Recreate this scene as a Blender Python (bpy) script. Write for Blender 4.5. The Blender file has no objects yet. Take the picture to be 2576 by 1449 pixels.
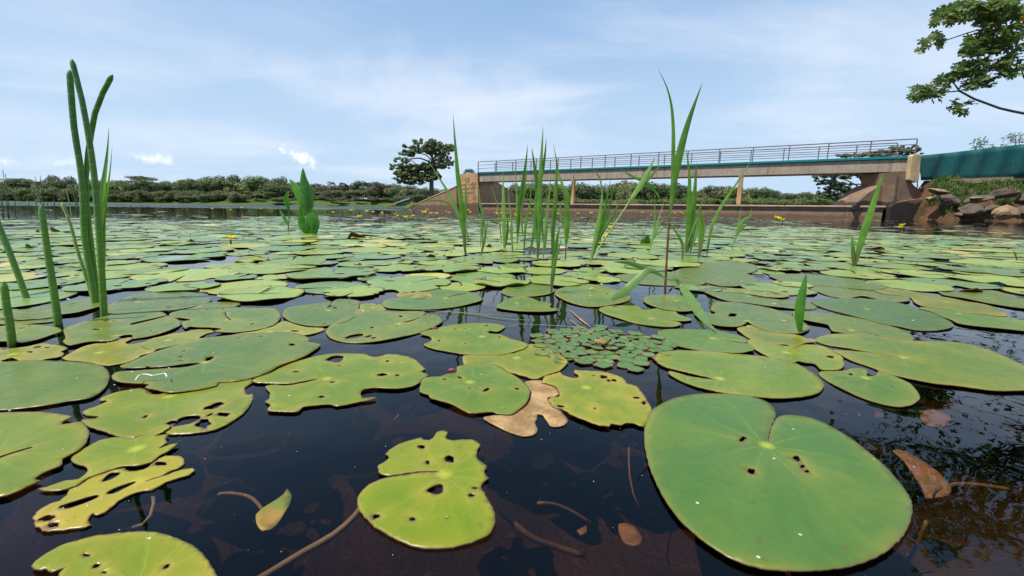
import bpy, bmesh, math, random
import numpy as np
from mathutils import Vector, Matrix, noise
from mathutils.geometry import delaunay_2d_cdt
R = math.radians
random.seed(11)
rng = np.random.default_rng(11)
scene = bpy.context.scene
col = scene.collection

# ------------------------------------------------------------------ camera
F_PX, CX, CY = 1100.0, 1288.0, 724.5
CAM_H, PITCH, ROLL = 0.30, math.atan(202.5 / 1100.0), 0.0125
fw = Vector((0, math.cos(PITCH), -math.sin(PITCH)))
up0 = Vector((0, math.sin(PITCH), math.cos(PITCH)))
rt0 = Vector((1, 0, 0))
rt = rt0 * math.cos(ROLL) + up0 * math.sin(ROLL)
upv = up0 * math.cos(ROLL) - rt0 * math.sin(ROLL)
CAM = Vector((0, 0, CAM_H))
cam_d = bpy.data.cameras.new('camera')
cam = bpy.data.objects.new('camera', cam_d)
col.objects.link(cam)
m3 = Matrix((rt, upv, -fw)).transposed()
cam.matrix_world = Matrix.Translation(CAM) @ m3.to_4x4()
cam_d.sensor_width = 36.0
cam_d.lens = 36.0 * F_PX / 2576.0
cam_d.clip_start = 0.01
cam_d.clip_end = 3000
scene.camera = cam

# ------------------------------------------------------------------ light
SUN_EL, SUN_AZ = R(60), math.atan2(-0.88, -0.38)   # azimuth of the sun seen from above: x, y direction
sun_dir = Vector((-0.90 * math.cos(SUN_EL), -0.42 * math.cos(SUN_EL), math.sin(SUN_EL))).normalized()
sd = bpy.data.lights.new('sun', 'SUN')
sd.energy = 4.2
sd.angle = R(0.53)
sd.color = (1.0, 0.955, 0.88)
sun = bpy.data.objects.new('sun', sd)
col.objects.link(sun)
sun.rotation_mode = 'QUATERNION'
sun.rotation_quaternion = sun_dir.to_track_quat('Z', 'Y')

w = bpy.data.worlds.new('World')
scene.world = w
w.use_nodes = True
nt = w.node_tree
nt.nodes.clear()
def N(t, kind, **kw):
    n = t.nodes.new(kind)
    for k, v in kw.items():
        if k == 'inp':
            for kk, vv in v.items():
                n.inputs[kk].default_value = vv
        else:
            setattr(n, k, v)
    return n
def math_n(t, op, a=None, b=None, c=None, clamp=False):
    n = t.nodes.new('ShaderNodeMath'); n.operation = op; n.use_clamp = clamp
    for i, v in enumerate((a, b, c)):
        if v is None: continue
        if isinstance(v, (int, float)): n.inputs[i].default_value = v
        else: t.links.new(v, n.inputs[i])
    return n.outputs[0]
def mixc(t, f, a, b, bt='MIX'):
    n = t.nodes.new('ShaderNodeMix'); n.data_type = 'RGBA'; n.blend_type = bt
    for i, v in ((0, f), (6, a), (7, b)):
        if isinstance(v, (int, float)): n.inputs[i].default_value = v
        elif isinstance(v, tuple): n.inputs[i].default_value = v if len(v) == 4 else (*v, 1)
        else: t.links.new(v, n.inputs[i])
    return n.outputs[2]
def maprange(t, v, a, b, c=0.0, d=1.0, smooth=True):
    n = t.nodes.new('ShaderNodeMapRange')
    if smooth: n.interpolation_type = 'SMOOTHSTEP'
    t.links.new(v, n.inputs[0])
    for i, q in enumerate((a, b, c, d)): n.inputs[i + 1].default_value = q
    return n.outputs[0]
def noise_n(t, vec, scale, detail=4, rough=0.55, dist=0.0, lac=2.0):
    n = t.nodes.new('ShaderNodeTexNoise')
    n.inputs['Scale'].default_value = scale; n.inputs['Detail'].default_value = detail
    n.inputs['Roughness'].default_value = rough; n.inputs['Distortion'].default_value = dist
    if vec is not None: t.links.new(vec, n.inputs['Vector'])
    return n.outputs['Fac']

sky = N(nt, 'ShaderNodeTexSky', sky_type='NISHITA', sun_disc=False)
sky.sun_elevation = SUN_EL
sky.sun_rotation = math.atan2(sun_dir.x, sun_dir.y)
sky.air_density = 1.0; sky.dust_density = 1.6; sky.ozone_density = 1.2
tc = N(nt, 'ShaderNodeTexCoord')
sep = N(nt, 'ShaderNodeSeparateXYZ')
nt.links.new(tc.outputs['Generated'], sep.inputs[0])
zc = math_n(nt, 'MAXIMUM', sep.outputs[2], 0.0)
den = math_n(nt, 'ADD', zc, 0.16)
px_ = math_n(nt, 'DIVIDE', sep.outputs[0], den)
py_ = math_n(nt, 'DIVIDE', sep.outputs[1], den)
cmb = N(nt, 'ShaderNodeCombineXYZ')
nt.links.new(px_, cmb.inputs[0]); nt.links.new(py_, cmb.inputs[1])
mp = N(nt, 'ShaderNodeMapping')
mp.inputs['Scale'].default_value = (0.55, 1.0, 1.0); mp.inputs['Rotation'].default_value = (0, 0, 0.35)
mp.inputs['Location'].default_value = (1.3, 0.4, 0)
nt.links.new(cmb.outputs[0], mp.inputs['Vector'])
n1 = noise_n(nt, mp.outputs[0], 1.0, 8, 0.6, 0.6)
n2 = noise_n(nt, mp.outputs[0], 0.42, 3, 0.5, 0.3)
cl = math_n(nt, 'ADD', math_n(nt, 'MULTIPLY', n1, 0.6), math_n(nt, 'MULTIPLY', n2, 0.55))
cloud = maprange(nt, cl, 0.53, 0.76, 0.0, 0.72)
hor = maprange(nt, zc, 0.0, 0.62, 0.84, 0.02)
SKY_BLUE = (2.2, 4.6, 8.6)
base = mixc(nt, 0.62, sky.outputs[0], SKY_BLUE)
base = mixc(nt, hor, base, (5.8, 7.5, 9.3))
base = mixc(nt, math_n(nt, 'MULTIPLY', cloud, maprange(nt, zc, 0.75, 0.35, 0.35, 1.0)), base, (7.9, 8.6, 9.8))
def ray(x, y):
    return (fw * F_PX + rt * (x - CX) + upv * (CY - y)).normalized()
# small puffs low over the far shore, and two brighter wisps
def puff(src, x, y, rx, ry, amt, tilt=0.0, nsc=22.0, colr=(10.6, 10.9, 11.4), edge=0.45, namp=1.9):
    c = ray(x, y)
    ex = Vector((c.y, -c.x, 0)).normalized(); ez = ex.cross(c)
    if ez.z < 0: ez = -ez
    a = ex * math.cos(tilt) + ez * math.sin(tilt); b = ez * math.cos(tilt) - ex * math.sin(tilt)
    def dot(v, s):
        n = N(nt, 'ShaderNodeVectorMath', operation='DOT_PRODUCT')
        nt.links.new(tc.outputs['Generated'], n.inputs[0]); n.inputs[1].default_value = v / s
        return math_n(nt, 'ADD', n.outputs['Value'], -c.dot(v) / s)
    u_, v_ = dot(a, rx / F_PX), dot(b, ry / F_PX)
    d = math_n(nt, 'SQRT', math_n(nt, 'ADD', math_n(nt, 'MULTIPLY', u_, u_), math_n(nt, 'MULTIPLY', v_, v_)))
    nz = noise_n(nt, tc.outputs['Generated'], nsc, 5, 0.6)
    d = math_n(nt, 'ADD', d, math_n(nt, 'MULTIPLY', math_n(nt, 'SUBTRACT', nz, 0.5), namp))
    f = maprange(nt, d, 1.0, edge, 0.0, amt)
    fr = N(nt, 'ShaderNodeVectorMath', operation='DOT_PRODUCT')
    nt.links.new(tc.outputs['Generated'], fr.inputs[0]); fr.inputs[1].default_value = c
    f = math_n(nt, 'MULTIPLY', f, maprange(nt, fr.outputs['Value'], 0.5, 0.7))
    return mixc(nt, f, src, colr)
base = puff(base, 1120, 235, 420, 110, 0.6, -0.12, 7.0, (8.8, 9.2, 10.2), -0.5)
base = puff(base, 760, 200, 300, 55, 0.30, -0.2, 6.0, (8.4, 9.0, 10.2), -0.2)
base = puff(base, 2300, 160, 420, 160, 0.32, 0.1, 4.0, (8.0, 8.8, 10.0), -0.2)
base = puff(base, 300, 330, 560, 60, 0.42, 0.02, 4.0, (8.2, 8.9, 10.0), -0.3)
base = puff(base, 765, 400, 54, 15, 0.85, -0.40, namp=3.2, edge=-.1, nsc=55.0)
base = puff(base, 388, 402, 38, 13, 0.7, namp=3.2, edge=-.1, nsc=55.0)
base = puff(base, 180, 410, 26, 10, 0.55, namp=3.2, edge=-.1, nsc=55.0)
base = puff(base, 8, 406, 22, 9, 0.6, namp=3.2, edge=-.1, nsc=55.0)
bg = N(nt, 'ShaderNodeBackground')
bg.inputs['Strength'].default_value = 0.088
nt.links.new(base, bg.inputs['Color'])
wo = N(nt, 'ShaderNodeOutputWorld')
nt.links.new(bg.outputs[0], wo.inputs[0])

scene.view_settings.view_transform = 'Standard'
scene.view_settings.look = 'None'
scene.view_settings.gamma = 1.0
scene.view_settings.use_curve_mapping = False
scene.view_settings.exposure = 0.30
scene.cycles.max_bounces = 8
scene.cycles.transparent_max_bounces = 16
scene.cycles.volume_bounces = 0
scene.cycles.use_denoising = True
scene.cycles.sample_clamp_indirect = 4.0
scene.cycles.caustics_reflective = False
scene.cycles.caustics_refractive = False

# ------------------------------------------------------------------ helpers
REG = {'a1': (0, 1200, 2.278), 'a2': (816, 1200, 2.278), 'a3': (1632, 1200, 2.278), 'a4': (2448, 1200, 2.278),
       'm1': (0, 880, 4.735), 'm2': (544, 880, 4.735), 'm3': (1088, 880, 4.735), 'm4': (1632, 880, 4.735),
       'm5': (2176, 880, 4.735), 'm6': (2720, 880, 4.735),
       'n1': (0, 700, 2.6348), 'n2': (816, 700, 2.6348), 'n3': (1632, 700, 2.6348), 'n4': (2448, 700, 2.6348),
       'g': (1300, 200, 1.9064), 'z7': (1900, 740, 4.2617),
       'L1': (0, 150, 2.375), 'L2': (0, 500, 3.68), 'L3': (600, 500, 3.68), 'L4': (1200, 400, 3.68),
       'L5': (1800, 400, 3.68), 'L6': (2400, 400, 2.9815), 'L7': (2800, 0, 3.6228), 'D': (0, 0, 1 / 1.26708)}
def D(reg, x, y):
    x0, y0, s = REG[reg]
    return ((x0 + x / s) / 1.26708, (y0 + y / s) / 1.26708)
def ds(reg, px):
    return px / REG[reg][2] / 1.26708
def ground(x, y, z=0.0):
    d = ray(x, y)
    t = (z - CAM_H) / min(d.z, -0.002)
    return CAM + d * t
def at_y(x, y, Y):
    d = ray(x, y)
    return CAM + d * (Y / d.y)
def pix(p):
    v = Vector(p) - CAM
    zz = v.dot(fw)
    return CX + F_PX * v.dot(rt) / zz, CY - F_PX * v.dot(upv) / zz
def x_on_line(x, A, B):
    """plan point on the line A-B seen at column x (at about eye height)"""
    d = ray(x, 522)
    ax, ay = A; bx, by = B
    ex, ey = bx - ax, by - ay
    # s*d = A + t*e
    det = d.x * (-ey) + d.y * ex
    s = (ax * (-ey) + ay * ex) / det
    return Vector((d.x * s, d.y * s))

def tag(o, label=None, cat=None, group=None, kind=None):
    if label: o['label'] = label
    if cat: o['category'] = cat
    if group: o['group'] = group
    if kind: o['kind'] = kind
    return o
def link(o, parent=None):
    col.objects.link(o)
    if parent is not None: o.parent = parent
    return o
def empty(name, loc=(0, 0, 0)):
    o = bpy.data.objects.new(name, None)
    o.empty_display_size = 0.05
    o.location = loc
    return link(o)
def mesh_obj(name, verts, faces, mats, parent=None, smooth=True, loc=None, midx=None):
    me = bpy.data.meshes.new(name)
    me.from_pydata([tuple(v) for v in verts], [], faces)
    for m in (mats if isinstance(mats, (list, tuple)) else [mats]): me.materials.append(m)
    if smooth: me.polygons.foreach_set('use_smooth', [True] * len(me.polygons))
    if midx is not None: me.polygons.foreach_set('material_index', midx)
    me.update()
    o = bpy.data.objects.new(name, me)
    link(o, parent)
    if loc is not None: o.location = loc
    return o
def rel(o, parent):
    """put a mesh built in world coordinates under its thing's empty"""
    o.parent = parent
    o.location = -parent.location
    return o
class MB:
    def __init__(s): s.v = []; s.f = []; s.c = []
    def add(s, v, f, c=None):
        n = len(s.v); s.v += [tuple(q) for q in v]; s.f += [tuple(i + n for i in q) for q in f]
        if c is not None: s.c += [c] * len(f)
    def prism(s, foot, z0, z1):
        """foot: plan points; z0/z1 numbers or per-point lists"""
        n = len(foot)
        a = z0 if isinstance(z0, (list, tuple)) else [z0] * n
        b = z1 if isinstance(z1, (list, tuple)) else [z1] * n
        ar = sum(foot[i][0] * foot[(i + 1) % n][1] - foot[(i + 1) % n][0] * foot[i][1] for i in range(n))
        if ar < 0:
            foot = foot[::-1]; a = a[::-1]; b = b[::-1]
        v = [(p[0], p[1], a[i]) for i, p in enumerate(foot)] + [(p[0], p[1], b[i]) for i, p in enumerate(foot)]
        f = [tuple(range(n - 1, -1, -1)), tuple(range(n, 2 * n))] + [(i, (i + 1) % n, n + (i + 1) % n, n + i) for i in range(n)]
        s.add(v, f)
    def box(s, c, sx, sy, sz, rz=0.0):
        cs, sn = math.cos(rz), math.sin(rz)
        ft = [(c[0] + cs * a - sn * b, c[1] + sn * a + cs * b) for a, b in ((-sx/2, -sy/2), (sx/2, -sy/2), (sx/2, sy/2), (-sx/2, sy/2))]
        s.prism(ft, c[2] - sz / 2, c[2] + sz / 2)
    def tube(s, pts, rad, n=8, cap=True):
        pts = [Vector(p) for p in pts]
        rr = rad if isinstance(rad, (list, tuple)) else [rad] * len(pts)
        v = []; f = []
        prev = None
        for i, p in enumerate(pts):
            t = (pts[min(i + 1, len(pts) - 1)] - pts[max(i - 1, 0)]).normalized()
            a = t.orthogonal().normalized() if prev is None else (prev - t * prev.dot(t)).normalized()
            prev = a; b = t.cross(a)
            for k in range(n):
                an = 2 * math.pi * k / n
                v.append(p + (a * math.cos(an) + b * math.sin(an)) * rr[i])
        for i in range(len(pts) - 1):
            for k in range(n):
                f.append((i * n + k, i * n + (k + 1) % n, (i + 1) * n + (k + 1) % n, (i + 1) * n + k))
        if cap:
            f.append(tuple(range(n - 1, -1, -1))); f.append(tuple((len(pts) - 1) * n + k for k in range(n)))
        s.add(v, f)
    def build(s, name, mats, parent=None, smooth=False, kind=None, color=False):
        o = mesh_obj(name, s.v, s.f, mats, None, smooth)
        if color and s.c:
            at = o.data.attributes.new('tint', 'FLOAT_COLOR', 'FACE')
            at.data.foreach_set('color', np.array([(*c, 1) for c in s.c], dtype=np.float32).ravel())
        if parent is not None: rel(o, parent)
        if kind: o['kind'] = kind
        return o
def bevel(o, wd=0.02, seg=2):
    m = o.modifiers.new('bevel', 'BEVEL'); m.width = wd; m.segments = seg; m.limit_method = 'ANGLE'
    return o
def catmull(pts, step, closed=True, sharp=0.0):
    P = [Vector(p) for p in pts]; n = len(P); out = []
    rngi = range(n) if closed else range(n - 1)
    for i in rngi:
        p0 = P[(i - 1) % n] if closed or i > 0 else P[0]
        p1 = P[i]; p2 = P[(i + 1) % n]
        p3 = P[(i + 2) % n] if closed or i + 2 < n else P[-1]
        L = (p2 - p1).length
        k = max(1, min(14, int(L / step)))
        for j in range(k):
            t = j / k
            t1 = min((p2 - p0).length, 2.0 * L); t2 = min((p3 - p1).length, 2.0 * L)
            m1 = (p2 - p0).normalized() * t1 * 0.5 if (p2 - p0).length > 1e-9 else Vector((0,) * len(p1))
            m2 = (p3 - p1).normalized() * t2 * 0.5 if (p3 - p1).length > 1e-9 else Vector((0,) * len(p1))
            m1 *= (1 - sharp); m2 *= (1 - sharp)
            a = 2 * t**3 - 3 * t**2 + 1; b = t**3 - 2 * t**2 + t; c = -2 * t**3 + 3 * t**2; d = t**3 - t**2
            out.append(p1 * a + m1 * b + p2 * c + m2 * d)
    if not closed: out.append(P[-1].copy())
    return out
def inside(px, py, poly):
    """vectorised even-odd test"""
    c = np.zeros(len(px), bool)
    x = poly[:, 0]; y = poly[:, 1]
    j = len(poly) - 1
    for i in range(len(poly)):
        cond = (y[i] > py) != (y[j] > py)
        with np.errstate(divide='ignore', invalid='ignore'):
            xi = (x[j] - x[i]) * (py - y[i]) / (y[j] - y[i]) + x[i]
        c ^= cond & (px < xi)
        j = i
    return c

# ------------------------------------------------------------------ materials
def new_mat(name):
    m = bpy.data.materials.new(name); m.use_nodes = True
    t = m.node_tree; t.nodes.clear()
    out = N(t, 'ShaderNodeOutputMaterial')
    b = N(t, 'ShaderNodeBsdfPrincipled')
    t.links.new(b.outputs[0], out.inputs[0])
    return m, t, b, out
def setp(t, b, name, v):
    if isinstance(v, (int, float)): b.inputs[name].default_value = v
    elif isinstance(v, tuple): b.inputs[name].default_value = v if len(v) == 4 else (*v, 1)
    else: t.links.new(v, b.inputs[name])
def bump(t, b, h, strength=0.3, dist=0.01):
    n = N(t, 'ShaderNodeBump'); n.inputs['Strength'].default_value = strength; n.inputs['Distance'].default_value = dist
    t.links.new(h, n.inputs['Height']); t.links.new(n.outputs[0], b.inputs['Normal'])
def coords(t, which='Object'):
    return N(t, 'ShaderNodeTexCoord').outputs[which]

def pad_material(far=False):
    m, t, b, out = new_mat('lily_pad_far' if far else 'lily_pad_top')
    if far:
        at = N(t, 'ShaderNodeAttribute', attribute_name='tint')
        basec = at.outputs['Color']
        co = N(t, 'ShaderNodeNewGeometry').outputs['Position']
        nz = noise_n(t, co, 9, 3, 0.6)
        c = mixc(t, maprange(t, nz, 0.45, 0.75, 0, 0.45), basec, (0.24, 0.28, 0.06))
        setp(t, b, 'Base Color', c)
        setp(t, b, 'Roughness', 0.30)
        setp(t, b, 'Specular IOR Level', 0.62)
        return m
    oi = N(t, 'ShaderNodeObjectInfo')
    co = coords(t)
    rnd = oi.outputs['Random']
    off = N(t, 'ShaderNodeVectorMath', operation='ADD')
    cr = N(t, 'ShaderNodeCombineXYZ')
    t.links.new(math_n(t, 'MULTIPLY', rnd, 37.0), cr.inputs[0]); t.links.new(math_n(t, 'MULTIPLY', rnd, 19.0), cr.inputs[1])
    t.links.new(co, off.inputs[0]); t.links.new(cr.outputs[0], off.inputs[1])
    cv = off.outputs[0]
    sp = N(t, 'ShaderNodeSeparateXYZ'); t.links.new(co, sp.inputs[0])
    ang = math_n(t, 'ARCTAN2', sp.outputs[1], sp.outputs[0])
    rad = math_n(t, 'SQRT', math_n(t, 'ADD', math_n(t, 'MULTIPLY', sp.outputs[0], sp.outputs[0]), math_n(t, 'MULTIPLY', sp.outputs[1], sp.outputs[1])))
    wob = noise_n(t, cv, 14, 2, 0.5)
    a2 = math_n(t, 'ADD', math_n(t, 'MULTIPLY', ang, 5.0), math_n(t, 'MULTIPLY', wob, 3.4))
    vein = math_n(t, 'POWER', math_n(t, 'ABSOLUTE', math_n(t, 'COSINE', a2)), 26.0)
    a3 = math_n(t, 'ADD', math_n(t, 'MULTIPLY', ang, 19.0), math_n(t, 'MULTIPLY', wob, 5.0))
    vein2 = math_n(t, 'MULTIPLY', math_n(t, 'POWER', math_n(t, 'ABSOLUTE', math_n(t, 'COSINE', a3)), 14.0), maprange(t, rad, 0.03, 0.09))
    fade = maprange(t, rad, 0.0, 0.10, 0.20, 0.03)
    vmask = math_n(t, 'MULTIPLY', math_n(t, 'MAXIMUM', vein, math_n(t, 'MULTIPLY', vein2, 0.4)), fade)
    alpha = oi.outputs['Alpha']
    basec = oi.outputs['Color']
    big = noise_n(t, cv, 11, 4, 0.6, 0.4)
    strv = N(t, 'ShaderNodeCombineXYZ')
    t.links.new(math_n(t, 'MULTIPLY', ang, 3.0), strv.inputs[0]); t.links.new(math_n(t, 'MULTIPLY', rad, 6.0), strv.inputs[1]); t.links.new(rnd, strv.inputs[2])
    streak = noise_n(t, strv.outputs[0], 3.0, 4, 0.65)
    c = mixc(t, maprange(t, streak, 0.35, 0.7, 0.0, 0.35), basec, mixc(t, 1.0, basec, (0.70, 0.80, 0.60), 'MULTIPLY'))
    c = mixc(t, maprange(t, big, 0.46, 0.70, 0.0, 0.6), c, mixc(t, 1.0, basec, (1.40, 1.14, 0.85), 'MULTIPLY'))
    yel = math_n(t, 'MULTIPLY', maprange(t, noise_n(t, cv, 7, 4, 0.6, 0.5), 0.40, 0.66), alpha)
    c = mixc(t, math_n(t, 'MULTIPLY', yel, 0.75, clamp=True), c, (0.33, 0.31, 0.018))
    c = mixc(t, vmask, c, (0.30, 0.40, 0.07))
    c = mixc(t, maprange(t, rad, 0.013, 0.001, 0.0, 0.75), c, (0.42, 0.47, 0.04))
    # blotches, feeding scars, specks
    fin = noise_n(t, cv, 60, 4, 0.7)
    c = mixc(t, maprange(t, fin, 0.56, 0.72, 0.0, 0.42), c, (0.05, 0.09, 0.018))
    c = mixc(t, maprange(t, noise_n(t, cv, 28, 5, 0.75), 0.54, 0.66, 0.0, 0.28), c, mixc(t, 1.0, basec, (1.7, 1.28, 1.5), 'MULTIPLY'))
    vo = N(t, 'ShaderNodeTexVoronoi'); vo.inputs['Scale'].default_value = 55; vo.inputs['Randomness'].default_value = 1.0
    dvn = N(t, 'ShaderNodeVectorMath', operation='ADD'); nzc = N(t, 'ShaderNodeTexNoise'); nzc.inputs['Scale'].default_value = 90; t.links.new(cv, nzc.inputs['Vector']); dsc = N(t, 'ShaderNodeVectorMath', operation='SCALE'); dsc.inputs['Scale'].default_value = .014; t.links.new(nzc.outputs['Color'], dsc.inputs[0]); t.links.new(cv, dvn.inputs[0]); t.links.new(dsc.outputs[0], dvn.inputs[1])
    t.links.new(dvn.outputs[0], vo.inputs['Vector'])
    vs = N(t, 'ShaderNodeSeparateColor'); t.links.new(vo.outputs['Color'], vs.inputs[0])
    pick = maprange(t, vs.outputs[0], 0.84, 0.86)
    spot = math_n(t, 'MULTIPLY', maprange(t, vo.outputs['Distance'], 0.24, 0.14), pick)
    c = mixc(t, math_n(t, 'MULTIPLY', spot, 0.45), c, (0.11, 0.09, 0.03))
    vo2 = N(t, 'ShaderNodeTexVoronoi'); vo2.inputs['Scale'].default_value = 70
    t.links.new(cv, vo2.inputs['Vector'])
    vs2 = N(t, 'ShaderNodeSeparateColor'); t.links.new(vo2.outputs['Color'], vs2.inputs[0])
    sp2 = math_n(t, 'MULTIPLY', maprange(t, vo2.outputs['Distance'], 0.15, 0.07), maprange(t, vs2.outputs[1], 0.955, 0.96))
    c = mixc(t, math_n(t, 'MULTIPLY', sp2, 0.8), c, (0.62, 0.68, 0.48))
    rim = N(t, 'ShaderNodeAttribute', attribute_name='rim').outputs['Fac']
    rimn = math_n(t, 'MULTIPLY', rim, math_n(t, 'ADD', math_n(t, 'MULTIPLY', alpha, 0.9), 0.12), clamp=True)
    rimn = math_n(t, 'MULTIPLY', rimn, maprange(t, big, 0.30, 0.60, 0.25, 1.0))
    c = mixc(t, rimn, c, (0.44, 0.29, 0.04))
    edge = maprange(t, rim, 0.86, 0.97, 0.0, 0.75)
    c = mixc(t, edge, c, (0.16, 0.095, 0.045))
    setp(t, b, 'Base Color', c)
    setp(t, b, 'Roughness', maprange(t, fin, 0.3, 0.7, 0.27, 0.44))
    setp(t, b, 'Specular IOR Level', 0.34)
    h = math_n(t, 'ADD', math_n(t, 'MULTIPLY', streak, 0.5), math_n(t, 'ADD', math_n(t, 'MULTIPLY', fin, 0.25), math_n(t, 'MULTIPLY', vmask, 0.8)))
    bump(t, b, h, 0.35, 0.0025)
    return m
M = {}
M['pad'] = pad_material()
M['pad_far'] = pad_material(True)
m, t, b, o_ = new_mat('lily_pad_underside'); co = coords(t)
setp(t, b, 'Base Color', mixc(t, noise_n(t, co, 40, 3), (0.12, 0.07, 0.03), (0.10, 0.10, 0.03))); setp(t, b, 'Roughness', 0.5); M['under'] = m

def simple(name, c1, c2, scale=8, rough=0.6, bmp=0.3, bd=0.01, thr=(0.35, 0.65), detail=5, spec=0.5, coord='Object', c3=None):
    m, t, b, out = new_mat(name)
    co = coords(t, coord)
    nz = noise_n(t, co, scale, detail, 0.62)
    c = mixc(t, maprange(t, nz, *thr), c1, c2)
    if c3:
        c = mixc(t, maprange(t, noise_n(t, co, scale * 4.3, 4, 0.7), 0.55, 0.72, 0, 0.7), c, c3)
    setp(t, b, 'Base Color', c); setp(t, b, 'Roughness', rough); setp(t, b, 'Specular IOR Level', spec)
    if bmp: bump(t, b, noise_n(t, co, scale * 5, 4, 0.6), bmp, bd)
    return m
def leafy(name, c1, c2, trans=0.35, rough=0.45, scale=25, base=None, tip=None, stripes=True, z0=0.02, z1=0.14):
    m, t, b, out = new_mat(name)
    co = coords(t)
    nz = noise_n(t, co, scale, 3)
    c = mixc(t, maprange(t, nz, 0.35, 0.65), c1, c2)
    rnd = N(t, 'ShaderNodeObjectInfo').outputs['Random']
    c = mixc(t, math_n(t, 'MULTIPLY', rnd, 0.35), c, tuple(q * 0.55 for q in c1))
    if base:
        pos = N(t, 'ShaderNodeNewGeometry').outputs['Position']
        s_ = N(t, 'ShaderNodeSeparateXYZ'); t.links.new(pos, s_.inputs[0])
        c = mixc(t, maprange(t, s_.outputs[2], z1, z0), c, base)
    setp(t, b, 'Base Color', c); setp(t, b, 'Roughness', rough)
    tr = N(t, 'ShaderNodeBsdfTranslucent')
    hs = N(t, 'ShaderNodeHueSaturation'); hs.inputs['Saturation'].default_value = 1.15; hs.inputs['Value'].default_value = 1.5
    t.links.new(c, hs.inputs['Color']); t.links.new(hs.outputs[0], tr.inputs['Color'])
    mx = N(t, 'ShaderNodeMixShader'); mx.inputs[0].default_value = trans
    t.links.new(b.outputs[0], mx.inputs[1]); t.links.new(tr.outputs[0], mx.inputs[2]); t.links.new(mx.outputs[0], out.inputs[0])
    bump(t, b, noise_n(t, co, scale * 8, 2), 0.2, 0.001)
    return m
M['grass'] = leafy('grass_blade', (0.10, 0.225, 0.03), (0.155, 0.30, 0.045), 0.42, base=(0.13, 0.14, 0.05))
M['grass_light'] = leafy('grass_blade_light', (0.19, 0.33, 0.075), (0.25, 0.39, 0.11), 0.42)
M['grass_dry'] = leafy('grass_blade_dry', (0.30, 0.29, 0.13), (0.22, 0.27, 0.09), 0.3)
M['blade_stem'] = simple('grass_stem_dark_red', (0.10, 0.025, 0.02), (0.16, 0.06, 0.03), 30, 0.4, 0.1, 0.001)
M['broad'] = leafy('broad_leaf', (0.085, 0.235, 0.03), (0.12, 0.30, 0.04), 0.40)

def reed_mat(name, c1, c2, pale=None):
    m, t, b, out = new_mat(name)
    co = coords(t)
    s_ = N(t, 'ShaderNodeSeparateXYZ'); t.links.new(co, s_.inputs[0])
    nz = noise_n(t, co, 30, 4)
    c = mixc(t, maprange(t, nz, 0.35, 0.7), c1, c2)
    zz = math_n(t, 'ADD', s_.outputs[2], math_n(t, 'MULTIPLY', nz, 0.004))
    ring = math_n(t, 'POWER', math_n(t, 'ABSOLUTE', math_n(t, 'COSINE', math_n(t, 'MULTIPLY', zz, 95.0))), 30.0)
    c = mixc(t, math_n(t, 'MULTIPLY', ring, 0.3 if pale is None else 0.8), c, pale or (0.20, 0.34, 0.09))
    c = mixc(t, maprange(t, s_.outputs[2], 0.15, 0.50, 0.45, 0.0), c, (0.17, 0.33, 0.03))
    fin = noise_n(t, co, 260, 3, 0.7)
    c = mixc(t, maprange(t, fin, 0.6, 0.75, 0, 0.4), c, (0.03, 0.07, 0.015))
    setp(t, b, 'Base Color', c); setp(t, b, 'Roughness', 0.42)
    bump(t, b, math_n(t, 'ADD', math_n(t, 'MULTIPLY', fin, 0.4), math_n(t, 'MULTIPLY', ring, -0.5)), 0.5, 0.002)
    return m
M['reed'] = reed_mat('reed_stem', (0.04, 0.13, 0.010), (0.07, 0.18, 0.015))
M['reed_dry'] = reed_mat('reed_stem_dry', (0.26, 0.33, 0.07), (0.34, 0.36, 0.12), (0.55, 0.50, 0.30))
M['reed_far'] = simple('reed_far', (0.03, 0.065, 0.02), (0.05, 0.10, 0.028), 4, 0.5, 0)
M['yellow'] = leafy('yellow_petal', (0.93, 0.72, 0.02), (0.95, 0.80, 0.04), 0.3)
M['white_petal'] = simple('white_petal', (0.75, 0.74, 0.68), (0.8, 0.8, 0.78), 40, 0.5, 0)
M['stalk'] = simple('flower_stalk', (0.07, 0.12, 0.03), (0.12, 0.10, 0.04), 40, 0.5, 0)
M['dead'] = simple('dead_brown_leaf', (0.25, 0.14, 0.045), (0.48, 0.30, 0.12), 22, 0.6, 0.8, 0.003, c3=(0.10, 0.045, 0.02))
M['dark_leaf'] = simple('curled_brown_leaf', (0.09, 0.03, 0.015), (0.16, 0.07, 0.02), 30, 0.5, 0.3, 0.002)
M['pink'] = simple('pink_bud', (0.26, 0.06, 0.10), (0.16, 0.03, 0.05), 30, 0.4, 0.1, 0.001)
M['sub_leaf'] = simple('sunken_leaf', (0.24, 0.10, 0.025), (0.16, 0.08, 0.025), 25, 0.7, 0, c3=(0.34, 0.20, 0.08))
M['sub_leaf_green'] = simple('sunken_leaf_green', (0.16, 0.26, 0.03), (0.42, 0.26, 0.05), 18, 0.6, 0)
M['sub_stem'] = simple('sunken_stem', (0.20, 0.105, 0.04), (0.13, 0.08, 0.03), 60, 0.7, 0.3, 0.002)

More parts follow.
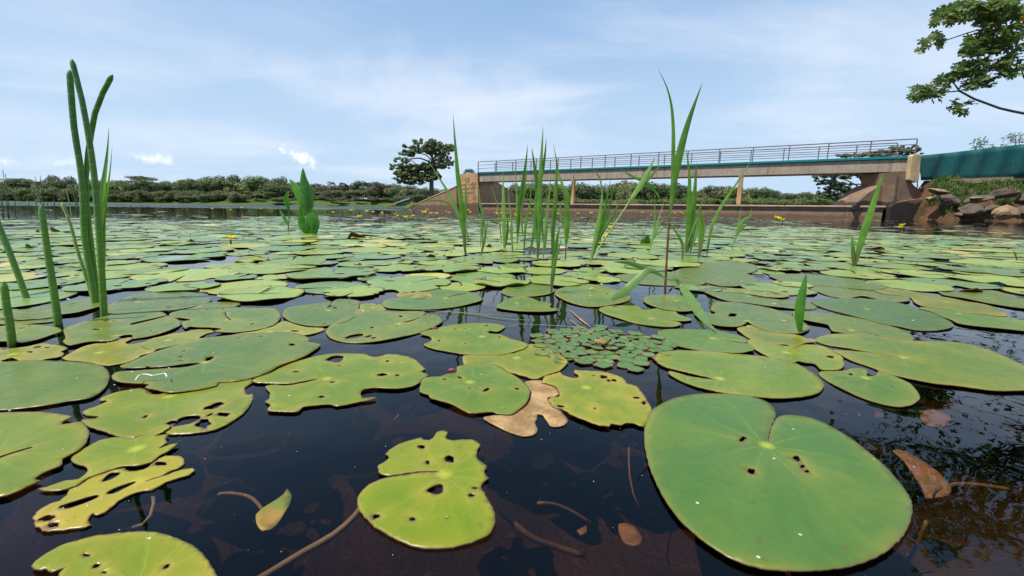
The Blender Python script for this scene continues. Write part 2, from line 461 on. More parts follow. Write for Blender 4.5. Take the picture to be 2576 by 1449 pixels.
def rosette_mat():
    m, t, b, out = new_mat('rosette_leaf')
    co = coords(t)
    nz = noise_n(t, co, 120, 3)
    c = mixc(t, maprange(t, nz, 0.35, 0.65), (0.055, 0.15, 0.030), (0.095, 0.20, 0.035))
    oi = N(t, 'ShaderNodeObjectInfo')
    c = mixc(t, maprange(t, oi.outputs['Random'], 0.6, 1.0, 0, 0.35), c, (0.20, 0.27, 0.07))
    rim = N(t, 'ShaderNodeAttribute', attribute_name='rim').outputs['Fac']
    c = mixc(t, maprange(t, rim, 0.58, 0.92), c, (0.25, 0.045, 0.03))
    setp(t, b, 'Base Color', c); setp(t, b, 'Roughness', 0.42)
    bump(t, b, nz, 0.3, 0.001)
    return m
M['rosette'] = rosette_mat()
M['rosette_red'] = simple('rosette_stalk', (0.20, 0.04, 0.03), (0.14, 0.03, 0.025), 60, 0.4, 0)
M['rosette_bud'] = simple('rosette_bud', (0.33, 0.20, 0.07), (0.20, 0.20, 0.06), 90, 0.5, 0.5, 0.002)

def concrete(name, c1, c2, stain, wet_z=None, wet=(0.035, 0.03, 0.026), streak_col=(0.16, 0.075, 0.03), amt=0.6, sc=1.0):
    m, t, b, out = new_mat(name)
    pos = N(t, 'ShaderNodeNewGeometry').outputs['Position']
    s_ = N(t, 'ShaderNodeSeparateXYZ'); t.links.new(pos, s_.inputs[0])
    n1 = noise_n(t, pos, 1.6 * sc, 6, 0.65)
    c = mixc(t, maprange(t, n1, 0.35, 0.65), c1, c2)
    c = mixc(t, maprange(t, noise_n(t, pos, 9 * sc, 5, 0.7), 0.5, 0.75, 0, 0.6), c, stain)
    mpn = N(t, 'ShaderNodeMapping'); mpn.inputs['Scale'].default_value = (4.5, 4.5, 0.35)
    t.links.new(pos, mpn.inputs['Vector'])
    st = maprange(t, noise_n(t, mpn.outputs[0], 1.0 * sc, 5, 0.6), 0.52, 0.68, 0, amt)
    c = mixc(t, st, c, streak_col)
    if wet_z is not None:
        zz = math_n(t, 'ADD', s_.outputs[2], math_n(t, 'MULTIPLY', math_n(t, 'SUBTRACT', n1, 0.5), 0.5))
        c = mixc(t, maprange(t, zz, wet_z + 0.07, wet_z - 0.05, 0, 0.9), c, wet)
    setp(t, b, 'Base Color', c); setp(t, b, 'Roughness', 0.85); setp(t, b, 'Specular IOR Level', 0.25)
    bump(t, b, noise_n(t, pos, 22 * sc, 5, 0.7), 0.5, 0.02)
    return m
M['conc_abut'] = concrete('concrete_abutment', (0.52, 0.33, 0.17), (0.42, 0.25, 0.12), (0.27, 0.13, 0.055), 0.62, (0.15, 0.085, 0.05), (0.28, 0.11, 0.035), 0.7)
M['conc_wing'] = concrete('concrete_wing', (0.25, 0.15, 0.085), (0.31, 0.19, 0.10), (0.12, 0.065, 0.035), 0.45, (0.11, 0.065, 0.045), (0.12, 0.06, 0.03), 0.5)
M['conc_beam'] = concrete('concrete_beam', (0.33, 0.27, 0.205), (0.41, 0.34, 0.26), (0.20, 0.13, 0.085), None, streak_col=(0.17, 0.09, 0.045), amt=0.55)
M['conc_weir'] = concrete('concrete_weir', (0.30, 0.20, 0.13), (0.23, 0.15, 0.095), (0.11, 0.065, 0.04), 0.10, (0.16, 0.09, 0.055), (0.14, 0.07, 0.035), 0.45)
M['conc_cap'] = concrete('concrete_cap', (0.48, 0.35, 0.235), (0.38, 0.27, 0.18), (0.20, 0.12, 0.07), None, streak_col=(0.20, 0.12, 0.06), amt=0.4)
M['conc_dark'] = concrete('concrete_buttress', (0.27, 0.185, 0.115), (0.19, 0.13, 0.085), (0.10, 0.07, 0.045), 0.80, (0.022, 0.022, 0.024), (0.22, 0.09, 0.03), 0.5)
M['conc_pil'] = concrete('concrete_pilaster', (0.55, 0.42, 0.25), (0.48, 0.33, 0.17), (0.32, 0.16, 0.06), None, streak_col=(0.40, 0.17, 0.05), amt=0.7)
M['teal'] = simple('teal_paint', (0.0, 0.19, 0.20), (0.0, 0.16, 0.17), 3, 0.45, 0.1, 0.005)
M['rail'] = simple('rail_steel', (0.16, 0.13, 0.14), (0.20, 0.11, 0.08), 5, 0.5, 0.1, 0.003)
M['banner'] = simple('teal_tarp_shaded', (0.0, 0.055, 0.058), (0.0, 0.085, 0.082), 0.7, 0.6, 0.25, 0.05)  # teal darkened: the tree's shade on the tarp is put into its colour
M['pipe_white'] = simple('white_paint', (0.62, 0.62, 0.62), (0.5, 0.5, 0.5), 3, 0.5, 0)
M['pipe_black'] = simple('black_paint', (0.02, 0.02, 0.025), (0.04, 0.03, 0.03), 3, 0.5, 0)
M['pipe_orange'] = simple('orange_paint', (0.5, 0.16, 0.03), (0.4, 0.12, 0.03), 3, 0.5, 0)
M['graffiti'] = simple('graffiti_line', (0.12, 0.06, 0.035), (0.16, 0.08, 0.05), 9, 0.8, 0)
M['rock_lit'] = simple('rock_sunlit', (0.33, 0.21, 0.11), (0.22, 0.14, 0.075), 2.5, 0.85, 0.8, 0.04, c3=(0.14, 0.09, 0.06))  # rocks in the sun: the light is put into a paler base colour
M['rock_dark'] = simple('rock_shaded', (0.085, 0.062, 0.045), (0.15, 0.105, 0.07), 2.5, 0.85, 0.8, 0.04, c3=(0.06, 0.05, 0.05))  # rocks out of the sun: the shade is put into a darker base colour
M['bark'] = simple('bark', (0.14, 0.11, 0.085), (0.09, 0.07, 0.055), 6, 0.85, 0.6, 0.02)
M['bark_pale'] = simple('bark_pale', (0.26, 0.22, 0.18), (0.16, 0.13, 0.10), 6, 0.85, 0.4, 0.02)
def foliage(name, trans=0.25, rough=0.5):
    m, t, b, out = new_mat(name)
    at = N(t, 'ShaderNodeAttribute', attribute_name='tint').outputs['Color']
    rnd = N(t, 'ShaderNodeObjectInfo').outputs['Random']
    hs0 = N(t, 'ShaderNodeHueSaturation')
    t.links.new(at, hs0.inputs['Color'])
    t.links.new(maprange(t, rnd, 0, 1, 0.72, 1.25, False), hs0.inputs['Value'])
    t.links.new(maprange(t, rnd, 0, 1, 0.515, 0.485, False), hs0.inputs['Hue'])
    c = hs0.outputs[0]
    setp(t, b, 'Base Color', c); setp(t, b, 'Roughness', rough)
    tr = N(t, 'ShaderNodeBsdfTranslucent'); t.links.new(c, tr.inputs['Color'])
    mx = N(t, 'ShaderNodeMixShader'); mx.inputs[0].default_value = trans
    t.links.new(b.outputs[0], mx.inputs[1]); t.links.new(tr.outputs[0], mx.inputs[2]); t.links.new(mx.outputs[0], out.inputs[0])
    return m
M['foliage'] = foliage('tree_foliage')
M['bigleaf'] = leafy('tree_leaf', (0.11, 0.165, 0.045), (0.18, 0.235, 0.085), 0.35, scale=5)
M['bigleaf_orange'] = leafy('tree_leaf_orange', (0.42, 0.16, 0.03), (0.48, 0.24, 0.04), 0.35, scale=5)

def ground_mat(name, stops, scale=0.5):
    m, t, b, out = new_mat(name)
    pos = N(t, 'ShaderNodeNewGeometry').outputs['Position']
    c = mixc(t, maprange(t, noise_n(t, pos, scale, 5, 0.6), 0.4, 0.6), stops[0], stops[1])
    c = mixc(t, maprange(t, noise_n(t, pos, scale * 6, 4, 0.7), 0.55, 0.7), c, stops[2])
    setp(t, b, 'Base Color', c); setp(t, b, 'Roughness', 0.95); setp(t, b, 'Specular IOR Level', 0.1)
    bump(t, b, noise_n(t, pos, scale * 20, 5, 0.7), 0.8, 0.06)
    return m
M['meadow'] = ground_mat('meadow', ((0.085, 0.135, 0.03), (0.065, 0.105, 0.025), (0.11, 0.155, 0.04)), 0.06)
M['forest_floor'] = ground_mat('forest_floor', ((0.06, 0.07, 0.025), (0.09, 0.10, 0.03), (0.05, 0.05, 0.02)), 0.1)
M['soil'] = ground_mat('bank_soil', ((0.17, 0.09, 0.045), (0.09, 0.055, 0.03), (0.30, 0.17, 0.08)), 1.2)
M['bed'] = ground_mat('pond_bed', ((0.19, 0.13, 0.07), (0.11, 0.08, 0.045), (0.26, 0.18, 0.09)), 6.0)

# water: Fresnel mirror over a clear, tea-coloured body
def water_mat():
    m, t, b, out = new_mat('pond_water')
    t.nodes.remove(b)
    pos = N(t, 'ShaderNodeNewGeometry').outputs['Position']
    s_ = N(t, 'ShaderNodeSeparateXYZ'); t.links.new(pos, s_.inputs[0])
    far_ = maprange(t, s_.outputs[1], 26, 60)
    gl = N(t, 'ShaderNodeBsdfGlossy'); gl.inputs['Color'].default_value = (1, 1, 1, 1)
    tr = N(t, 'ShaderNodeBsdfTransparent'); tr.inputs['Color'].default_value = (0.93, 0.90, 0.86, 1)
    fr = N(t, 'ShaderNodeFresnel'); fr.inputs['IOR'].default_value = 1.33
    mx = N(t, 'ShaderNodeMixShader')
    n1 = noise_n(t, pos, 5.0, 2, 0.5)
    n2 = noise_n(t, pos, 17.0, 2, 0.5)
    n3 = noise_n(t, pos, 2.2, 4, 0.6)
    h = math_n(t, 'ADD', math_n(t, 'MULTIPLY', n1, 0.0028), math_n(t, 'MULTIPLY', n2, 0.0002))
    h = math_n(t, 'ADD', h, math_n(t, 'MULTIPLY', math_n(t, 'MULTIPLY', n3, far_), 0.20))
    bp = N(t, 'ShaderNodeBump'); bp.inputs['Strength'].default_value = 1.0; bp.inputs['Distance'].default_value = 1.0
    t.links.new(h, bp.inputs['Height'])
    t.links.new(bp.outputs[0], gl.inputs['Normal']); t.links.new(bp.outputs[0], fr.inputs['Normal'])
    t.links.new(maprange(t, s_.outputs[1], 20, 90, 0.0, 0.16), gl.inputs['Roughness'])
    t.links.new(fr.outputs[0], mx.inputs[0]); t.links.new(tr.outputs[0], mx.inputs[1]); t.links.new(gl.outputs[0], mx.inputs[2])
    t.links.new(mx.outputs[0], out.inputs['Surface'])
    va = N(t, 'ShaderNodeVolumeAbsorption'); va.inputs['Color'].default_value = (0.62, 0.46, 0.34, 1); va.inputs['Density'].default_value = 6.5
    t.links.new(va.outputs[0], out.inputs['Volume'])
    return m
M['water'] = water_mat()

# ------------------------------------------------------------------ water and terrain
def grid_mesh(name, xs, ys, zf, mat, kind='structure'):
    v = [(x, y, zf(x, y)) for y in ys for x in xs]
    nx = len(xs)
    f = [(j * nx + i, j * nx + i + 1, (j + 1) * nx + i + 1, (j + 1) * nx + i) for j in range(len(ys) - 1) for i in range(nx - 1)]
    return tag(mesh_obj(name, v, f, mat), kind=kind)
mb = MB()
mb.prism([(-420, -40), (420, -40), (420, 330), (-420, 330)], -0.9, 0.0)
wt = mb.build('water', M['water']); wt['kind'] = 'structure'
def fbm(x, y, s, o=4):
    return noise.fractal(Vector((x * s, y * s, 3.7)), 1.0, 2.0, o)
grid_mesh('pond_bed', np.concatenate([np.linspace(-420, -4, 14), np.linspace(-3.8, 3.8, 70), np.linspace(4, 420, 14)]),
          np.concatenate([np.linspace(-40, -0.6, 6), np.linspace(-0.5, 4, 70), np.linspace(4.2, 330, 20)]),
          lambda x, y: -0.20 + 0.03 * fbm(x, y, 3.0) + 0.13 * min(1, max(0, (x - .22) / .30)) * min(1, max(0, (.62 - y) / .25)) if abs(x) < 3.9 and -0.5 < y < 4 else -0.6, M['bed'])
# the far shore: a low bank with a bright meadow behind it on the right
def shore_z(x, y):
    s0 = 150 + 3 * fbm(x, 0, 0.02)
    if x > -45: s0 -= (x + 45) * 0.25
    k = (y - s0)
    hill = 0.8 + 1.9 * min(1, max(0, (x + 112) / 16))
    return -0.9 + 1.1 * min(1, max(0, (k + 6) / 7)) + hill * min(1, max(0, k / 22)) ** 0.8 + 0.15 * fbm(x, y, 0.3) * min(1, max(0, k / 3)) + (0.5 * fbm(x, y, 0.04) if k > 4 else 0)
grid_mesh('far_bank', np.linspace(-420, 60, 200), np.concatenate([np.linspace(118, 190, 60), np.linspace(195, 420, 10)]), shore_z, M['meadow'])
grid_mesh('forest_ground', np.linspace(-20, 420, 60), np.concatenate([np.linspace(50, 60, 8), np.linspace(65, 420, 18)]),
          lambda x, y: -0.9 + (2.0 if y > 56 else 0.0) * min(1, max(0, (y - 52) / 8)) * min(1, max(0, (x + 8) / 5)), M['forest_floor'])

# ------------------------------------------------------------------ the footbridge
BL, BR = (-2.76, 34.64), (18.93, 21.39)
bv = Vector((BR[0] - BL[0], BR[1] - BL[1])); blen = bv.length; bu = bv / blen
bn = Vector((-bu.y, bu.x))           # away from the camera
def bp_(s, off=0.0):
    """plan point s metres along the bridge line, off metres behind it"""
    return (BL[0] + bu.x * s + bn.x * off, BL[1] + bu.y * s + bn.y * off)
def strip(mbld, s0, s1, o0, o1, z0, z1):
    mbld.prism([bp_(s0, o0), bp_(s1, o0), bp_(s1, o1), bp_(s0, o1)], z0, z1)
def s_at(x):
    p = x_on_line(x, BL, BR)
    return (p - Vector(BL)).dot(bu)
DECK = 2.94
br = empty('footbridge', (*bp_(blen / 2), 0.0))
tag(br, 'long concrete footbridge with teal deck edge and steel railings over the weir', 'footbridge')
mb = MB(); strip(mb, 0.15, blen - 0.25, 0.05, 0.32, 2.21, 2.812); rel(bevel(mb.build('girder', M['conc_beam'])), br)
mb = MB(); strip(mb, 0.15, blen - 0.25, 1.05, 1.32, 2.21, 2.812); rel(bevel(mb.build('girder', M['conc_beam'])), br)
for k in range(24):     # stirrup ribs left by the shuttering
    s_ = 0.8 + k * (blen - 1.6) / 23 + random.uniform(-.2, .2)
    mb = MB(); strip(mb, s_, s_ + 0.035, 0.036, 0.06, 2.27 + random.uniform(0, .12), 2.74); rel(mb.build('shutter_rib', M['conc_cap']), br)
mb = MB(); strip(mb, 0.0, blen - 0.05, 0.32, 1.048, 2.70, 2.813); rel(mb.build('deck_slab', M['conc_beam']), br)
mb = MB(); strip(mb, 0.0, blen - 0.05, -0.05, 1.42, 2.815, DECK); rel(bevel(mb.build('deck_edge', M['teal']), .015), br)
def railing(off, s0, s1, n, top, label):
    r_ = empty('railing', (*bp_((s0 + s1) / 2, off), DECK)); r_.parent = br; r_.location = Vector((*bp_((s0 + s1) / 2, off), DECK)) - br.location
    base = Vector((*bp_((s0 + s1) / 2, off), DECK))
    r_['label'] = label
    def part(name, mb_):
        o = mb_.build(name, M['rail']); o.parent = r_; o.location = -base
    for k in range(n):
        s_ = s0 + (s1 - s0) * k / (n - 1)
        mb_ = MB(); strip(mb_, s_ - 0.025, s_ + 0.025, off - 0.025, off + 0.025, DECK - 0.1, top - 0.028); part('post', mb_)
    for k, z in enumerate((top, top - 0.25, top - 0.49)):
        mb_ = MB(); mb_.tube([(*bp_(s0, off), z), (*bp_(s1, off), z)], 0.026 if k == 0 else 0.018, 6); part('rail', mb_)
railing(0.06, 0.02, blen - 0.05, 16, 3.70, 'near railing of the footbridge')
railing(1.30, 0.75, blen - 0.55, 16, 3.70, 'far railing of the footbridge')
for x in (1437.5, 1856):
    s_ = s_at(x)
    for off in (0.19,):
        mb = MB(); hw = 0.115
        mb.prism([bp_(s_ - hw, off - 0.16), bp_(s_ + hw, off - 0.16), bp_(s_ + hw, off + 0.12), bp_(s_ - hw, off + 0.12)], 0.45, 2.21)
        rel(bevel(mb.build('pier', M['conc_abut'])), br)
mb = MB(); strip(mb, -0.02, 0.75, 0.30, 1.04, 2.0, 2.205); rel(mb.build('bearing', M['conc_beam']), br)

# the weir sill under it
we = empty('weir', (*bp_(blen / 2), 0)); tag(we, 'low brown concrete weir sill with pale capping running under the footbridge', 'weir')
s0w, s1w = s_at(1221), s_at(2238) - 0.25
mb = MB(); strip(mb, s0w + .05, s1w - .05, -0.42, 1.5, -0.9, 0.37); rel(mb.build('sill_wall', M['conc_weir']), we)
mb = MB(); strip(mb, s0w, s1w, -0.46, 1.55, 0.375, 0.50); rel(bevel(mb.build('drip_course', M['conc_weir']), .02), we)
k = 0; s_ = s0w - .1
while s_ < s1w:
    L = min(random.uniform(2.2, 3.2), s1w + .05 - s_)
    mb = MB(); strip(mb, s_, s_ + L - 0.012, -0.54, 1.62, 0.502, 0.60); rel(bevel(mb.build('capping_slab', M['conc_cap']), .03), we)
    s_ += L

# left abutment
A = Vector((at_y(1158, 480, 35.9).x, 35.9)); Bc = Vector((at_y(1202, 480, 34.6).x, 34.6)); Cc = Vector((at_y(1237, 480, 38.5).x, 38.5)); Dd = A + Cc - Bc
ab = empty('abutment', (A.x, A.y, 0)); tag(ab, 'tall stained ochre concrete abutment with a drawn heart carrying the bridge left end', 'abutment')
cen = (A + Bc + Cc + Dd) / 4
def foot_scaled(f):
    return [tuple(cen + (p - cen) * f) for p in (A, Bc, Cc, Dd)]
mb = MB(); mb.prism(foot_scaled(0.985), -0.9, 2.86); rel(mb.build('core', M['conc_abut']), ab)
zz = 0.42
for hgt in (0.34, 0.30, 0.36, 0.28, 0.33, 0.30, 0.55):
    mb = MB(); mb.prism(foot_scaled(1.0 + random.uniform(-.003, .003)), zz + 0.012, min(zz + hgt, 2.90)); rel(bevel(mb.build('concrete_course', M['conc_abut']), .015), ab); zz += hgt
mb = MB(); mb.prism(foot_scaled(1.03), -0.9, 0.42); rel(mb.build('footing', M['conc_wing']), ab)
# the heart and the scrawl drawn on its face
fd = (Bc - A).normalized(); fn = Vector((fd.y, -fd.x))
def face_pt(u, z, o=0.02): 
    p = A + fd * u + fn * o
    return (p.x, p.y, z)
fl = (Bc - A).length
hc, hz = fl * 0.44, 2.38
pts = []
for k in range(33):
    a = 2 * math.pi * k / 32
    pts.append(face_pt(hc + 0.0125 * 16 * math.sin(a) ** 3, hz + 0.0125 * (13 * math.cos(a) - 5 * math.cos(2 * a) - 2 * math.cos(3 * a) - math.cos(4 * a)), 0.03))
mb = MB(); mb.tube(pts, 0.014, 5, False); rel(mb.build('drawn_heart', M['graffiti']), ab)
mb = MB()
for u0, z0, u1, z1 in ((.60, 1.95, .72, 2.2), (.72, 2.2, .72, 1.8), (.60, 1.8, .80, 1.8), (.78, 2.2, .78, 1.75), (.78, 2.2, .90, 2.2), (.90, 2.2, .90, 1.7), (.84, 2.1, .84, 1.8), (.60, 1.6, .85, 1.62),
                       (.1, 1.72, .5, 1.74), (.15, 1.4, .8, 1.42), (.62, 1.4, .62, 1.15), (.75, 1.35, .75, 1.0), (.7, .95, .9, .97), (.12, 1.1, .4, 1.12), (.05, 2.0, .3, 2.02)):
    mb.tube([face_pt(u0 * fl, z0, .03), face_pt(u1 * fl, z1, .03)], 0.012, 4)
rel(mb.build('scrawl', M['graffiti']), ab)
# wing walls
T = Vector((at_y(1031, 519, 60).x, 60.0))
wn = (T - A).normalized(); wp = Vector((wn.y, -wn.x)) * 0.32
mb = MB(); mb.prism([tuple(A), tuple(T), tuple(T - wp), tuple(A - wp)], -0.9, [1.86, 0.06, 0.06, 1.86])
o = mb.build('wing_wall', M['conc_wing']); tag(o, 'sloping brown concrete wing wall running down to the water left of the abutment', 'wall')
mb = MB(); q = wp * 0.15; mb.prism([tuple(A + q), tuple(T + q), tuple(T - wp - q), tuple(A - wp - q)], [1.863, .063, .063, 1.863], [1.96, .14, .14, 1.96])
o2 = mb.build('coping', M['conc_cap']); o2.parent = o
E0 = Cc.copy(); E1 = Vector((at_y(1340, 500, 44).x, 44.0)); wp2 = Vector(((E1 - E0).y, -(E1 - E0).x)).normalized() * 0.35
mb = MB(); mb.prism([tuple(E0), tuple(E1), tuple(E1 - wp2), tuple(E0 - wp2)], -0.9, [2.75, 0.5, 0.5, 2.75])
tag(mb.build('rear_wing_wall', M['conc_abut']), 'rear brick-brown wing wall seen through the opening under the bridge', 'wall')
# earth behind the left abutment
grid_mesh('left_bank', np.linspace(-15.5, -2.8, 24), np.linspace(36.5, 66, 26), lambda x, y: (lambda e: -0.9 + min(1, max(0, e / 1.0)) * (0.9 + 1.7 * max(0, (x + 15) / 11)))( (x - (A.x + (T.x - A.x) * (y - A.y) / (T.y - A.y))) - 0.4) + 0.1 * fbm(x, y, .6), M['meadow'])

# gauge plank on the far shore
g0 = at_y(984, 518.5, 52); g1 = at_y(1031, 502.5, 56)
ax = (g1 - g0)
gp = empty('gauge_pole', g0); tag(gp, 'tilted black, white and orange pole lying where wing wall meets water', 'pole')
for nm, a, b, mt, dz in (('orange_end', 0.0, 0.22, 'pipe_orange', 0), ('black_side', 0.22, 1.0, 'pipe_black', 0), ('white_side', 0.24, 0.98, 'pipe_white', 0.16)):
    mb = MB(); off = Vector((0, 0, dz)); mb.tube([g0 + ax * a + off, g0 + ax * b + off], 0.13 if dz == 0 else 0.07, 8); rel(mb.build(nm, M[mt]), gp)

# right abutment: buttress traced in its own plane, pilaster, bank
def face_poly(reg, pts, Y):
    return [at_y(*D(reg, x, y), Y) for x, y in pts]
def slab(name, reg, pts, Y, depth, mat, parent, skew=0.0):
    f = face_poly(reg, pts, Y)
    n = len(f)
    for p in f:
        if p.z < 0.15: p.z = -0.5
    v = [tuple(p) for p in f] + [(p.x + skew, p.y + depth, p.z) for p in f]
    ar = sum(f[i].x * f[(i + 1) % n].z - f[(i + 1) % n].x * f[i].z for i in range(n))
    fr, bk = tuple(range(n)), tuple(range(2 * n - 1, n - 1, -1))
    sides = [(i, n + i, n + (i + 1) % n, (i + 1) % n) for i in range(n)]
    if ar < 0:
        fr = fr[::-1]; bk = bk[::-1]; sides = [s[::-1] for s in sides]
    o = mesh_obj(name, v, [fr, bk] + sides, mat, None, False)
    return rel(o, parent) if parent else o
ra = empty('abutment', (18.4, 20.4, 0)); tag(ra, 'dark flared concrete buttress abutment under the bridge right end, wet at its foot', 'abutment')
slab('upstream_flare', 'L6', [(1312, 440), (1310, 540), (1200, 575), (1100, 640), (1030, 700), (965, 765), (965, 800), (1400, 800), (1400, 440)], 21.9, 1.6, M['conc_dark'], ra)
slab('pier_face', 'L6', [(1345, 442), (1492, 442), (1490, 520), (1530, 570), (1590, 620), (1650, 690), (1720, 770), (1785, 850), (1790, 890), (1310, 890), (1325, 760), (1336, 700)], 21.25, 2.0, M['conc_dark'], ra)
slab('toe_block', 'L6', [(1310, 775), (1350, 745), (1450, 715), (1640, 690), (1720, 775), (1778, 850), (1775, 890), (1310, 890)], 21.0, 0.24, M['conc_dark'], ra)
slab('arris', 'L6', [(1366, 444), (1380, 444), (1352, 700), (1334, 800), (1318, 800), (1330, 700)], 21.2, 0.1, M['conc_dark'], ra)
pl = slab('pilaster', 'L6', [(1515, 290), (1535, 272), (1575, 270), (1602, 285), (1592, 400), (1580, 525), (1545, 545), (1483, 515), (1500, 400)], 21.05, 0.25, M['conc_pil'], ra)
bevel(pl, 0.03, 2)
slab('edge_block', 'L6', [(1718, 752), (1800, 748), (1830, 835), (1760, 840)], 20.7, 0.5, M['conc_cap'], ra)
slab('edge_block', 'L6', [(1790, 752), (1895, 750), (1895, 800), (1815, 805)], 20.8, 0.5, M['conc_cap'], ra)

# the teal tarp fence on the right bank
def banner():
    n = 40; v = []; f = []
    for i in range(n + 1):
        u = i / n
        X = 1590 + u * 1500
        Y = 21.5 - 1.5 * u
        top = 285 - 105 * min(u / 0.65, 1.6) + 3 * math.sin(u * 9)
        bot = 522 - 28 * min(u / 0.65, 1.2)
        for j in range(7):
            p = at_y(*D('L6', X, top + (bot - top) * j / 6), Y)
            p.y += 0.05 * math.sin(u * 43 + j * .6) + 0.03 * math.sin(u * 91 + j)
            v.append(p)
    for i in range(n):
        for j in range(6):
            a = i * 7 + j
            f.append((a, a + 1, a + 8, a + 7))
    o = mesh_obj('fence', v, f, M['banner'])
    s = o.modifiers.new('thick', 'SOLIDIFY'); s.thickness = 0.006
    tag(o, 'taut tree-shaded teal tarp fence stretched along the right bank beside the bridge', 'fence')
    for i in range(0, n + 1, 8):
        t_, b_ = Vector(v[i * 7]), Vector(v[i * 7 + 6])
        mb = MB(); mb.tube([b_ + Vector((0, .1, -.5)), t_ + Vector((0, .1, 0.0))], 0.025, 6)
        mb.build('fence_post', M['rail'], o) if False else None
        q_ = mb.build('fence_post', M['rail']); q_.parent = o
banner()
def bank_z(x, y):
    k = (y - 18.5 - 0.35 * fbm(x, 1.0, .5)) / 2.5
    k -= max(0.0, 0.985 - 0.02 * (y - 18.5) - x / y) * 32
    k = min(1, max(-0.6, k))
    return (1.84 * k ** 0.75 if k > 0 else 0.9 * k) + 0.07 * fbm(x, y, 1.3)
grid_mesh('right_bank', np.linspace(17.6, 34, 80), np.linspace(15.5, 21.8, 44), bank_z, M['soil'])
vb = []; nb = 9
for j in range(nb):
    y = 21.8 + j * 4.0
    for i in range(8): vb.append((20.6 + (y - 21.3) * 1.12 + i * 6.0, y, 1.74 + .05 * fbm(i, y, .3)))
tag(mesh_obj('bank_top', vb, [(j * 8 + i, j * 8 + i + 1, (j + 1) * 8 + i + 1, (j + 1) * 8 + i) for j in range(nb - 1) for i in range(7)], M['forest_floor']), kind='structure')
# ledge under the tarp
o = slab('retaining_ledge', 'L6', [(1870, 512), (2200, 497), (2650, 484), (2650, 512), (2480, 530), (2100, 548), (1950, 545), (1900, 530)], 20.6, 0.9, M['conc_cap'], None)
tag(o, 'thin eroded concrete ledge under the teal tarp on the right bank', 'ledge')

def rock(regx, regy, w_, h_, Y, mat, label, seed, flat=1.0):
    bm = bmesh.new(); bmesh.ops.create_icosphere(bm, subdivisions=3, radius=1.0)
    c = at_y(*D('L6', regx, regy), Y)
    w_ *= .88; h_ *= .88; sx = ds('L6', w_) * Y / F_PX / 2; sz = ds('L6', h_) * Y / F_PX / 2
    rr = random.Random(seed)
    planes = [(Vector((rr.uniform(-1, 1), rr.uniform(-1, 1), rr.uniform(-1, 1))).normalized(), rr.uniform(.50, .8)) for _ in range(14)]
    for v in bm.verts:
        for n_, d_ in planes:
            k = v.co.dot(n_) - d_
            if k > 0: v.co -= n_ * k * 0.92
        v.co += v.co.normalized() * 0.10 * noise.noise(v.co * 2.5 + Vector((seed, 0, 0)))
        v.co = Vector((v.co.x * sx * 1.15, v.co.y * max(sx * .7, .25), v.co.z * sz * 1.25))
    a = rr.uniform(-.25, .25)
    bmesh.ops.rotate(bm, verts=bm.verts, cent=(0, 0, 0), matrix=Matrix.Rotation(a, 3, 'Y'))
    me = bpy.data.meshes.new('rock'); bm.to_mesh(me); bm.free()
    me.materials.append(M[mat])
    o = bpy.data.objects.new('rock', me); col.objects.link(o); o.location = c
    tag(o, label, 'rock', 'rocks on the right bank')
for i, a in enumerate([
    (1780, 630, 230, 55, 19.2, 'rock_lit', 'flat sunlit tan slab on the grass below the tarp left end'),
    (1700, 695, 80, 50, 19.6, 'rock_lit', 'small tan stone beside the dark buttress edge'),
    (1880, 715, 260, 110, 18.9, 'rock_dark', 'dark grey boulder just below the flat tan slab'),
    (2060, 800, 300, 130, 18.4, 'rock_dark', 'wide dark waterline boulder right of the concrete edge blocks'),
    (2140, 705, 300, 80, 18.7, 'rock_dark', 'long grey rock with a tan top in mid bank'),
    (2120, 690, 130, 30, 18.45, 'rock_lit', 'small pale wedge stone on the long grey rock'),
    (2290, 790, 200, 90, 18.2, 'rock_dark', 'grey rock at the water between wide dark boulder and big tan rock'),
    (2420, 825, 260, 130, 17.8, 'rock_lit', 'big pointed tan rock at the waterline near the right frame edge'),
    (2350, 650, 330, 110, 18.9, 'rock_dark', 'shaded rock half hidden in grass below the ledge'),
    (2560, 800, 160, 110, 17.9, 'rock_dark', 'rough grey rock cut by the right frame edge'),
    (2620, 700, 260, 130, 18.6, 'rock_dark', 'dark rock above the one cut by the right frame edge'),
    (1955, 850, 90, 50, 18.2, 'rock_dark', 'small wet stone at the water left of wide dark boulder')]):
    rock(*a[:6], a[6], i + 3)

# grass on the bank
def tufts(name, spots, n, hgt, mat, kind='stuff', parent=None):
    mb = MB()
    for (x, y, z) in spots:
        for k in range(n):
            a = random.uniform(0, 6.28); L = hgt * random.uniform(.5, 1.2); le = random.uniform(.2, .9)
            bx, by = x + random.gauss(0, .05), y + random.gauss(0, .05)
            d = Vector((math.cos(a), math.sin(a), 0)); s_ = Vector((-d.y, d.x, 0)) * random.uniform(.006, .012)
            p0 = Vector((bx, by, z - .03)); p1 = p0 + d * L * le * .4 + Vector((0, 0, L * .75)); p2 = p0 + d * L * le + Vector((0, 0, L * (.9 - .4 * le)))
            g = random.uniform(.7, 1.25)
            c_ = (0.085 * g, 0.17 * g, 0.03 * g) if random.random() > .12 else (.25 * g, .22 * g, .09 * g)
            mb.add([p0 - s_, p0 + s_, p1 + s_ * .8, p1 - s_ * .8, p2], [(0, 1, 2, 3), (3, 2, 4)], c_)
    o = mb.build(name, M['foliage'], None, False, kind, True)
    return o
sp = []
for _ in range(1500):
    x, y = 18.4 + 14 * random.random() ** 1.6, random.uniform(18.7, 21.0)
    z = bank_z(x, y)
    if z < 0.35: continue
    if fbm(x * 1.5, y * 1.5, .9) > -0.05 or z > 1.25: sp.append((x, y, z))
tufts('bank_grass', sp, 16, 0.30, None)

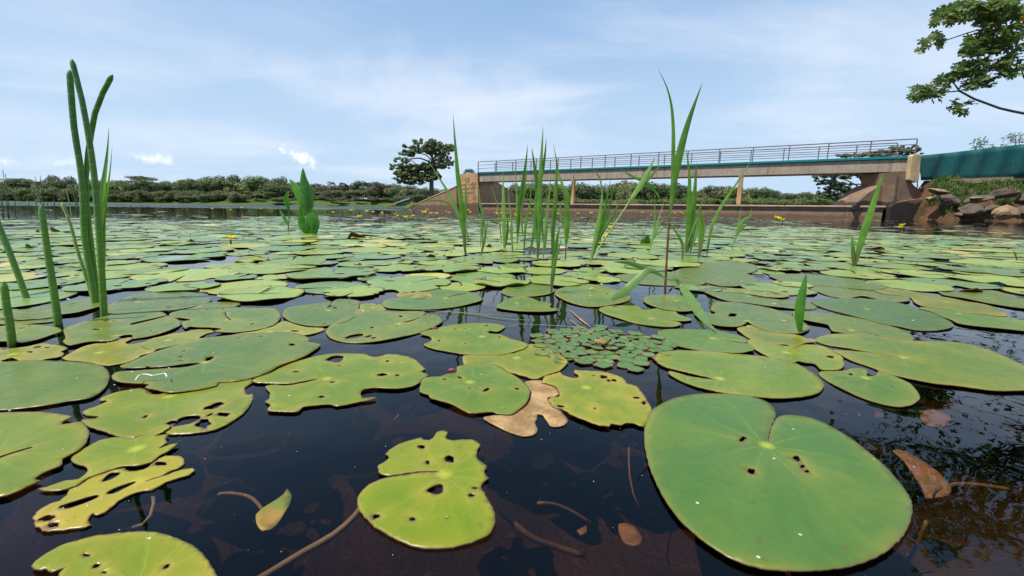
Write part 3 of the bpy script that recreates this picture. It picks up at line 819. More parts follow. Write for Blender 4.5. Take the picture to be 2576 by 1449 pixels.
# ------------------------------------------------------------------ trees
def crown_mesh(name, clumps, nleaf, size, cols, seed, flat=0.5, cluster=3):
    """clumps: (x,y,z,rx,ry,rz); leaf faces fill the shells of the clumps"""
    rg = np.random.default_rng(seed)
    vol = np.array([c[3] * c[4] * c[5] for c in clumps]) ** (2 / 3); vol = vol / vol.sum()
    V = []; C = []
    for c, w_ in zip(clumps, vol):
        k = max(6, int(nleaf * w_))
        d = rg.normal(size=(k, 3)); d /= np.linalg.norm(d, axis=1)[:, None]
        d[:, 2] = np.where(rg.random(k) < .35, -np.abs(d[:, 2]) * .5, np.abs(d[:, 2]))
        r = rg.uniform(.35, 1.12, k) ** .7
        p = np.array(c[:3]) + d * r[:, None] * np.array(c[3:6])
        nrm = d * .6 + rg.normal(size=(k, 3)) * .55 + np.array([0, 0, flat]); nrm /= np.linalg.norm(nrm, axis=1)[:, None]
        t1 = np.cross(nrm, rg.normal(size=(k, 3))); t1 /= np.linalg.norm(t1, axis=1)[:, None]
        t2 = np.cross(nrm, t1)
        s = size * rg.uniform(.55, 1.3, k)[:, None]
        V.append(np.stack([p - t1 * s, p + t2 * s * .55 - nrm * s * .12, p + t1 * s, p - t2 * s * .55 - nrm * s * .12], 1))
        cc = np.array(cols)[rg.integers(0, len(cols), k)] * rg.uniform(.70, 1.3, k)[:, None] * rg.uniform(.8, 1.2)
        C.append(cc)
    V = np.concatenate(V); C = np.concatenate(C); n = len(V)
    me = bpy.data.meshes.new(name)
    me.vertices.add(n * 4); me.vertices.foreach_set('co', V.reshape(-1).astype(np.float32))
    me.loops.add(n * 4); me.loops.foreach_set('vertex_index', np.arange(n * 4, dtype=np.int32))
    me.polygons.add(n); me.polygons.foreach_set('loop_start', np.arange(0, n * 4, 4, dtype=np.int32)); me.polygons.foreach_set('loop_total', np.full(n, 4, dtype=np.int32))
    me.materials.append(M['foliage']); me.update(calc_edges=True)
    at = me.attributes.new('tint', 'FLOAT_COLOR', 'FACE')
    at.data.foreach_set('color', np.concatenate([C, np.ones((n, 1))], 1).astype(np.float32).ravel())
    return me
def limb_mesh(name, paths, mat):
    mb = MB()
    for pts, r0, r1 in paths:
        q = catmull(pts, 0.35, False)
        mb.tube(q, [r0 + (r1 - r0) * i / (len(q) - 1) for i in range(len(q))], 6)
    me = bpy.data.meshes.new(name); me.from_pydata(mb.v, [], mb.f); me.materials.append(M[mat])
    me.polygons.foreach_set('use_smooth', [True] * len(me.polygons)); me.update()
    return me
GR = [(.150, .185, .055), (.110, .140, .045), (.200, .230, .080), (.165, .180, .085)]
GRB = [(.11, .18, .04), (.08, .14, .035), (.15, .21, .06)]
BRN = [(.17, .135, .095), (.12, .115, .065), (.21, .17, .12)]
def proto(kind, seed):
    rr = random.Random(seed)
    if kind == 'round':
        cl = [(rr.uniform(-.33, .33), rr.uniform(-.3, .3), rr.uniform(.22, .78), rr.uniform(.16, .27), rr.uniform(.16, .26), rr.uniform(.10, .18)) for _ in range(17)]
        cr = crown_mesh('crown', cl, 4200, .030, GR if seed % 3 else GRB, seed)
        tr = limb_mesh('trunk', [([(0, 0, -.03), (.01, 0, .3), (-.02, .02, .6)], .022, .008)] + [([(0, 0, rr.uniform(.2, .4)), (rr.uniform(-.15, .15), rr.uniform(-.1, .1), .5), (rr.uniform(-.3, .3), rr.uniform(-.2, .2), rr.uniform(.5, .75))], .011, .004) for _ in range(5)], 'bark')
    elif kind == 'umbrella':
        cl = [(rr.uniform(-.5, .5), rr.uniform(-.4, .4), rr.uniform(.70, .92), rr.uniform(.15, .28), rr.uniform(.15, .26), rr.uniform(.05, .09)) for _ in range(15)]
        cr = crown_mesh('crown', cl, 3000, .026, GR, seed)
        tr = limb_mesh('trunk', [([(0, 0, -.03), (.01, 0, .3), (-.02, .02, .62)], .026, .012)] + [([(0, 0, rr.uniform(.35, .5)), (rr.uniform(-.2, .2), rr.uniform(-.1, .1), .66), (rr.uniform(-.45, .45), rr.uniform(-.3, .3), .82)], .012, .004) for _ in range(8)], 'bark')
    elif kind == 'bush':
        cl = [(rr.uniform(-.55, .55), rr.uniform(-.4, .4), rr.uniform(.10, .72), rr.uniform(.22, .34), rr.uniform(.2, .32), rr.uniform(.14, .24)) for _ in range(16)]
        cr = crown_mesh('crown', cl, 5200, .036, [(.145, .195, .052), (.11, .15, .045), (.20, .245, .075)] if seed % 2 else GR, seed)
        tr = limb_mesh('trunk', [([(0, 0, -.03), (.03, 0, .3), (0, .02, .5)], .02, .008)], 'bark')
    elif kind == 'palm':
        tr = limb_mesh('trunk', [([(0, 0, -.03), (.02, 0, .35), (.0, .0, .8)], .022, .016)], 'bark_pale')
        mb = MB()
        for k in range(17):
            a = 2 * math.pi * k / 17 + rr.uniform(-.15, .15); L = rr.uniform(.24, .33); el = rr.uniform(-.15, 1.0)
            d = Vector((math.cos(a), math.sin(a), 0)); prev = None
            pts = []
            for j in range(8):
                u = j / 7
                pts.append(Vector((0, 0, .8)) + d * L * u * math.cos(el * .6) + Vector((0, 0, L * (el * u - (.75 + .4 * el) * u * u))))
            for j in range(7):
                for sgn in (-1, 1):
                    for q in range(2):
                        p = pts[j].lerp(pts[j + 1], q / 2); s_ = Vector((-d.y, d.x, 0)) * sgn
                        wd = .085 * math.sin(math.pi * min(1, (j + q / 2 + 1) / 8.2)) + .01
                        g = rr.uniform(.7, 1.3); c_ = (.075 * g, .115 * g, .035 * g)
                        e = p + s_ * wd + d * wd * .6 - Vector((0, 0, wd * .6))
                        mb.add([p, p + d * .016, e + d * .006, e], [(0, 1, 2, 3)], c_)
        me = bpy.data.meshes.new('crown'); me.from_pydata(mb.v, [], mb.f); me.materials.append(M['foliage']); me.update()
        at = me.attributes.new('tint', 'FLOAT_COLOR', 'FACE'); at.data.foreach_set('color', np.array([(*c, 1) for c in mb.c], dtype=np.float32).ravel())
        cr = me
    else:   # bare, dry
        paths = [([(0, 0, -.03), (.01, 0, .3), (-.02, .02, .7)], .018, .006)]
        for _ in range(16):
            z = rr.uniform(.25, .65); x, y = rr.uniform(-.3, .3), rr.uniform(-.25, .25)
            paths.append(([(0, 0, z), (x * .6, y * .6, z + .12), (x, y, z + rr.uniform(.15, .35))], .009, .002))
        tr = limb_mesh('trunk', paths, 'bark_pale')
        cl = [(rr.uniform(-.3, .3), rr.uniform(-.25, .25), rr.uniform(.25, .75), .16, .16, .12) for _ in range(10)]
        cr = crown_mesh('crown', cl, 2000, .028, BRN, seed)
    return tr, cr
PROT = {'round': [proto('round', s) for s in (1, 2, 3, 4)], 'umbrella': [proto('umbrella', s) for s in (11, 12)], 'bush': [proto('bush', s) for s in (21, 22, 23)], 'palm': [proto('palm', 31), proto('palm', 32)], 'bare': [proto('bare', 41), proto('bare', 42)]}
def tree(kind, x, y, z, h, wd, label, group, nm=None, cat=None, i=0):
    t_, c_ = PROT[kind][i % len(PROT[kind])]
    r_ = empty(nm or {'round': 'broadleaf_tree', 'umbrella': 'umbrella_tree', 'bush': 'bush', 'palm': 'palm_tree', 'bare': 'dry_tree'}[kind], (x, y, z))
    r_.rotation_euler = (0, 0, random.uniform(0, 6.28)); r_.scale = (wd, wd, h)
    tag(r_, label, cat or ('bush' if kind == 'bush' else 'tree'), group)
    for n_, me in (('trunk', t_), ('crown', c_)):
        link(bpy.data.objects.new(n_, me), r_)
    return r_
def tree_px(kind, x, ytop, ybase, Y, wpx, label, group, i=0):
    b_ = at_y(x, ybase, Y); tp = at_y(x, ytop, Y)
    s = {'round': .96, 'umbrella': 1.0, 'bush': .9, 'palm': .98, 'bare': .95}[kind]
    return tree(kind, b_.x, Y, b_.z, (tp.z - b_.z) / s, wpx * Y / F_PX / {'round': .95, 'umbrella': 1.35, 'bush': 1.45, 'palm': .6, 'bare': .9}[kind], label, group, i=i)
ORD = ['first', 'second', 'third', 'fourth', 'fifth', 'sixth', 'seventh', 'eighth', 'ninth', 'tenth', 'eleventh', 'twelfth', 'thirteenth', 'fourteenth', 'fifteenth', 'sixteenth',
       'seventeenth', 'eighteenth', 'nineteenth', 'twentieth']
def ordn(n):
    tens = ['', '', 'twenty', 'thirty', 'forty', 'fifty', 'sixty', 'seventy', 'eighty', 'ninety']
    if n < 20: return ORD[n]
    q = n + 1
    return f"{tens[q // 10]}-{ORD[q % 10 - 1]}" if q % 10 else {20: 'twentieth', 30: 'thirtieth', 40: 'fortieth', 50: 'fiftieth', 60: 'sixtieth', 70: 'seventieth', 80: 'eightieth', 90: 'ninetieth'}[q]

# emergent trees on the far left shore
for i, (kd, x, yt, w_, lab) in enumerate([
    ('umbrella', 42, 447, 66, 'thin open-crowned tree rising over the far shore near the left frame edge'),
    ('round', 158, 437, 52, 'dark domed tree on the far shore just left of the tall reeds'),
    ('umbrella', 352, 441, 74, 'flat-topped grey-green tree on the far shore right of the tall reeds'),
    ('umbrella', 497, 447, 34, 'slim airy tree left of the dark round tree on the far shore'),
    ('round', 532, 437, 44, 'dark round-headed tree standing highest on the far left shore'),
    ('round', 582, 436, 60, 'broad tree right of the dark round-headed tree on the far shore'),
    ('round', 645, 438, 70, 'wide spreading tree on the far shore left of the broad-leaved plant'),
    ('round', 705, 452, 60, 'lower rounded tree directly left of the broad-leaved plant'),
    ('palm', 836, 450, 22, 'leftmost palm above the dry scrub on the far shore'),
    ('palm', 866, 452, 24, 'second palm from left above the dry scrub'),
    ('round', 902, 449, 34, 'small round tree between the two palm pairs on the far shore'),
    ('palm', 926, 451, 24, 'third palm from left above the dry scrub'),
    ('palm', 963, 458, 24, 'rightmost palm of the dry scrub, left of the big umbrella tree'),
    ('round', 980, 462, 36, 'dark round tree beside the rightmost scrub palm')]):
    tree_px(kd, x, yt, 505, 168, w_ * 1.12, lab, 'taller trees on the far left shore', i)
# the forest belt on the far shore
xs_ = [(-150 + k * 15.5 + random.uniform(-5, 5)) for k in range(78)]
cnt = 0
for x in xs_:
    if x > 1010: break
    yt = 456 + random.uniform(-11, 9)
    if x > 450 and x < 760: yt -= 3
    if x > 800: yt += 5
    dry = 775 < x < 975
    kd = 'bare' if dry and random.random() < .75 else random.choice(['round', 'round', 'bush'])
    tree_px(kd, x, yt, 505, random.uniform(163, 178), random.uniform(34, 76), f"{ordn(cnt)} tree from the left in the far shore forest belt", 'forest belt trees on the far left shore', cnt); cnt += 1
for k in range(62):     # a second, farther row closes the belt
    x = -150 + k * 19.5 + random.uniform(-6, 6)
    if x > 1030: break
    tree_px(random.choice(['round', 'bush']), x, 459 + random.uniform(-6, 6) + (6 if x > 760 else 0), 500, random.uniform(184, 196), random.uniform(52, 70), f"{ordn(k)} tree from the left in the rear row of the far shore forest", 'rear row of the far shore forest', k)
for k in range(26):
    x = 600 + k * 17 + random.uniform(-5, 5)
    tree_px('bush' if k % 3 else 'bare', x, random.uniform(474, 482), 499, random.uniform(161, 166), random.uniform(44, 60), f"{ordn(k)} scrub bush from the left above the far meadow", 'scrub above the far meadow', k)
cnt = 0
for k in range(100):
    x = -130 + k * 11.5 + random.uniform(-6, 6)
    yt = random.uniform(470, 484)
    if x > 1000: break
    if 230 < x: yt = random.uniform(476, 490)
    Yd = random.uniform(153, 159)
    if x > 610:
        if random.random() < .6: continue
        Yd = random.uniform(140, 160); yt = random.uniform(490, 500)
    tree_px('bush' if not (760 < x < 960) else 'bare', x, yt, 509, Yd, random.uniform(34, 56), f"{ordn(cnt)} waterside bush from the left on the far shore", 'bushes along the far left shore', cnt); cnt += 1

# trees seen under the bridge
cnt = 0
for k in range(46):
    x = 1285 + k * 19 + random.uniform(-6, 6)
    if x > 2150: break
    yt = {0: 458, 1: 457, 2: 462, 3: 466, 4: 470}[min(4, int(abs(x - 1450) // 120))] + random.uniform(-4, 5)
    if 1700 < x < 1790: yt = 480
    if 1950 < x < 2060: yt = 483
    if 1860 < x < 1950: yt = 470
    if x > 2060: yt = 492
    tree_px(random.choice(['bush', 'round', 'bush']), x, yt, 527, random.uniform(66, 76), random.uniform(52, 80), f"{ordn(cnt)} tree from the left in the row framed under the footbridge", 'trees seen under the footbridge', cnt); cnt += 1
cnt = 0
for k in range(40):
    x = 1330 + k * 21 + random.uniform(-6, 6)
    if x > 2160: break
    tree_px('bush', x, random.uniform(496, 503), 528, random.uniform(54, 60), random.uniform(46, 66), f"{ordn(cnt)} low bush from the left just behind the weir capping", 'low bushes behind the weir', cnt); cnt += 1
# hillside scrub around the big left tree
for i, (x, yt, w_, Y, lab) in enumerate([
    (1000, 470, 56, 86, 'dark bush left of the big umbrella tree trunk'), (1030, 472, 64, 82, 'thick bush under the big umbrella tree'),
    (1070, 468, 60, 80, 'bush right under the trunk of the big umbrella tree'), (1100, 474, 50, 78, 'bush right of the big umbrella tree trunk'),
    (1128, 478, 44, 74, 'small bush above the wing wall coping'), (1012, 490, 44, 76, 'low bush at the foot of the slope by the gauge pole'),
    (1050, 488, 54, 74, 'low bush on the bank above the wing wall lower end'), (1092, 490, 46, 70, 'low bush on the bank above the wing wall middle')]):
    tree_px('bush', x, yt, 512, Y, w_, lab, 'bushes around the big umbrella tree', i)
tree_px('palm', 1127, 470, 520, 60, 44, 'low palm with fronds beside the left abutment and umbrella tree', None, 0)
tree_px('palm', 1180, 415, 490, 60, 36, 'single palm head showing above the left abutment', None, 1)

# the big umbrella tree at the left end of the bridge
def custom_tree(name, label, base_px, Y, trunk, limbs, clumps, nleaf, size, seed, depth=0.5, cols=GR, fat=1.0):
    b_ = at_y(*base_px, Y)
    r_ = empty(name, b_); tag(r_, label, 'tree')
    rr = random.Random(seed); k = Y / F_PX
    def P(x, y, o=0): 
        p = at_y(x, y, Y) - b_; return (p.x, o, p.z)
    paths = [([P(x, y) for x, y in trunk[0]], trunk[1] * k, trunk[2] * k)]
    for pts, r0, r1 in limbs:
        o1 = rr.uniform(-1, 1) * 30 * k
        paths.append(([P(x, y, o1 * j / (len(pts) - 1)) for j, (x, y) in enumerate(pts)], r0 * k, r1 * k))
    link(bpy.data.objects.new('trunk', limb_mesh('trunk', paths, 'bark')), r_)
    cl = []
    for (x, y, rx, ry) in clumps:
        p = P(x, y)
        for _ in range(24):
            cl.append((p[0] + rr.uniform(-.95, .95) * rx * k, rr.uniform(-1, 1) * depth * 60 * k, p[2] + rr.uniform(-.75, .75) * ry * k, rx * k * rr.uniform(.12, .26), rx * k * .25, ry * k * rr.uniform(.16, .30) * fat))
    o = link(bpy.data.objects.new('crown', crown_mesh('crown', cl, nleaf, size, cols, seed)), r_)
    return r_
c4 = lambda L: [(*D('L4', a, b), ds('L4', c), ds('L4', d)) for a, b, c, d in L]
l4 = lambda L: [D('L4', a, b) for a, b in L]
custom_tree('umbrella_tree', 'big spreading umbrella tree with layered crown left of the bridge', (1088, 512), 64,
    (l4([(655, 900), (645, 700), (655, 560), (650, 430), (655, 300)]), 7.5, 2.5),
    [(l4([(650, 450), (560, 400), (480, 380), (330, 400)]), 2.2, .8), (l4([(640, 470), (560, 440), (470, 460), (370, 370)]), 2, .7), (l4([(655, 400), (720, 330), (800, 280)]), 2.2, .8),
     (l4([(650, 520), (560, 520), (400, 520), (250, 510)]), 2.5, .8), (l4([(650, 450), (740, 430), (840, 440)]), 2, .8), (l4([(655, 380), (590, 300), (540, 220)]), 2, .7), (l4([(645, 560), (500, 600), (300, 640)]), 2, .7),
     (l4([(650, 420), (600, 360), (520, 330), (400, 330)]), 1.6, .6), (l4([(655, 400), (680, 340), (700, 250)]), 1.6, .6)],
    c4([(560, 215, 110, 55), (640, 250, 130, 60), (760, 250, 130, 45), (850, 270, 70, 38), (450, 290, 120, 45), (370, 330, 90, 45), (300, 410, 70, 45), (560, 290, 120, 40), (690, 310, 110, 40),
        (800, 350, 60, 50), (810, 430, 85, 50), (790, 480, 70, 35), (760, 400, 60, 40), (300, 500, 120, 38), (400, 510, 120, 45), (520, 500, 130, 55), (620, 520, 100, 60), (350, 580, 130, 50), (480, 600, 130, 60), (600, 600, 90, 50), (330, 640, 110, 40), (450, 670, 110, 40), (690, 480, 70, 60), (700, 600, 60, 45)]),
    42000, 0.125, 5, cols=[(.165, .215, .07), (.12, .165, .055), (.23, .265, .12)], fat=1.75)
c6 = lambda L: [(*D('L6', a, b), ds('L6', c), ds('L6', d)) for a, b, c, d in L]
l6 = lambda L: [D('L6', a, b) for a, b in L]
custom_tree('umbrella_tree', 'open-branched tree behind the bridge right end, seen through the opening', (2186, 520), 34,
    (l6([(1110, 790), (1100, 640), (1060, 560), (1010, 480), (1000, 380), (1010, 300)]), 4, 2),
    [(l6([(1060, 600), (1120, 540), (1180, 470), (1250, 420)]), 2, .7), (l6([(1080, 640), (1000, 560), (900, 500), (800, 470)]), 2, .7), (l6([(1040, 560), (950, 560), (820, 590), (700, 600)]), 1.6, .6), (l6([(1080, 620), (980, 650), (850, 650), (700, 660)]), 1.6, .6), (l6([(1040, 520), (1100, 400), (1250, 300), (1380, 250)]), 2, .7)],
    c6([(700, 480, 80, 30), (820, 480, 100, 35), (950, 470, 90, 30), (1080, 470, 90, 25), (1210, 470, 80, 30), (720, 540, 80, 28), (830, 560, 90, 28), (900, 610, 110, 30), (760, 590, 80, 25), (700, 650, 90, 30), (820, 670, 110, 40), (930, 700, 90, 30), (640, 480, 40, 22),
        (930, 285, 80, 18), (1030, 285, 70, 18), (1180, 270, 90, 20), (1320, 235, 90, 26), (1420, 235, 110, 36), (1500, 265, 60, 20), (1250, 290, 100, 18), (1240, 520, 50, 30)]),
    22000, 0.075, 8, 0.4, [(.09, .14, .055), (.07, .11, .045), (.14, .18, .085)], 1.8)
custom_tree('bush', 'leafy bright bush on the weir line below the open-branched tree', (2105, 520), 36,
    (l6([(800, 780), (800, 740)]), 2, 1), [], c6([(700, 700, 90, 50), (820, 720, 80, 40), (560, 715, 110, 35), (450, 730, 80, 28), (920, 735, 60, 26), (650, 740, 200, 20)]), 3500, .07, 9, .4, GRB)
# sprigs above the tarp
for x, yt, w_, lab in ((2150, 110, 90, 'thin sprig bush sticking up above the tarp'), (2480, 60, 150, 'feathery bush above the tarp at the right frame edge'), (2340, 175, 100, 'low feathery bush top just over the tarp edge')):
    X0, Y0 = D('L6', x, yt); r_ = custom_tree('bush', lab, (X0, 440), 22.5, ([(X0, 440), (X0 + 2, 400), (X0 + 4, Y0 + 6)], 1.2, .4), [([(X0, 400), (X0 + 9, 380), (X0 + 16, Y0 + 6)], .7, .3), ([(X0, 400), (X0 - 8, 385), (X0 - 13, Y0 + 10)], .7, .3)],
        [(X0 + 3, Y0 + 8, w_ / 12, 7), (X0 - 6, Y0 + 18, w_ / 10, 6), (X0 + 10, Y0 + 22, w_ / 9, 9), (X0, Y0 + 34, w_ / 6, 12), (X0 + 6, Y0 + 50, w_ / 4, 14)], 420, .035, int(x), .3, GRB)

# the big overhanging tree at the upper right
def palmate(seed):
    rr = random.Random(seed); v = []; f = []; nl = 6
    outl = []
    for k in range(nl):
        a0 = -2.3 + 4.6 * k / (nl - 1)
        L = 1.0 - 0.10 * abs(k - 2.5) + rr.uniform(-.05, .05)
        for da, rr_ in ((-.42, .50), (-.27, .86), (0.0, 1.0), (.27, .86), (.42, .50)):
            outl.append((a0 + da * .95, L * rr_))
    v.append((0, 0, 0))
    for a, r_ in outl: v.append((r_ * math.cos(a), r_ * math.sin(a), -.30 * r_ * r_ + .08 * math.cos(a * 5)))
    for i in range(1, len(v) - 1): f.append((0, i, i + 1))
    me = bpy.data.meshes.new('leaf'); me.from_pydata(v, [], f); me.update(); return me
LM = []
for s_, mt in ((1, 'bigleaf'), (2, 'bigleaf'), (3, 'bigleaf'), (4, 'bigleaf_orange')):
    me = palmate(s_); me.materials.append(M[mt]); LM.append(me)
def overhang():
    Y0 = 11.0
    d7 = lambda x, y: D('L7', x, y)
    rr = random.Random(77)
    root = empty('overhanging_tree', (16.5, 12.5, -0.3)); tag(root, 'large-leaved tree reaching in over the water at the upper right corner', 'tree')
    def P(x, y, o=0.0): return at_y(*d7(x, y), Y0 + o)
    hub = Vector((16.2, 12.3, 5.2))
    paths = [([Vector((16.5, 12.5, -.5)), Vector((16.4, 12.5, 2.0)), Vector((16.2, 12.3, 5.2)), Vector((15.8, 12, 7.4))], .22, .08)]
    br_ = [([hub - Vector((0, 0, 1.6)), P(2100, 1400, .7), P(1681, 1310, .3), P(1400, 1250), P(1100, 1140), P(935, 1050)], .05, .022),
           ([P(935, 1050), P(870, 960), P(800, 930)], .018, .010), ([P(935, 1050), P(830, 1060), P(720, 1080), P(520, 1080)], .016, .008), ([P(1060, 1150), P(1020, 1180), P(950, 1210)], .012, .007), ([P(935, 1050), P(1000, 1030), P(1150, 990)], .012, .007),
           ([hub, P(2000, 620, .5), P(1681, 585, .2), P(1520, 570), P(1300, 590), P(1080, 560)], .04, .014), ([P(1520, 570), P(1460, 480), P(1330, 400), P(1220, 350), P(1150, 345), P(1000, 390), P(770, 470), P(560, 530)], .02, .010),
           ([hub, P(2000, 900, .6), P(1681, 900, .3), P(1620, 700), P(1560, 600), P(1640, 430)], .03, .012), ([P(1620, 760), P(1560, 800), P(1400, 830)], .014, .008),
           ([hub + Vector((0, 0, 1)), P(1900, 200, .4), P(1600, 160, .1), P(1300, 190), P(1000, 170), P(700, 240)], .04, .010), ([P(1600, 160), P(1400, 60), P(1100, 20)], .02, .01), ([P(1220, 350), P(1180, 250), P(1000, 200)], .012, .007),
           ([P(1480, 300), P(1470, 200), P(1500, 50)], .016, .008)]
    # the rest of the crown goes on above the frame
    up = []
    for k in range(14):
        a = rr.uniform(-.5, 1.0); e = Vector((rr.uniform(10.6, 15.6), rr.uniform(10.5, 13.5), rr.uniform(7.0, 8.8)))
        br_.append(([hub + Vector((-.2, 0, rr.uniform(.5, 2.5))), (hub + e) / 2 + Vector((0, 0, .8)), e], .04, .012)); up.append(e)
    me = limb_mesh('trunk', [([tuple(Vector(p) - root.location) for p in pts], r0, r1) for pts, r0, r1 in paths], 'bark')
    link(bpy.data.objects.new('trunk', me), root)
    for pts, r0, r1 in br_:
        me = limb_mesh('branch', [([tuple(Vector(p) - root.location) for p in pts], r0, r1)], 'bark')
        link(bpy.data.objects.new('branch', me), root)
    # foliage clumps traced in the frame: x, y, rx, ry, leaves
    cl = [(650, 240, 90, 50, 12), (760, 160, 110, 60, 18), (870, 110, 120, 60, 22), (980, 170, 140, 70, 30), (1000, 60, 120, 60, 22), (1130, 110, 130, 90, 34), (1250, 60, 130, 70, 30), (1300, 200, 120, 80, 30),
          (1400, 130, 120, 80, 28), (1420, 30, 140, 50, 26), (1560, 60, 120, 70, 26), (1640, 150, 90, 90, 24), (850, 230, 90, 40, 12), (1210, 250, 80, 60, 14), (1350, 290, 120, 70, 26), (1470, 380, 120, 80, 26), (1600, 350, 100, 90, 24),
          (650, 420, 70, 40, 9), (700, 500, 70, 50, 10), (560, 490, 60, 40, 7), (480, 570, 35, 40, 4), (1250, 400, 90, 60, 18), (1120, 470, 110, 60, 22), (1040, 540, 80, 60, 14), (1060, 610, 90, 40, 14), (1200, 560, 110, 60, 22), (1320, 500, 110, 70, 24), (1400, 560, 120, 60, 20), (1500, 480, 90, 60, 14),
          (1260, 700, 60, 40, 8), (1100, 720, 110, 40, 16), (950, 760, 90, 50, 14), (1160, 790, 120, 60, 26), (1030, 830, 120, 60, 24), (870, 870, 100, 50, 18), (760, 920, 110, 45, 16), (1220, 900, 90, 50, 16), (1130, 950, 120, 60, 22), (1050, 1000, 80, 40, 9), (1230, 970, 60, 40, 8),
          (480, 1010, 90, 40, 12), (600, 1020, 100, 50, 18), (700, 1040, 90, 50, 12), (520, 1110, 110, 60, 16), (420, 1130, 60, 40, 6), (660, 1110, 80, 35, 8), (900, 1180, 60, 30, 5), (1060, 1190, 50, 30, 4), (870, 1260, 60, 50, 8), (970, 1270, 70, 50, 10),
          (1450, 700, 100, 60, 14), (1560, 650, 90, 60, 14), (1400, 770, 90, 60, 12), (1520, 800, 110, 70, 16), (1400, 880, 50, 40, 5), (1560, 860, 60, 50, 6), (1640, 760, 60, 60, 8), (1640, 560, 60, 60, 8)]
    spots = []
    for (x, y, rx, ry, n) in cl:
        for _ in range(int(n * 1.05)):
            a = rr.uniform(0, 6.28); q = math.sqrt(rr.random())
            p = P(x + q * math.cos(a) * rx, y + q * math.sin(a) * ry, rr.uniform(-.45, .45))
            orange = (abs(x - 690) < 60 and abs(y - 510) < 60 and rr.random() < .4) or (rr.random() < .008)
            spots.append((p, orange, True))
    for e in up + [Vector((rr.uniform(10.4, 16), rr.uniform(10.4, 13.6), rr.uniform(6.6, 9.2))) for _ in range(34)]:
        for _ in range(34):
            d = Vector((rr.gauss(0, 1), rr.gauss(0, 1), rr.gauss(0, .45)))
            p = e + d * .55
            if pix(p)[1] > -20 or (p.z - .3) > .60 * math.hypot(p.x, p.y): continue
            spots.append((p, rr.random() < .03, False))
    for k in range(900):       # off to the right, out of frame
        p = Vector((rr.uniform(13.6, 19), rr.uniform(10, 15), rr.uniform(2.6, 9.5)))
        if pix(p)[0] < 2600: continue
        if fbm(p.x, p.z + p.y, .7) < -.05: continue
        spots.append((p, rr.random() < .03, False))
    spots.sort(key=lambda s: not s[2])
    mbv = []; mbf = []; ti = []
    for i, (p, orange, vis) in enumerate(spots):
        me = LM[3] if orange else LM[i % 3]
        s = rr.uniform(.10, .165)
        rot = Matrix.Rotation(rr.uniform(0, 6.28), 4, 'Z') @ Matrix.Rotation(rr.uniform(-.2, 1.1), 4, 'X') @ Matrix.Rotation(rr.uniform(-.5, .5), 4, 'Y')
        mw = Matrix.Translation(Vector(p) - root.location) @ rot @ Matrix.Scale(s, 4)
        if i < 300 and vis:
            o = bpy.data.objects.new('leaf', me); col.objects.link(o); o.parent = root; o.matrix_local = mw
        else:
            n = len(mbv)
            mbv += [tuple(mw @ v.co) for v in me.vertices]; mbf += [tuple(n + q for q in f.vertices) for f in me.polygons]; ti += [1 if orange else 0] * len(me.polygons)
    o = mesh_obj('foliage', mbv, mbf, [M['bigleaf'], M['bigleaf_orange']], root, False, midx=ti); o['kind'] = 'stuff'
overhang()

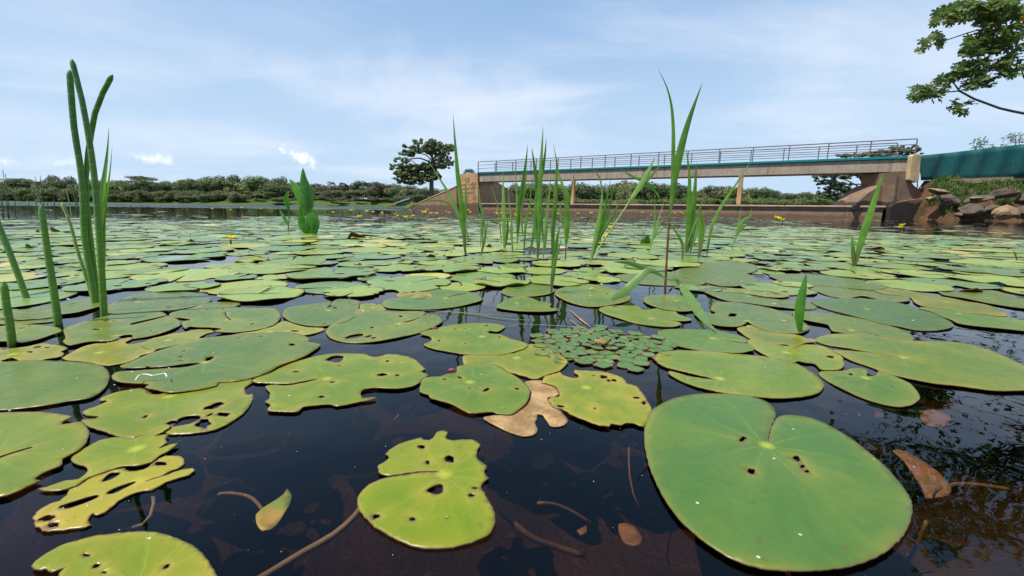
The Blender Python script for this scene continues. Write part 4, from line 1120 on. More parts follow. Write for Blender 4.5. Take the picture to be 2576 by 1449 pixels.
# ------------------------------------------------------------------ lily pads
def build_pad_mesh(name, outline, holes, centre, spacing, seed, level, tilt=(0, 0), curl=0.004, wave=0.002, rimw=0.012, lift=None):
    """outline/holes: plan points in world metres; returns a mesh whose origin is the leaf-stalk point"""
    c = Vector(centre[:2])
    O = np.array([(p[0] - c.x, p[1] - c.y) for p in outline]); H = [np.array([(p[0] - c.x, p[1] - c.y) for p in h]) for h in holes]
    x0, y0 = O.min(0); x1, y1 = O.max(0)
    gx, gy = np.meshgrid(np.arange(x0, x1, spacing), np.arange(y0, y1, spacing * .87))
    gx = gx + (np.arange(gx.shape[0])[:, None] % 2) * spacing * .5
    P = np.stack([gx.ravel(), gy.ravel()], 1)
    rg = np.random.default_rng(seed)
    P += rg.uniform(-.15, .15, P.shape) * spacing
    ok = inside(P[:, 0], P[:, 1], O)
    B = np.concatenate([O] + H)
    for h in H: ok &= ~inside(P[:, 0], P[:, 1], h)
    P = P[ok]
    if len(P):
        dd = np.sqrt(((P[:, None, :] - B[None]) ** 2).sum(2)).min(1); P = P[dd > spacing * .4]
    verts = [Vector(q) for q in B] + [Vector(q) for q in P]
    edges = []; s = 0
    for L in [O] + H:
        n = len(L); edges += [(s + i, s + (i + 1) % n) for i in range(n)]; s += n
    vo, eo, fo, *_ = delaunay_2d_cdt(verts, edges, [], 0, 1e-6)
    V = np.array([(v.x, v.y) for v in vo]); F = np.array([f[:3] for f in fo])
    cen = V[F].mean(1)
    keep = inside(cen[:, 0], cen[:, 1], O)
    for h in H: keep &= ~inside(cen[:, 0], cen[:, 1], h)
    a = V[F[:, 1]] - V[F[:, 0]]; b = V[F[:, 2]] - V[F[:, 0]]; ar = a[:, 0] * b[:, 1] - a[:, 1] * b[:, 0]
    keep &= np.abs(ar) > 1e-10
    F = F[keep]; ar = ar[keep]
    F = np.where(ar[:, None] < 0, F[:, ::-1], F)
    used = np.unique(F); mp_ = -np.ones(len(V), int); mp_[used] = np.arange(len(used)); V = V[used]; F = mp_[F]
    d = np.sqrt(((V[:, None, :] - B[None]) ** 2).sum(2)).min(1)
    R_ = max(x1 - x0, y1 - y0) / 2
    r = np.hypot(V[:, 0], V[:, 1])
    ang = np.arctan2(V[:, 1], V[:, 0])
    z = np.zeros(len(V))
    ph = rg.uniform(0, 6.28, 6)
    for k in range(4):
        dx, dy = rg.normal(size=2) * (9 + 9 * k) * (.12 / max(R_, .03))
        z += wave / (k + 1) * np.sin(V[:, 0] * dx + V[:, 1] * dy + ph[k])
    edgef = np.exp(-d / (R_ * .12))
    z += curl * edgef * (.35 + .65 * np.sin(ang * 2 + ph[4]) * np.sin(ang * 3 + ph[5]))
    z -= .0022 * np.exp(-r / .012)
    z += V[:, 0] * tilt[0] + V[:, 1] * tilt[1]
    if lift:
        for (lx, ly, lr, lh) in lift:
            z += lh * np.exp(-((V[:, 0] - (lx - c.x)) ** 2 + (V[:, 1] - (ly - c.y)) ** 2) / lr ** 2)
    z = np.maximum(z, .0016 - level)
    n = len(V)
    top = np.column_stack([V, z]); bot = np.column_stack([V, z - .0011])
    # border edges
    E = {}
    for f in F:
        for i in range(3):
            a_, b_ = int(f[i]), int(f[(i + 1) % 3])
            if (b_, a_) in E: del E[(b_, a_)]
            else: E[(a_, b_)] = 1
    faces = [tuple(int(q) for q in f) for f in F] + [tuple(int(q) + n for q in f[::-1]) for f in F] + [(b_, a_, a_ + n, b_ + n) for a_, b_ in E]
    me = bpy.data.meshes.new(name)
    me.from_pydata(np.vstack([top, bot]).tolist(), [], faces)
    me.materials.append(M['pad']); me.materials.append(M['under'])
    me.polygons.foreach_set('material_index', [0] * len(F) + [1] * (len(faces) - len(F)))
    me.polygons.foreach_set('use_smooth', [True] * (2 * len(F)) + [False] * len(E))
    at = me.attributes.new('rim', 'FLOAT', 'POINT')
    rim = np.exp(-d / rimw); at.data.foreach_set('value', np.concatenate([rim, rim]).astype(np.float32))
    me.update()
    return me
def ell(cx, cy, rx, ry, n=13, rot=0.0, jag=.30, seed=0):
    rr = random.Random(seed + int(cx * 7 + cy)); out = []
    for k in range(n):
        a = 2 * math.pi * k / n; q = 1 + rr.uniform(-jag, jag)
        x, y = rx * math.cos(a) * q, ry * math.sin(a) * q
        out.append((cx + x * math.cos(rot) - y * math.sin(rot), cy + x * math.sin(rot) + y * math.cos(rot)))
    return out
OCC = []        # ground outlines already taken
def traced(lab, reg, pts, centre, holes=(), colr=(.12, .25, .065), yel=.2, level=.005, step=.004, curl=.004, wave=.0015, lift=None, name='lily_pad', cat='lily pad', spacing=None, sharp=0.0, mat=None, grp='lily pads floating on the pond', specks=0, rimw=.010, tilt=(0, 0)):
    level = .0014 + max(0, level - .0032) * .34; curl *= .7; wave *= .5
    f = lambda L: [ground(*(D(reg, x, y) if not isinstance(x, str) else D(x, *y)), level) for x, y in L]
    out = f(pts); hs = [f(h) for h in holes]
    c = ground(*D(reg, *centre), level) if len(centre) == 2 and not isinstance(centre[0], str) else ground(*D(centre[0], *centre[1]), level)
    o2 = [Vector((p.x, p.y)) for p in catmull([(p.x, p.y, 0) for p in out], step, True, sharp)]
    # crisp natural edge
    rr = random.Random(len(lab) * 31 + len(pts))
    o2 = [p + Vector((rr.uniform(-1, 1), rr.uniform(-1, 1))) * (.0004 + .0011 * yel * yel) for p in o2]
    h2 = [[Vector((p.x, p.y)) for p in catmull([(p.x, p.y, 0) for p in h], step * .7, True)] for h in hs]
    xs = [p.x for p in o2]; ys = [p.y for p in o2]
    span = max(max(xs) - min(xs), max(ys) - min(ys))
    for _ in range(specks):
        for _try in range(20):
            x, y = rr.uniform(min(xs), max(xs)), rr.uniform(min(ys), max(ys))
            B = np.array([tuple(p) for p in o2])
            if inside(np.array([x]), np.array([y]), B)[0] and np.hypot(B[:, 0] - x, B[:, 1] - y).min() > .012 and math.hypot(x - c.x, y - c.y) > .02 and all(math.hypot(x - h[0].x, y - h[0].y) > .02 for h in h2):
                s = rr.uniform(.0016, .0042)
                h2.append([Vector(q) for q in ell(x, y, s * rr.uniform(1, 2.2), s, 8, rr.uniform(0, 3), .3, _)]); break
    me = build_pad_mesh(name, o2, h2, (c.x, c.y), spacing or max(.005, span / 34), rr.randint(0, 999), level, tilt, curl, wave, rimw, lift)
    if mat: me.materials[0] = M[mat]
    o = bpy.data.objects.new(name, me); col.objects.link(o); o.location = (c.x, c.y, level)
    o.color = (*colr, yel)
    tag(o, lab, cat, grp)
    OCC.append((np.array([tuple(p) for p in o2]), c, o))
    return o
G0 = (.095, .245, .060); G2 = (.125, .265, .070); G3 = (.16, .30, .055); G4 = (.085, .235, .075); YG = (.24, .35, .045); YY = (.33, .37, .06)
traced('largest heart-shaped green lily pad with a closed notch, lower right', 'D',
  [(1645,1030),(1700,1002),(1760,992),(1830,993),(1880,997),(1925,1010),(1945,1025),(1951,1045),(1941,1070),(1933,1108),(1938,1080),(1957,1050),(1990,1043),(2050,1053),(2110,1083),(2170,1125),(2225,1170),(2270,1220),(2293,1262),(2293,1300),(2275,1345),(2240,1380),(2190,1410),(2120,1429),(2040,1437),(1960,1437),(1900,1428),(1840,1407),(1780,1370),(1720,1320),(1680,1270),(1650,1215),(1632,1170),(1622,1120),(1621,1080),(1630,1050)],
  (1929,1118), [ell(1891,1186,9,7), ell(2005,1152,11,7,rot=.5), ell(2018,1172,6,4), ell(2030,1185,6,3.5), ell(1868,1105,9,4.5,rot=-.4)], (.068,.150,.024), .14, .010, .004, .002, .0012, rimw=.009)
traced('bright yellow-green pad with bitten upper edge and a torn hole, bottom centre', 'a2',
  [(885,650),(925,632),(965,590),(942,565),(985,525),(1040,490),(1120,465),(1200,445),(1218,462),(1255,465),(1280,455),(1300,430),(1320,405),(1375,395),(1390,420),(1380,452),(1430,468),(1500,460),(1575,460),(1605,475),(1628,500),(1608,540),(1605,590),(1635,625),(1677,660),(1660,690),(1670,720),(1692,740),(1655,765),(1635,800),(1660,850),(1700,920),(1735,1000),(1738,1060),(1720,1110),(1680,1160),(1600,1195),(1500,1225),(1400,1245),(1280,1248),(1180,1240),(1100,1215),(1020,1185),(920,1130),(860,1095),(790,1020),(742,960),(733,900),(745,860),(790,810),(850,770),(930,740),(1030,723),(1200,700),(1325,690),(1200,694),(1030,717),(960,724),(905,710),(888,680)],
  (1368,705), [ell(1203,512,25,12), ell(1405,605,34,26), [(1238,830),(1290,797),(1350,780),(1352,840),(1310,855),(1270,847)], ell(1247,625,12,14), ell(870,1020,25,14,rot=-.4), ell(1135,1037,22,12), ell(1562,867,22,12), ell(1590,815,18,8)],
  (.134,.200,.003), .35, .006, .004, .002, .001, rimw=.013)
traced('yellow-green pad cut by the bottom frame edge, lower left', 'a1',
  [(235,1380),(260,1340),(330,1290),(430,1235),(560,1190),(720,1155),(860,1138),(1000,1130),(1120,1132),(1200,1155),(1320,1190),(1400,1230),(1470,1290),(1530,1370),(1580,1449),(1600,1530),(1560,1620),(1400,1720),(1100,1770),(800,1760),(600,1670),(470,1540),(430,1449),(440,1430),(475,1392),(430,1408),(372,1430),(340,1400),(300,1413),(252,1408)],
  (1000,1520), [ell(628,1300,22,9), ell(697,1375,26,14,rot=-.3), ell(1210,1383,24,12,rot=-.6), ell(757,1420,16,7)], (.148,.200,.003), .45, .007, .004, .002, .001)
traced('ragged yellow pad with dark slots and finger-like lobes, lower left', 'a1',
  [(245,1060),(250,1010),(300,960),(370,920),(430,900),(480,860),(500,820),(560,795),(640,748),(720,715),(800,690),(900,662),(930,682),(1010,682),(1080,655),(1150,600),(1200,580),(1300,580),(1343,605),(1320,650),(1230,690),(1170,722),(1060,757),(1180,722),(1290,682),(1400,665),(1415,680),(1375,720),(1300,735),(1200,770),(1100,825),(1040,828),(940,860),(870,900),(800,960),(710,1005),(665,1000),(640,1040),(655,1080),(560,1100),(460,1120),(360,1128),(290,1115)],
  (1000,762), [ell(350,1035,72,18,rot=-.2), ell(393,1083,42,18,rot=-.2), [(432,950),(520,918),(700,865),(714,880),(620,925),(500,965),(450,965)], [(772,852),(850,803),(978,760),(986,766),(900,812),(820,851)], [(742,762),(775,722),(812,700),(872,700),(855,722),(800,750)], ell(1165,634,42,14)],
  (.201,.211,.002), .75, .0045, .0035, .002, .001)
traced('yellow-green pad with a long bite, above the ragged slotted pad', 'a1',
  [(650,500),(720,465),(850,440),(960,450),(1050,420),(1130,360),(1205,352),(1238,370),(1180,412),(1120,440),(1230,420),(1200,450),(1216,485),(1160,525),(1230,502),(1300,485),(1290,495),(1230,540),(1150,580),(1100,620),(1000,648),(900,655),(800,680),(720,705),(640,735),(570,785),(480,815),(380,832),(320,828),(272,815),(340,803),(400,780),(470,755),(560,745),(612,710),(632,680),(610,652),(560,640),(510,600),(560,555),(610,520)],
  (990,520), (), (.134,.194,.003), .4, .0075, .004, .002, .001)
traced('green-yellow pad cut by the left frame edge with a slit', 'a1',
  [(-300,300),(-100,265),(0,262),(150,255),(330,258),(450,280),(530,300),(470,330),(450,357),(500,350),(580,335),(620,355),(645,400),(640,450),(600,520),(500,580),(460,600),(440,650),(340,685),(250,745),(300,750),(200,800),(100,850),(0,880),(-150,890),(-450,780),(-450,450)],
  (-60,590), [[(0,576),(120,542),(240,512),(235,522),(120,556),(0,590)]], (.114,.172,.005), .35, .0095, .004, .003, .002)
traced('green pad with grey holes and orange-edged bites, left foreground', 'a1',
  [(600,260),(622,240),(700,215),(780,180),(720,177),(742,155),(830,120),(920,100),(1030,85),(1080,110),(1120,130),(1175,122),(1195,90),(1232,100),(1240,125),(1400,102),(1500,82),(1590,50),(1700,25),(1800,8),(1835,40),(1780,80),(1798,130),(1830,120),(1840,150),(1800,230),(1740,290),(1650,345),(1560,385),(1400,412),(1240,418),(1195,405),(1240,375),(1185,350),(1130,390),(1050,420),(960,445),(850,432),(740,400),(650,375),(600,345),(600,312),(700,306),(720,290),(640,282),(610,272)],
  (1230,140), [[(1192,350),(1240,322),(1280,320),(1260,345),(1212,354)], [(1255,360),(1310,302),(1390,286),(1448,288),(1450,310),(1390,340),(1310,355)], ell(1480,342,54,30,rot=-.2), ell(1630,278,42,16), ell(1560,215,80,16,rot=-.3)],
  (.108,.172,.004), .45, .006, .004, .003, .0015, specks=2)
traced('large smooth green pad at the left frame edge', 'D',
  [(-130,935),(-60,917),(0,912),(80,908),(160,910),(220,915),(260,925),(276,945),(265,975),(230,1000),(170,1010),(100,1022),(0,1033),(-80,1032),(-170,1005)],
  (-60,960), (), (.090,.147,.013), .18, .009, .005, .003, .0015)
traced('long bluish-green pad with folded lobe and white thread, left of centre', 'D',
  [(304,921),(330,911),(360,897),(420,877),(480,862),(520,852),(571,845),(620,839),(700,837),(738,838),(775,850),(778,860),(790,862),(806,866),(800,875),(785,885),(765,898),(745,907),(705,921),(680,935),(640,950),(600,958),(551,962),(545,970),(500,980),(430,989),(395,984),(365,978),(374,969),(330,965),(300,962),(283,955),(284,945),(300,937),(350,934),(430,928),(470,924),(508,914),(470,918),(425,924),(350,928),(310,927)],
  (515,911), [ell(526,903,11,4,rot=-.3), ell(735,867,8,2.5), ell(372,926,7,1.5)], (.082,.141,.015), .22, .0105, .005, .003, .0015, specks=5)
traced('torn green pad with a black hole and two ragged lobes, centre left foreground', 'D',
  [(635,957),(650,948),(680,935),(720,917),(760,905),(800,895),(840,889),(885,888),(920,890),(930,895),(945,898),(960,896),(975,891),(1005,893),(1040,902),(1063,920),(1070,928),(1061,935),(1078,942),(1062,955),(1058,962),(1040,972),(1010,979),(975,979),(945,978),(914,982),(908,992),(915,1003),(935,1000),(948,1002),(930,1008),(900,1013),(848,1022),(830,1017),(800,1020),(762,1025),(750,1036),(710,1037),(672,1033),(681,1020),(667,1010),(676,1003),(678,988),(668,973),(692,968),(720,970),(765,962),(800,953),(765,959),(735,965),(690,965),(642,963)],
  (822,951), [[(820,906),(836,896),(850,894),(863,895),(860,906),(848,911),(836,909)], ell(961,943,12,3.5), ell(1000,944,6,2.5), ell(836,961,6,1.6)],
  (.108,.177,.004), .42, .0075, .004, .003, .0012, specks=4)
traced('round green pad with a yellow centre star, middle foreground', 'D',
  [(1056,985),(1058,968),(1063,955),(1074,949),(1105,945),(1123,939),(1147,934),(1150,922),(1165,918),(1213,914),(1243,916),(1261,924),(1273,933),(1288,942),(1310,955),(1330,975),(1334,990),(1325,1015),(1308,1030),(1285,1043),(1250,1041),(1240,1037),(1215,1038),(1180,1040),(1140,1022),(1105,1010),(1082,1002),(1078,994),(1066,990)],
  (1182,960), (), (.090,.166,.011), .22, .0088, .004, .003, .001, specks=5)
traced('yellow pad with chewed orange lower edge beside the brown dead leaf', 'D',
  [(1363,963),(1369,948),(1393,942),(1408,937),(1417,945),(1447,951),(1456,942),(1445,937),(1445,930),(1474,931),(1510,934),(1546,942),(1570,951),(1578,963),(1600,969),(1603,971),(1621,996),(1634,1016),(1641,1037),(1634,1058),(1617,1075),(1600,1068),(1576,1067),(1562,1072),(1541,1068),(1531,1075),(1510,1073),(1489,1068),(1475,1061),(1461,1056),(1440,1047),(1413,1030),(1392,1025),(1380,1006),(1388,1001),(1407,999),(1407,989),(1395,973),(1368,964)],
  (1474,973), [ell(1519,948,9,4), ell(1531,957,5,2), ell(1545,956,7,2.5), ell(1620,1014,5,4), ell(1411,1023,9,2.6)], (.148,.194,.003), .8, .0075, .004, .003, .001, specks=3)
traced('dead brown two-lobed leaf between the star pad and the chewed yellow pad', 'D',
  [(1321,961),(1362,957),(1368,964),(1395,973),(1407,992),(1390,999),(1378,1001),(1388,1016),(1406,1030),(1427,1054),(1423,1067),(1406,1073),(1385,1072),(1375,1058),(1364,1044),(1352,1042),(1350,1055),(1346,1065),(1352,1080),(1345,1092),(1325,1098),(1300,1094),(1260,1078),(1216,1053),(1240,1046),(1280,1043),(1300,1033),(1320,1022),(1334,1003),(1333,985)],
  (1345,985), [], level=.0032, curl=.001, wave=.0008, name='dead_leaf', cat='dead leaf', mat='dead', grp='leaf litter on the pond')
traced('shining green pad with dull wet patch right of the rosette', 'D',
  [(1647,903),(1650,893),(1665,886),(1707,882),(1737,883),(1800,884),(1860,889),(1930,897),(1990,910),(2040,935),(2070,960),(2072,975),(2055,990),(2015,999),(1960,1003),(1932,1002),(1860,994),(1790,982),(1738,968),(1693,947),(1680,936),(1690,934),(1740,946),(1800,952),(1752,942),(1707,932),(1674,924),(1656,915)],
  (1810,950), (), (.114,.183,.010), .3, .0085, .004, .002, .0015, rimw=.014)
traced('green pad touching the rosette right side, with a slit to the right', 'n3',
  [(1225,960),(1240,930),(1400,915),(1560,920),(1700,930),(1850,960),(1950,1000),(1975,1036),(1850,1024),(1710,999),(1850,1031),(1985,1048),(2040,1100),(1980,1120),(1900,1128),(1750,1115),(1600,1105),(1480,1085),(1380,1060),(1300,1030),(1250,1000)],
  (1690,995), (), (.079,.155,.012), .15, .0065, .005, .004, .0015)
traced('pale green pad with yellow-lit centre below the small upright blade', 'm5',
  [(965,1000),(1000,967),(1100,960),(1240,1000),(1400,1030),(1600,1060),(1900,1040),(2100,1060),(2230,1110),(2330,1160),(2400,1210),(2430,1290),(2440,1350),(2390,1410),(2300,1430),(2100,1425),(2050,1390),(1980,1330),(1850,1320),(1750,1300),(1640,1330),(1500,1290),(1300,1220),(1150,1150),(1020,1060)],
  (1560,1150), [ell(2230,1225,50,20,rot=.2)], (.134,.188,.004), .35, .0050, .005, .003, .0015)
traced('olive pad with brown front rim at the foot of the small upright blade', 'm5',
  [(820,800),(900,760),(1000,740),(1060,750),(1200,800),(1400,860),(1700,890),(1800,915),(1860,950),(1980,960),(2030,1010),(1900,1020),(1800,1040),(1700,1068),(1640,1062),(1560,1030),(1400,1020),(1200,995),(1050,945),(900,870)],
  (960,745), (), (.114,.144,.006), .5, .0085, .005, .005, .002, rimw=.012)
traced('broad grey-green pad with a brown-bug bite behind the small upright blade', 'm5',
  [(200,550),(300,535),(410,545),(440,570),(490,565),(480,540),(430,520),(430,470),(460,425),(520,400),(800,395),(1000,420),(1250,460),(1450,520),(1650,600),(1800,680),(1900,740),(1925,780),(1880,830),(1750,875),(1500,875),(1300,840),(1100,770),(975,692),(960,720),(850,775),(700,775),(500,745),(380,700),(260,640),(185,590)],
  (975,670), [ell(750,588,66,22)], (.090,.141,.017), .15, .0095, .005, .004, .002)
traced('large flat grey-green pad under the glittering folded pad', 'm5',
  [(310,235),(380,205),(600,205),(900,245),(1100,270),(1300,330),(1600,370),(1900,400),(2000,430),(2030,470),(1960,500),(1700,500),(1500,485),(1280,460),(1100,430),(900,400),(750,390),(600,360),(450,310)],
  (1000,300), (), (.093,.141,.017), .1, .0055, .006, .004, .002)
traced('folded pad with glittering wet orange tip right of the bent leaf', 'm5',
  [(220,160),(300,148),(450,160),(800,190),(1100,215),(1400,240),(1560,270),(1620,300),(1500,325),(1300,325),(1150,305),(900,255),(600,235),(350,205),(250,185)],
  (980,245), (), (.129,.172,.005), .6, .0095, .006, .004, .002)
traced('soft green pad with open dark notch right of the small upright blade', 'n4',
  [(210,800),(220,770),(350,775),(420,780),(560,800),(700,820),(850,845),(1000,880),(1120,920),(1210,970),(1225,1000),(1180,1015),(1090,1000),(980,985),(800,930),(980,990),(700,962),(600,950),(540,940),(500,890),(400,870),(300,850),(230,830)],
  (700,925), (), (.100,.144,.017), .15, .0078, .005, .004, .002)
traced('very wide green pad with a bright underside fold at the right frame edge', 'n4',
  [(390,1010),(420,985),(520,965),(680,960),(800,950),(1000,990),(1200,1015),(1270,1020),(1400,1020),(1600,1030),(1700,1050),(1850,1090),(2000,1150),(2150,1220),(2320,1300),(2420,1380),(2300,1440),(2100,1442),(1900,1440),(1600,1402),(1400,1380),(1200,1340),(1000,1290),(850,1230),(700,1180),(600,1130),(545,1095),(700,1100),(1000,1135),(1115,1152),(900,1122),(700,1082),(500,1050)],
  (1130,1156), (), (.110,.163,.013), .3, .0088, .005, .003, .0015, rimw=.014)
traced('oval green pad with two small water windows below the very wide pad', 'D',
  [(2059,939),(2067,933),(2100,933),(2124,931),(2142,927),(2172,928),(2182,933),(2181,945),(2202,945),(2211,934),(2232,939),(2261,954),(2288,966),(2303,981),(2313,999),(2311,1009),(2292,1020),(2265,1024),(2233,1020),(2192,1009),(2147,992),(2098,968),(2070,950)],
  (2178,950), [ell(2140,941,6,3)], (.082,.149,.013), .2, .0055, .005, .003, .0012)
traced('big blue-green pad right of the small upright blade', 'n4',
  [(365,690),(400,670),(560,665),(680,660),(900,670),(1100,700),(1250,750),(1400,790),(1500,840),(1555,880),(1530,910),(1400,930),(1250,925),(1100,895),(950,870),(800,830),(650,790),(500,750),(400,715)],
  (830,745), (), (.065,.124,.021), .05, .0100, .005, .003, .0015)
traced('green pad just above the big blue-green pad', 'n4', [(345,570),(400,545),(600,570),(800,590),(1000,600),(1150,640),(1195,680),(1150,695),(1000,690),(800,645),(680,660),(560,650),(450,620)], (800,635), (), (.108,.144,.016), .15, .0058, .006, .004, .002)
traced('brownish olive pad between two water gaps at the right', 'n4', [(890,600),(980,580),(1100,580),(1250,610),(1400,640),(1600,670),(1850,720),(1960,760),(2015,800),(1980,820),(1800,800),(1600,770),(1450,745),(1300,730),(1230,700),(1200,660),(1100,640),(1000,630)], (1500,690), (), (.134,.144,.008), .5, .0070, .006, .004, .002)
traced('long pad with a bright green patch under the brownish olive pad', 'n4', [(1270,740),(1500,755),(1830,805),(2000,820),(2200,870),(2450,950),(2300,965),(2150,945),(1950,925),(1750,905),(1600,880),(1540,850),(1420,800)], (1600,790), (), (.093,.166,.012), .25, .0048, .006, .004, .002)
traced('smooth pad with curled brown back edge at the right frame edge', 'n4', [(1430,605),(1500,590),(1700,600),(1900,600),(2050,640),(2300,700),(2400,760),(2150,750),(1900,712),(1650,667),(1500,640)], (1850,655), (), (.100,.138,.016), .2, .0095, .006, .004, .002)
traced('long flat pad crossing behind the tip of the small upright blade', 'n4', [(10,475),(50,460),(300,455),(600,480),(900,530),(1000,560),(990,580),(900,595),(700,580),(500,560),(300,545),(130,520)], (640,480), (), (.093,.138,.017), .1, .0100, .006, .004, .002)
# centre field
traced('large tilted oval pad with slit and grey windows left of centre', 'n2',
  [(590,930),(640,880),(750,820),(900,785),(1050,770),(1250,768),(1400,775),(1425,790),(1380,825),(1300,855),(1240,862),(1330,842),(1430,806),(1520,805),(1565,840),(1550,875),(1450,920),(1330,960),(1200,990),(1050,1018),(900,1030),(750,1025),(640,1000),(595,965)],
  (1195,872), [[(745,997),(790,970),(890,955),(893,972),(830,990),(780,995)], ell(950,975,28,7,rot=-.2), ell(990,990,20,6), ell(1218,812,14,6)], (.093,.152,.015), .25, .0085, .005, .004, .0015, specks=4)
traced('light green pad with pointed tips and a star centre left of the rosette', 'D',
  [(1288,852),(1312,858),(1329,868),(1318,878),(1288,887),(1260,892),(1213,891),(1168,890),(1123,883),(1087,876),(1066,866),(1084,857),(1081,847),(1057,840),(1072,834),(1100,827),(1123,820),(1153,816),(1198,814),(1243,815),(1270,820),(1266,827),(1252,834),(1234,832),(1227,834),(1238,840),(1261,842)],
  (1213,845), (), (.111,.177,.005), .35, .0085, .005, .003, .0015, specks=6)
traced('yellowish pad wedged between star-centre pads and the rosette', 'D',
  [(1164,908),(1168,894),(1213,893),(1290,889),(1330,868),(1370,872),(1400,885),(1424,905),(1427,916),(1408,933),(1378,943),(1348,955),(1318,948),(1288,940),(1240,926),(1175,922)],
  (1300,900), (), (.141,.183,.004), .6, .0040, .005, .003, .001, specks=2)
traced('green pad with raised slit lobe behind the dry grass straw', 'n2',
  [(1060,710),(1090,680),(1180,660),(1250,640),(1400,600),(1600,590),(1780,605),(1800,620),(1700,632),(1610,656),(1700,640),(1830,620),(1900,660),(1880,690),(1750,720),(1550,750),(1400,760),(1200,750),(1100,740)], (1590,658), (), (.075,.149,.015), .2, .0085, .005, .004, .0015, specks=3)
traced('small dried purple-brown pad lying on two green pads', 'n2', [(1180,642),(1230,600),(1350,605),(1450,620),(1480,640),(1450,660),(1350,665),(1250,652)], (1300,630), [ell(1325,610,25,5)], (.189,.144,.012), .9, .0125, .004, .004, .002)
traced('little notched pad left of the raised slit lobe pad', 'n2', [(835,770),(870,750),(880,710),(960,705),(1010,712),(1000,735),(1020,715),(1060,710),(1075,735),(1090,765),(1000,780),(900,795),(840,795)], (985,738), (), (.114,.166,.004), .4, .0060, .005, .003, .0015)
traced('blue-green pad with open notch left of the little notched pad', 'n2', [(225,800),(260,750),(400,720),(620,695),(625,715),(600,745),(632,730),(640,700),(700,672),(860,680),(870,720),(850,790),(840,810),(750,860),(600,890),(450,890),(320,870),(250,835)], (608,760), (), (.082,.138,.017), .12, .0100, .005, .004, .0015, specks=4)
traced('very large pad with curled lobe spanning left of centre', 'm2',
  [(0,620),(0,570),(200,520),(350,490),(400,470),(600,410),(1000,395),(1050,430),(980,460),(1100,470),(1300,480),(1500,490),(1600,510),(1660,570),(1650,650),(1570,730),(1400,790),(1200,830),(1000,855),(800,860),(660,850),(770,810),(600,790),(480,780),(300,765),(240,795),(190,770),(180,700),(300,660),(150,630)],
  (870,652), [[(830,550),(850,610),(925,655),(905,658),(840,615),(822,565)]], (.103,.157,.014), .3, .0092, .005, .005, .002, specks=4)
traced('yellow streaked pad tucked under the long bluish-green pad', 'm2', [(850,925),(1000,880),(1300,830),(1500,780),(1650,700),(1750,680),(1900,740),(2100,770),(2290,780),(2320,810),(2200,860),(2070,890),(1950,900),(1700,890),(1300,895),(1000,930)], (1500,840), [ell(1880,835,70,12)], (.154,.194,.004), .75, .0045, .005, .003, .001)
traced('yellow-tipped pad with orange patch behind the long bluish-green pad', 'm2', [(0,870),(100,865),(280,830),(400,800),(600,805),(655,820),(650,842),(560,860),(480,900),(432,935),(480,940),(600,912),(500,950),(380,990),(200,1030),(0,1070),(-300,1110),(-450,1040),(-300,960)], (-40,960), (), (.129,.172,.004), .5, .0058, .005, .003, .0015)
traced('broad pad with two open slits at the base of the clustered reeds', 'm1',
  [(960,830),(1040,780),(1200,720),(1500,640),(1700,590),(2000,560),(2300,545),(2450,560),(2510,600),(2400,632),(2150,682),(2000,715),(1975,745),(2100,722),(2300,675),(2520,622),(2650,640),(2740,700),(2700,760),(2500,850),(2300,900),(2000,940),(1990,890),(1750,908),(1820,930),(1700,980),(1500,985),(1300,1010),(1050,1060),(950,1000),(990,950),(980,900)],
  (1760,900), [ell(1450,820,55,9)], (.093,.147,.014), .3, .0085, .005, .004, .002, specks=3)
traced('yellow ragged pad with water window at the lower left reed foot', 'm1', [(-300,1180),(0,1090),(60,1110),(150,1090),(400,1070),(650,1020),(850,1040),(1000,1080),(1020,1100),(930,1140),(970,1160),(950,1200),(880,1230),(700,1260),(500,1310),(300,1350),(150,1380),(-300,1440)], (200,1170), [ell(165,1285,115,33), ell(720,1085,35,10), ell(450,1148,45,8), ell(575,1070,60,9,rot=-.2)], (.168,.194,.004), .85, .0065, .005, .003, .001)
traced('yellow-brown pad right of the ragged yellow pad', 'm1', [(940,1250),(1020,1200),(1150,1120),(1300,1060),(1450,1025),(1600,1020),(1850,950),(1960,925),(2000,950),(1900,1000),(1960,1040),(2200,1002),(2450,1000),(2430,1050),(2300,1160),(2150,1200),(2050,1260),(1900,1310),(1700,1340),(1550,1345),(1350,1310),(1100,1290)], (1500,1150), (), (.168,.183,.005), .75, .0055, .005, .003, .001)
traced('wide green pad between the two tall front reeds', 'n1', [(150,770),(300,735),(450,720),(640,680),(860,640),(900,640),(860,720),(760,760),(650,790),(520,805),(420,830),(300,840),(150,850),(0,830),(0,800)], (430,760), (), (.100,.149,.015), .2, .0090, .006, .004, .002)
traced('wide grey-green pad right of the clustered reeds', 'n1', [(900,790),(905,730),(980,690),(1100,640),(1300,610),(1500,600),(1700,630),(1780,670),(1700,720),(1500,765),(1350,775),(1150,785),(1000,800)], (1160,690), (), (.096,.141,.017), .12, .0100, .006, .004, .002, specks=4)
traced('green pad at the left frame edge in front of the lowest reed', 'n1', [(-200,940),(0,900),(180,880),(330,890),(470,910),(520,945),(440,970),(330,1010),(200,1040),(80,1035),(-200,1030)], (100,950), [ell(190,915,25,4), ell(250,905,12,3)], (.100,.155,.014), .3, .0080, .006, .004, .002)
traced('pale green pad with thin dark slot at the left frame edge', 'n1', [(-200,800),(0,770),(130,760),(200,775),(300,790),(450,760),(470,850),(300,870),(150,885),(0,880),(-200,880)], (200,810), [ell(190,830,70,7)], (.103,.149,.016), .25, .0060, .006, .004, .002)
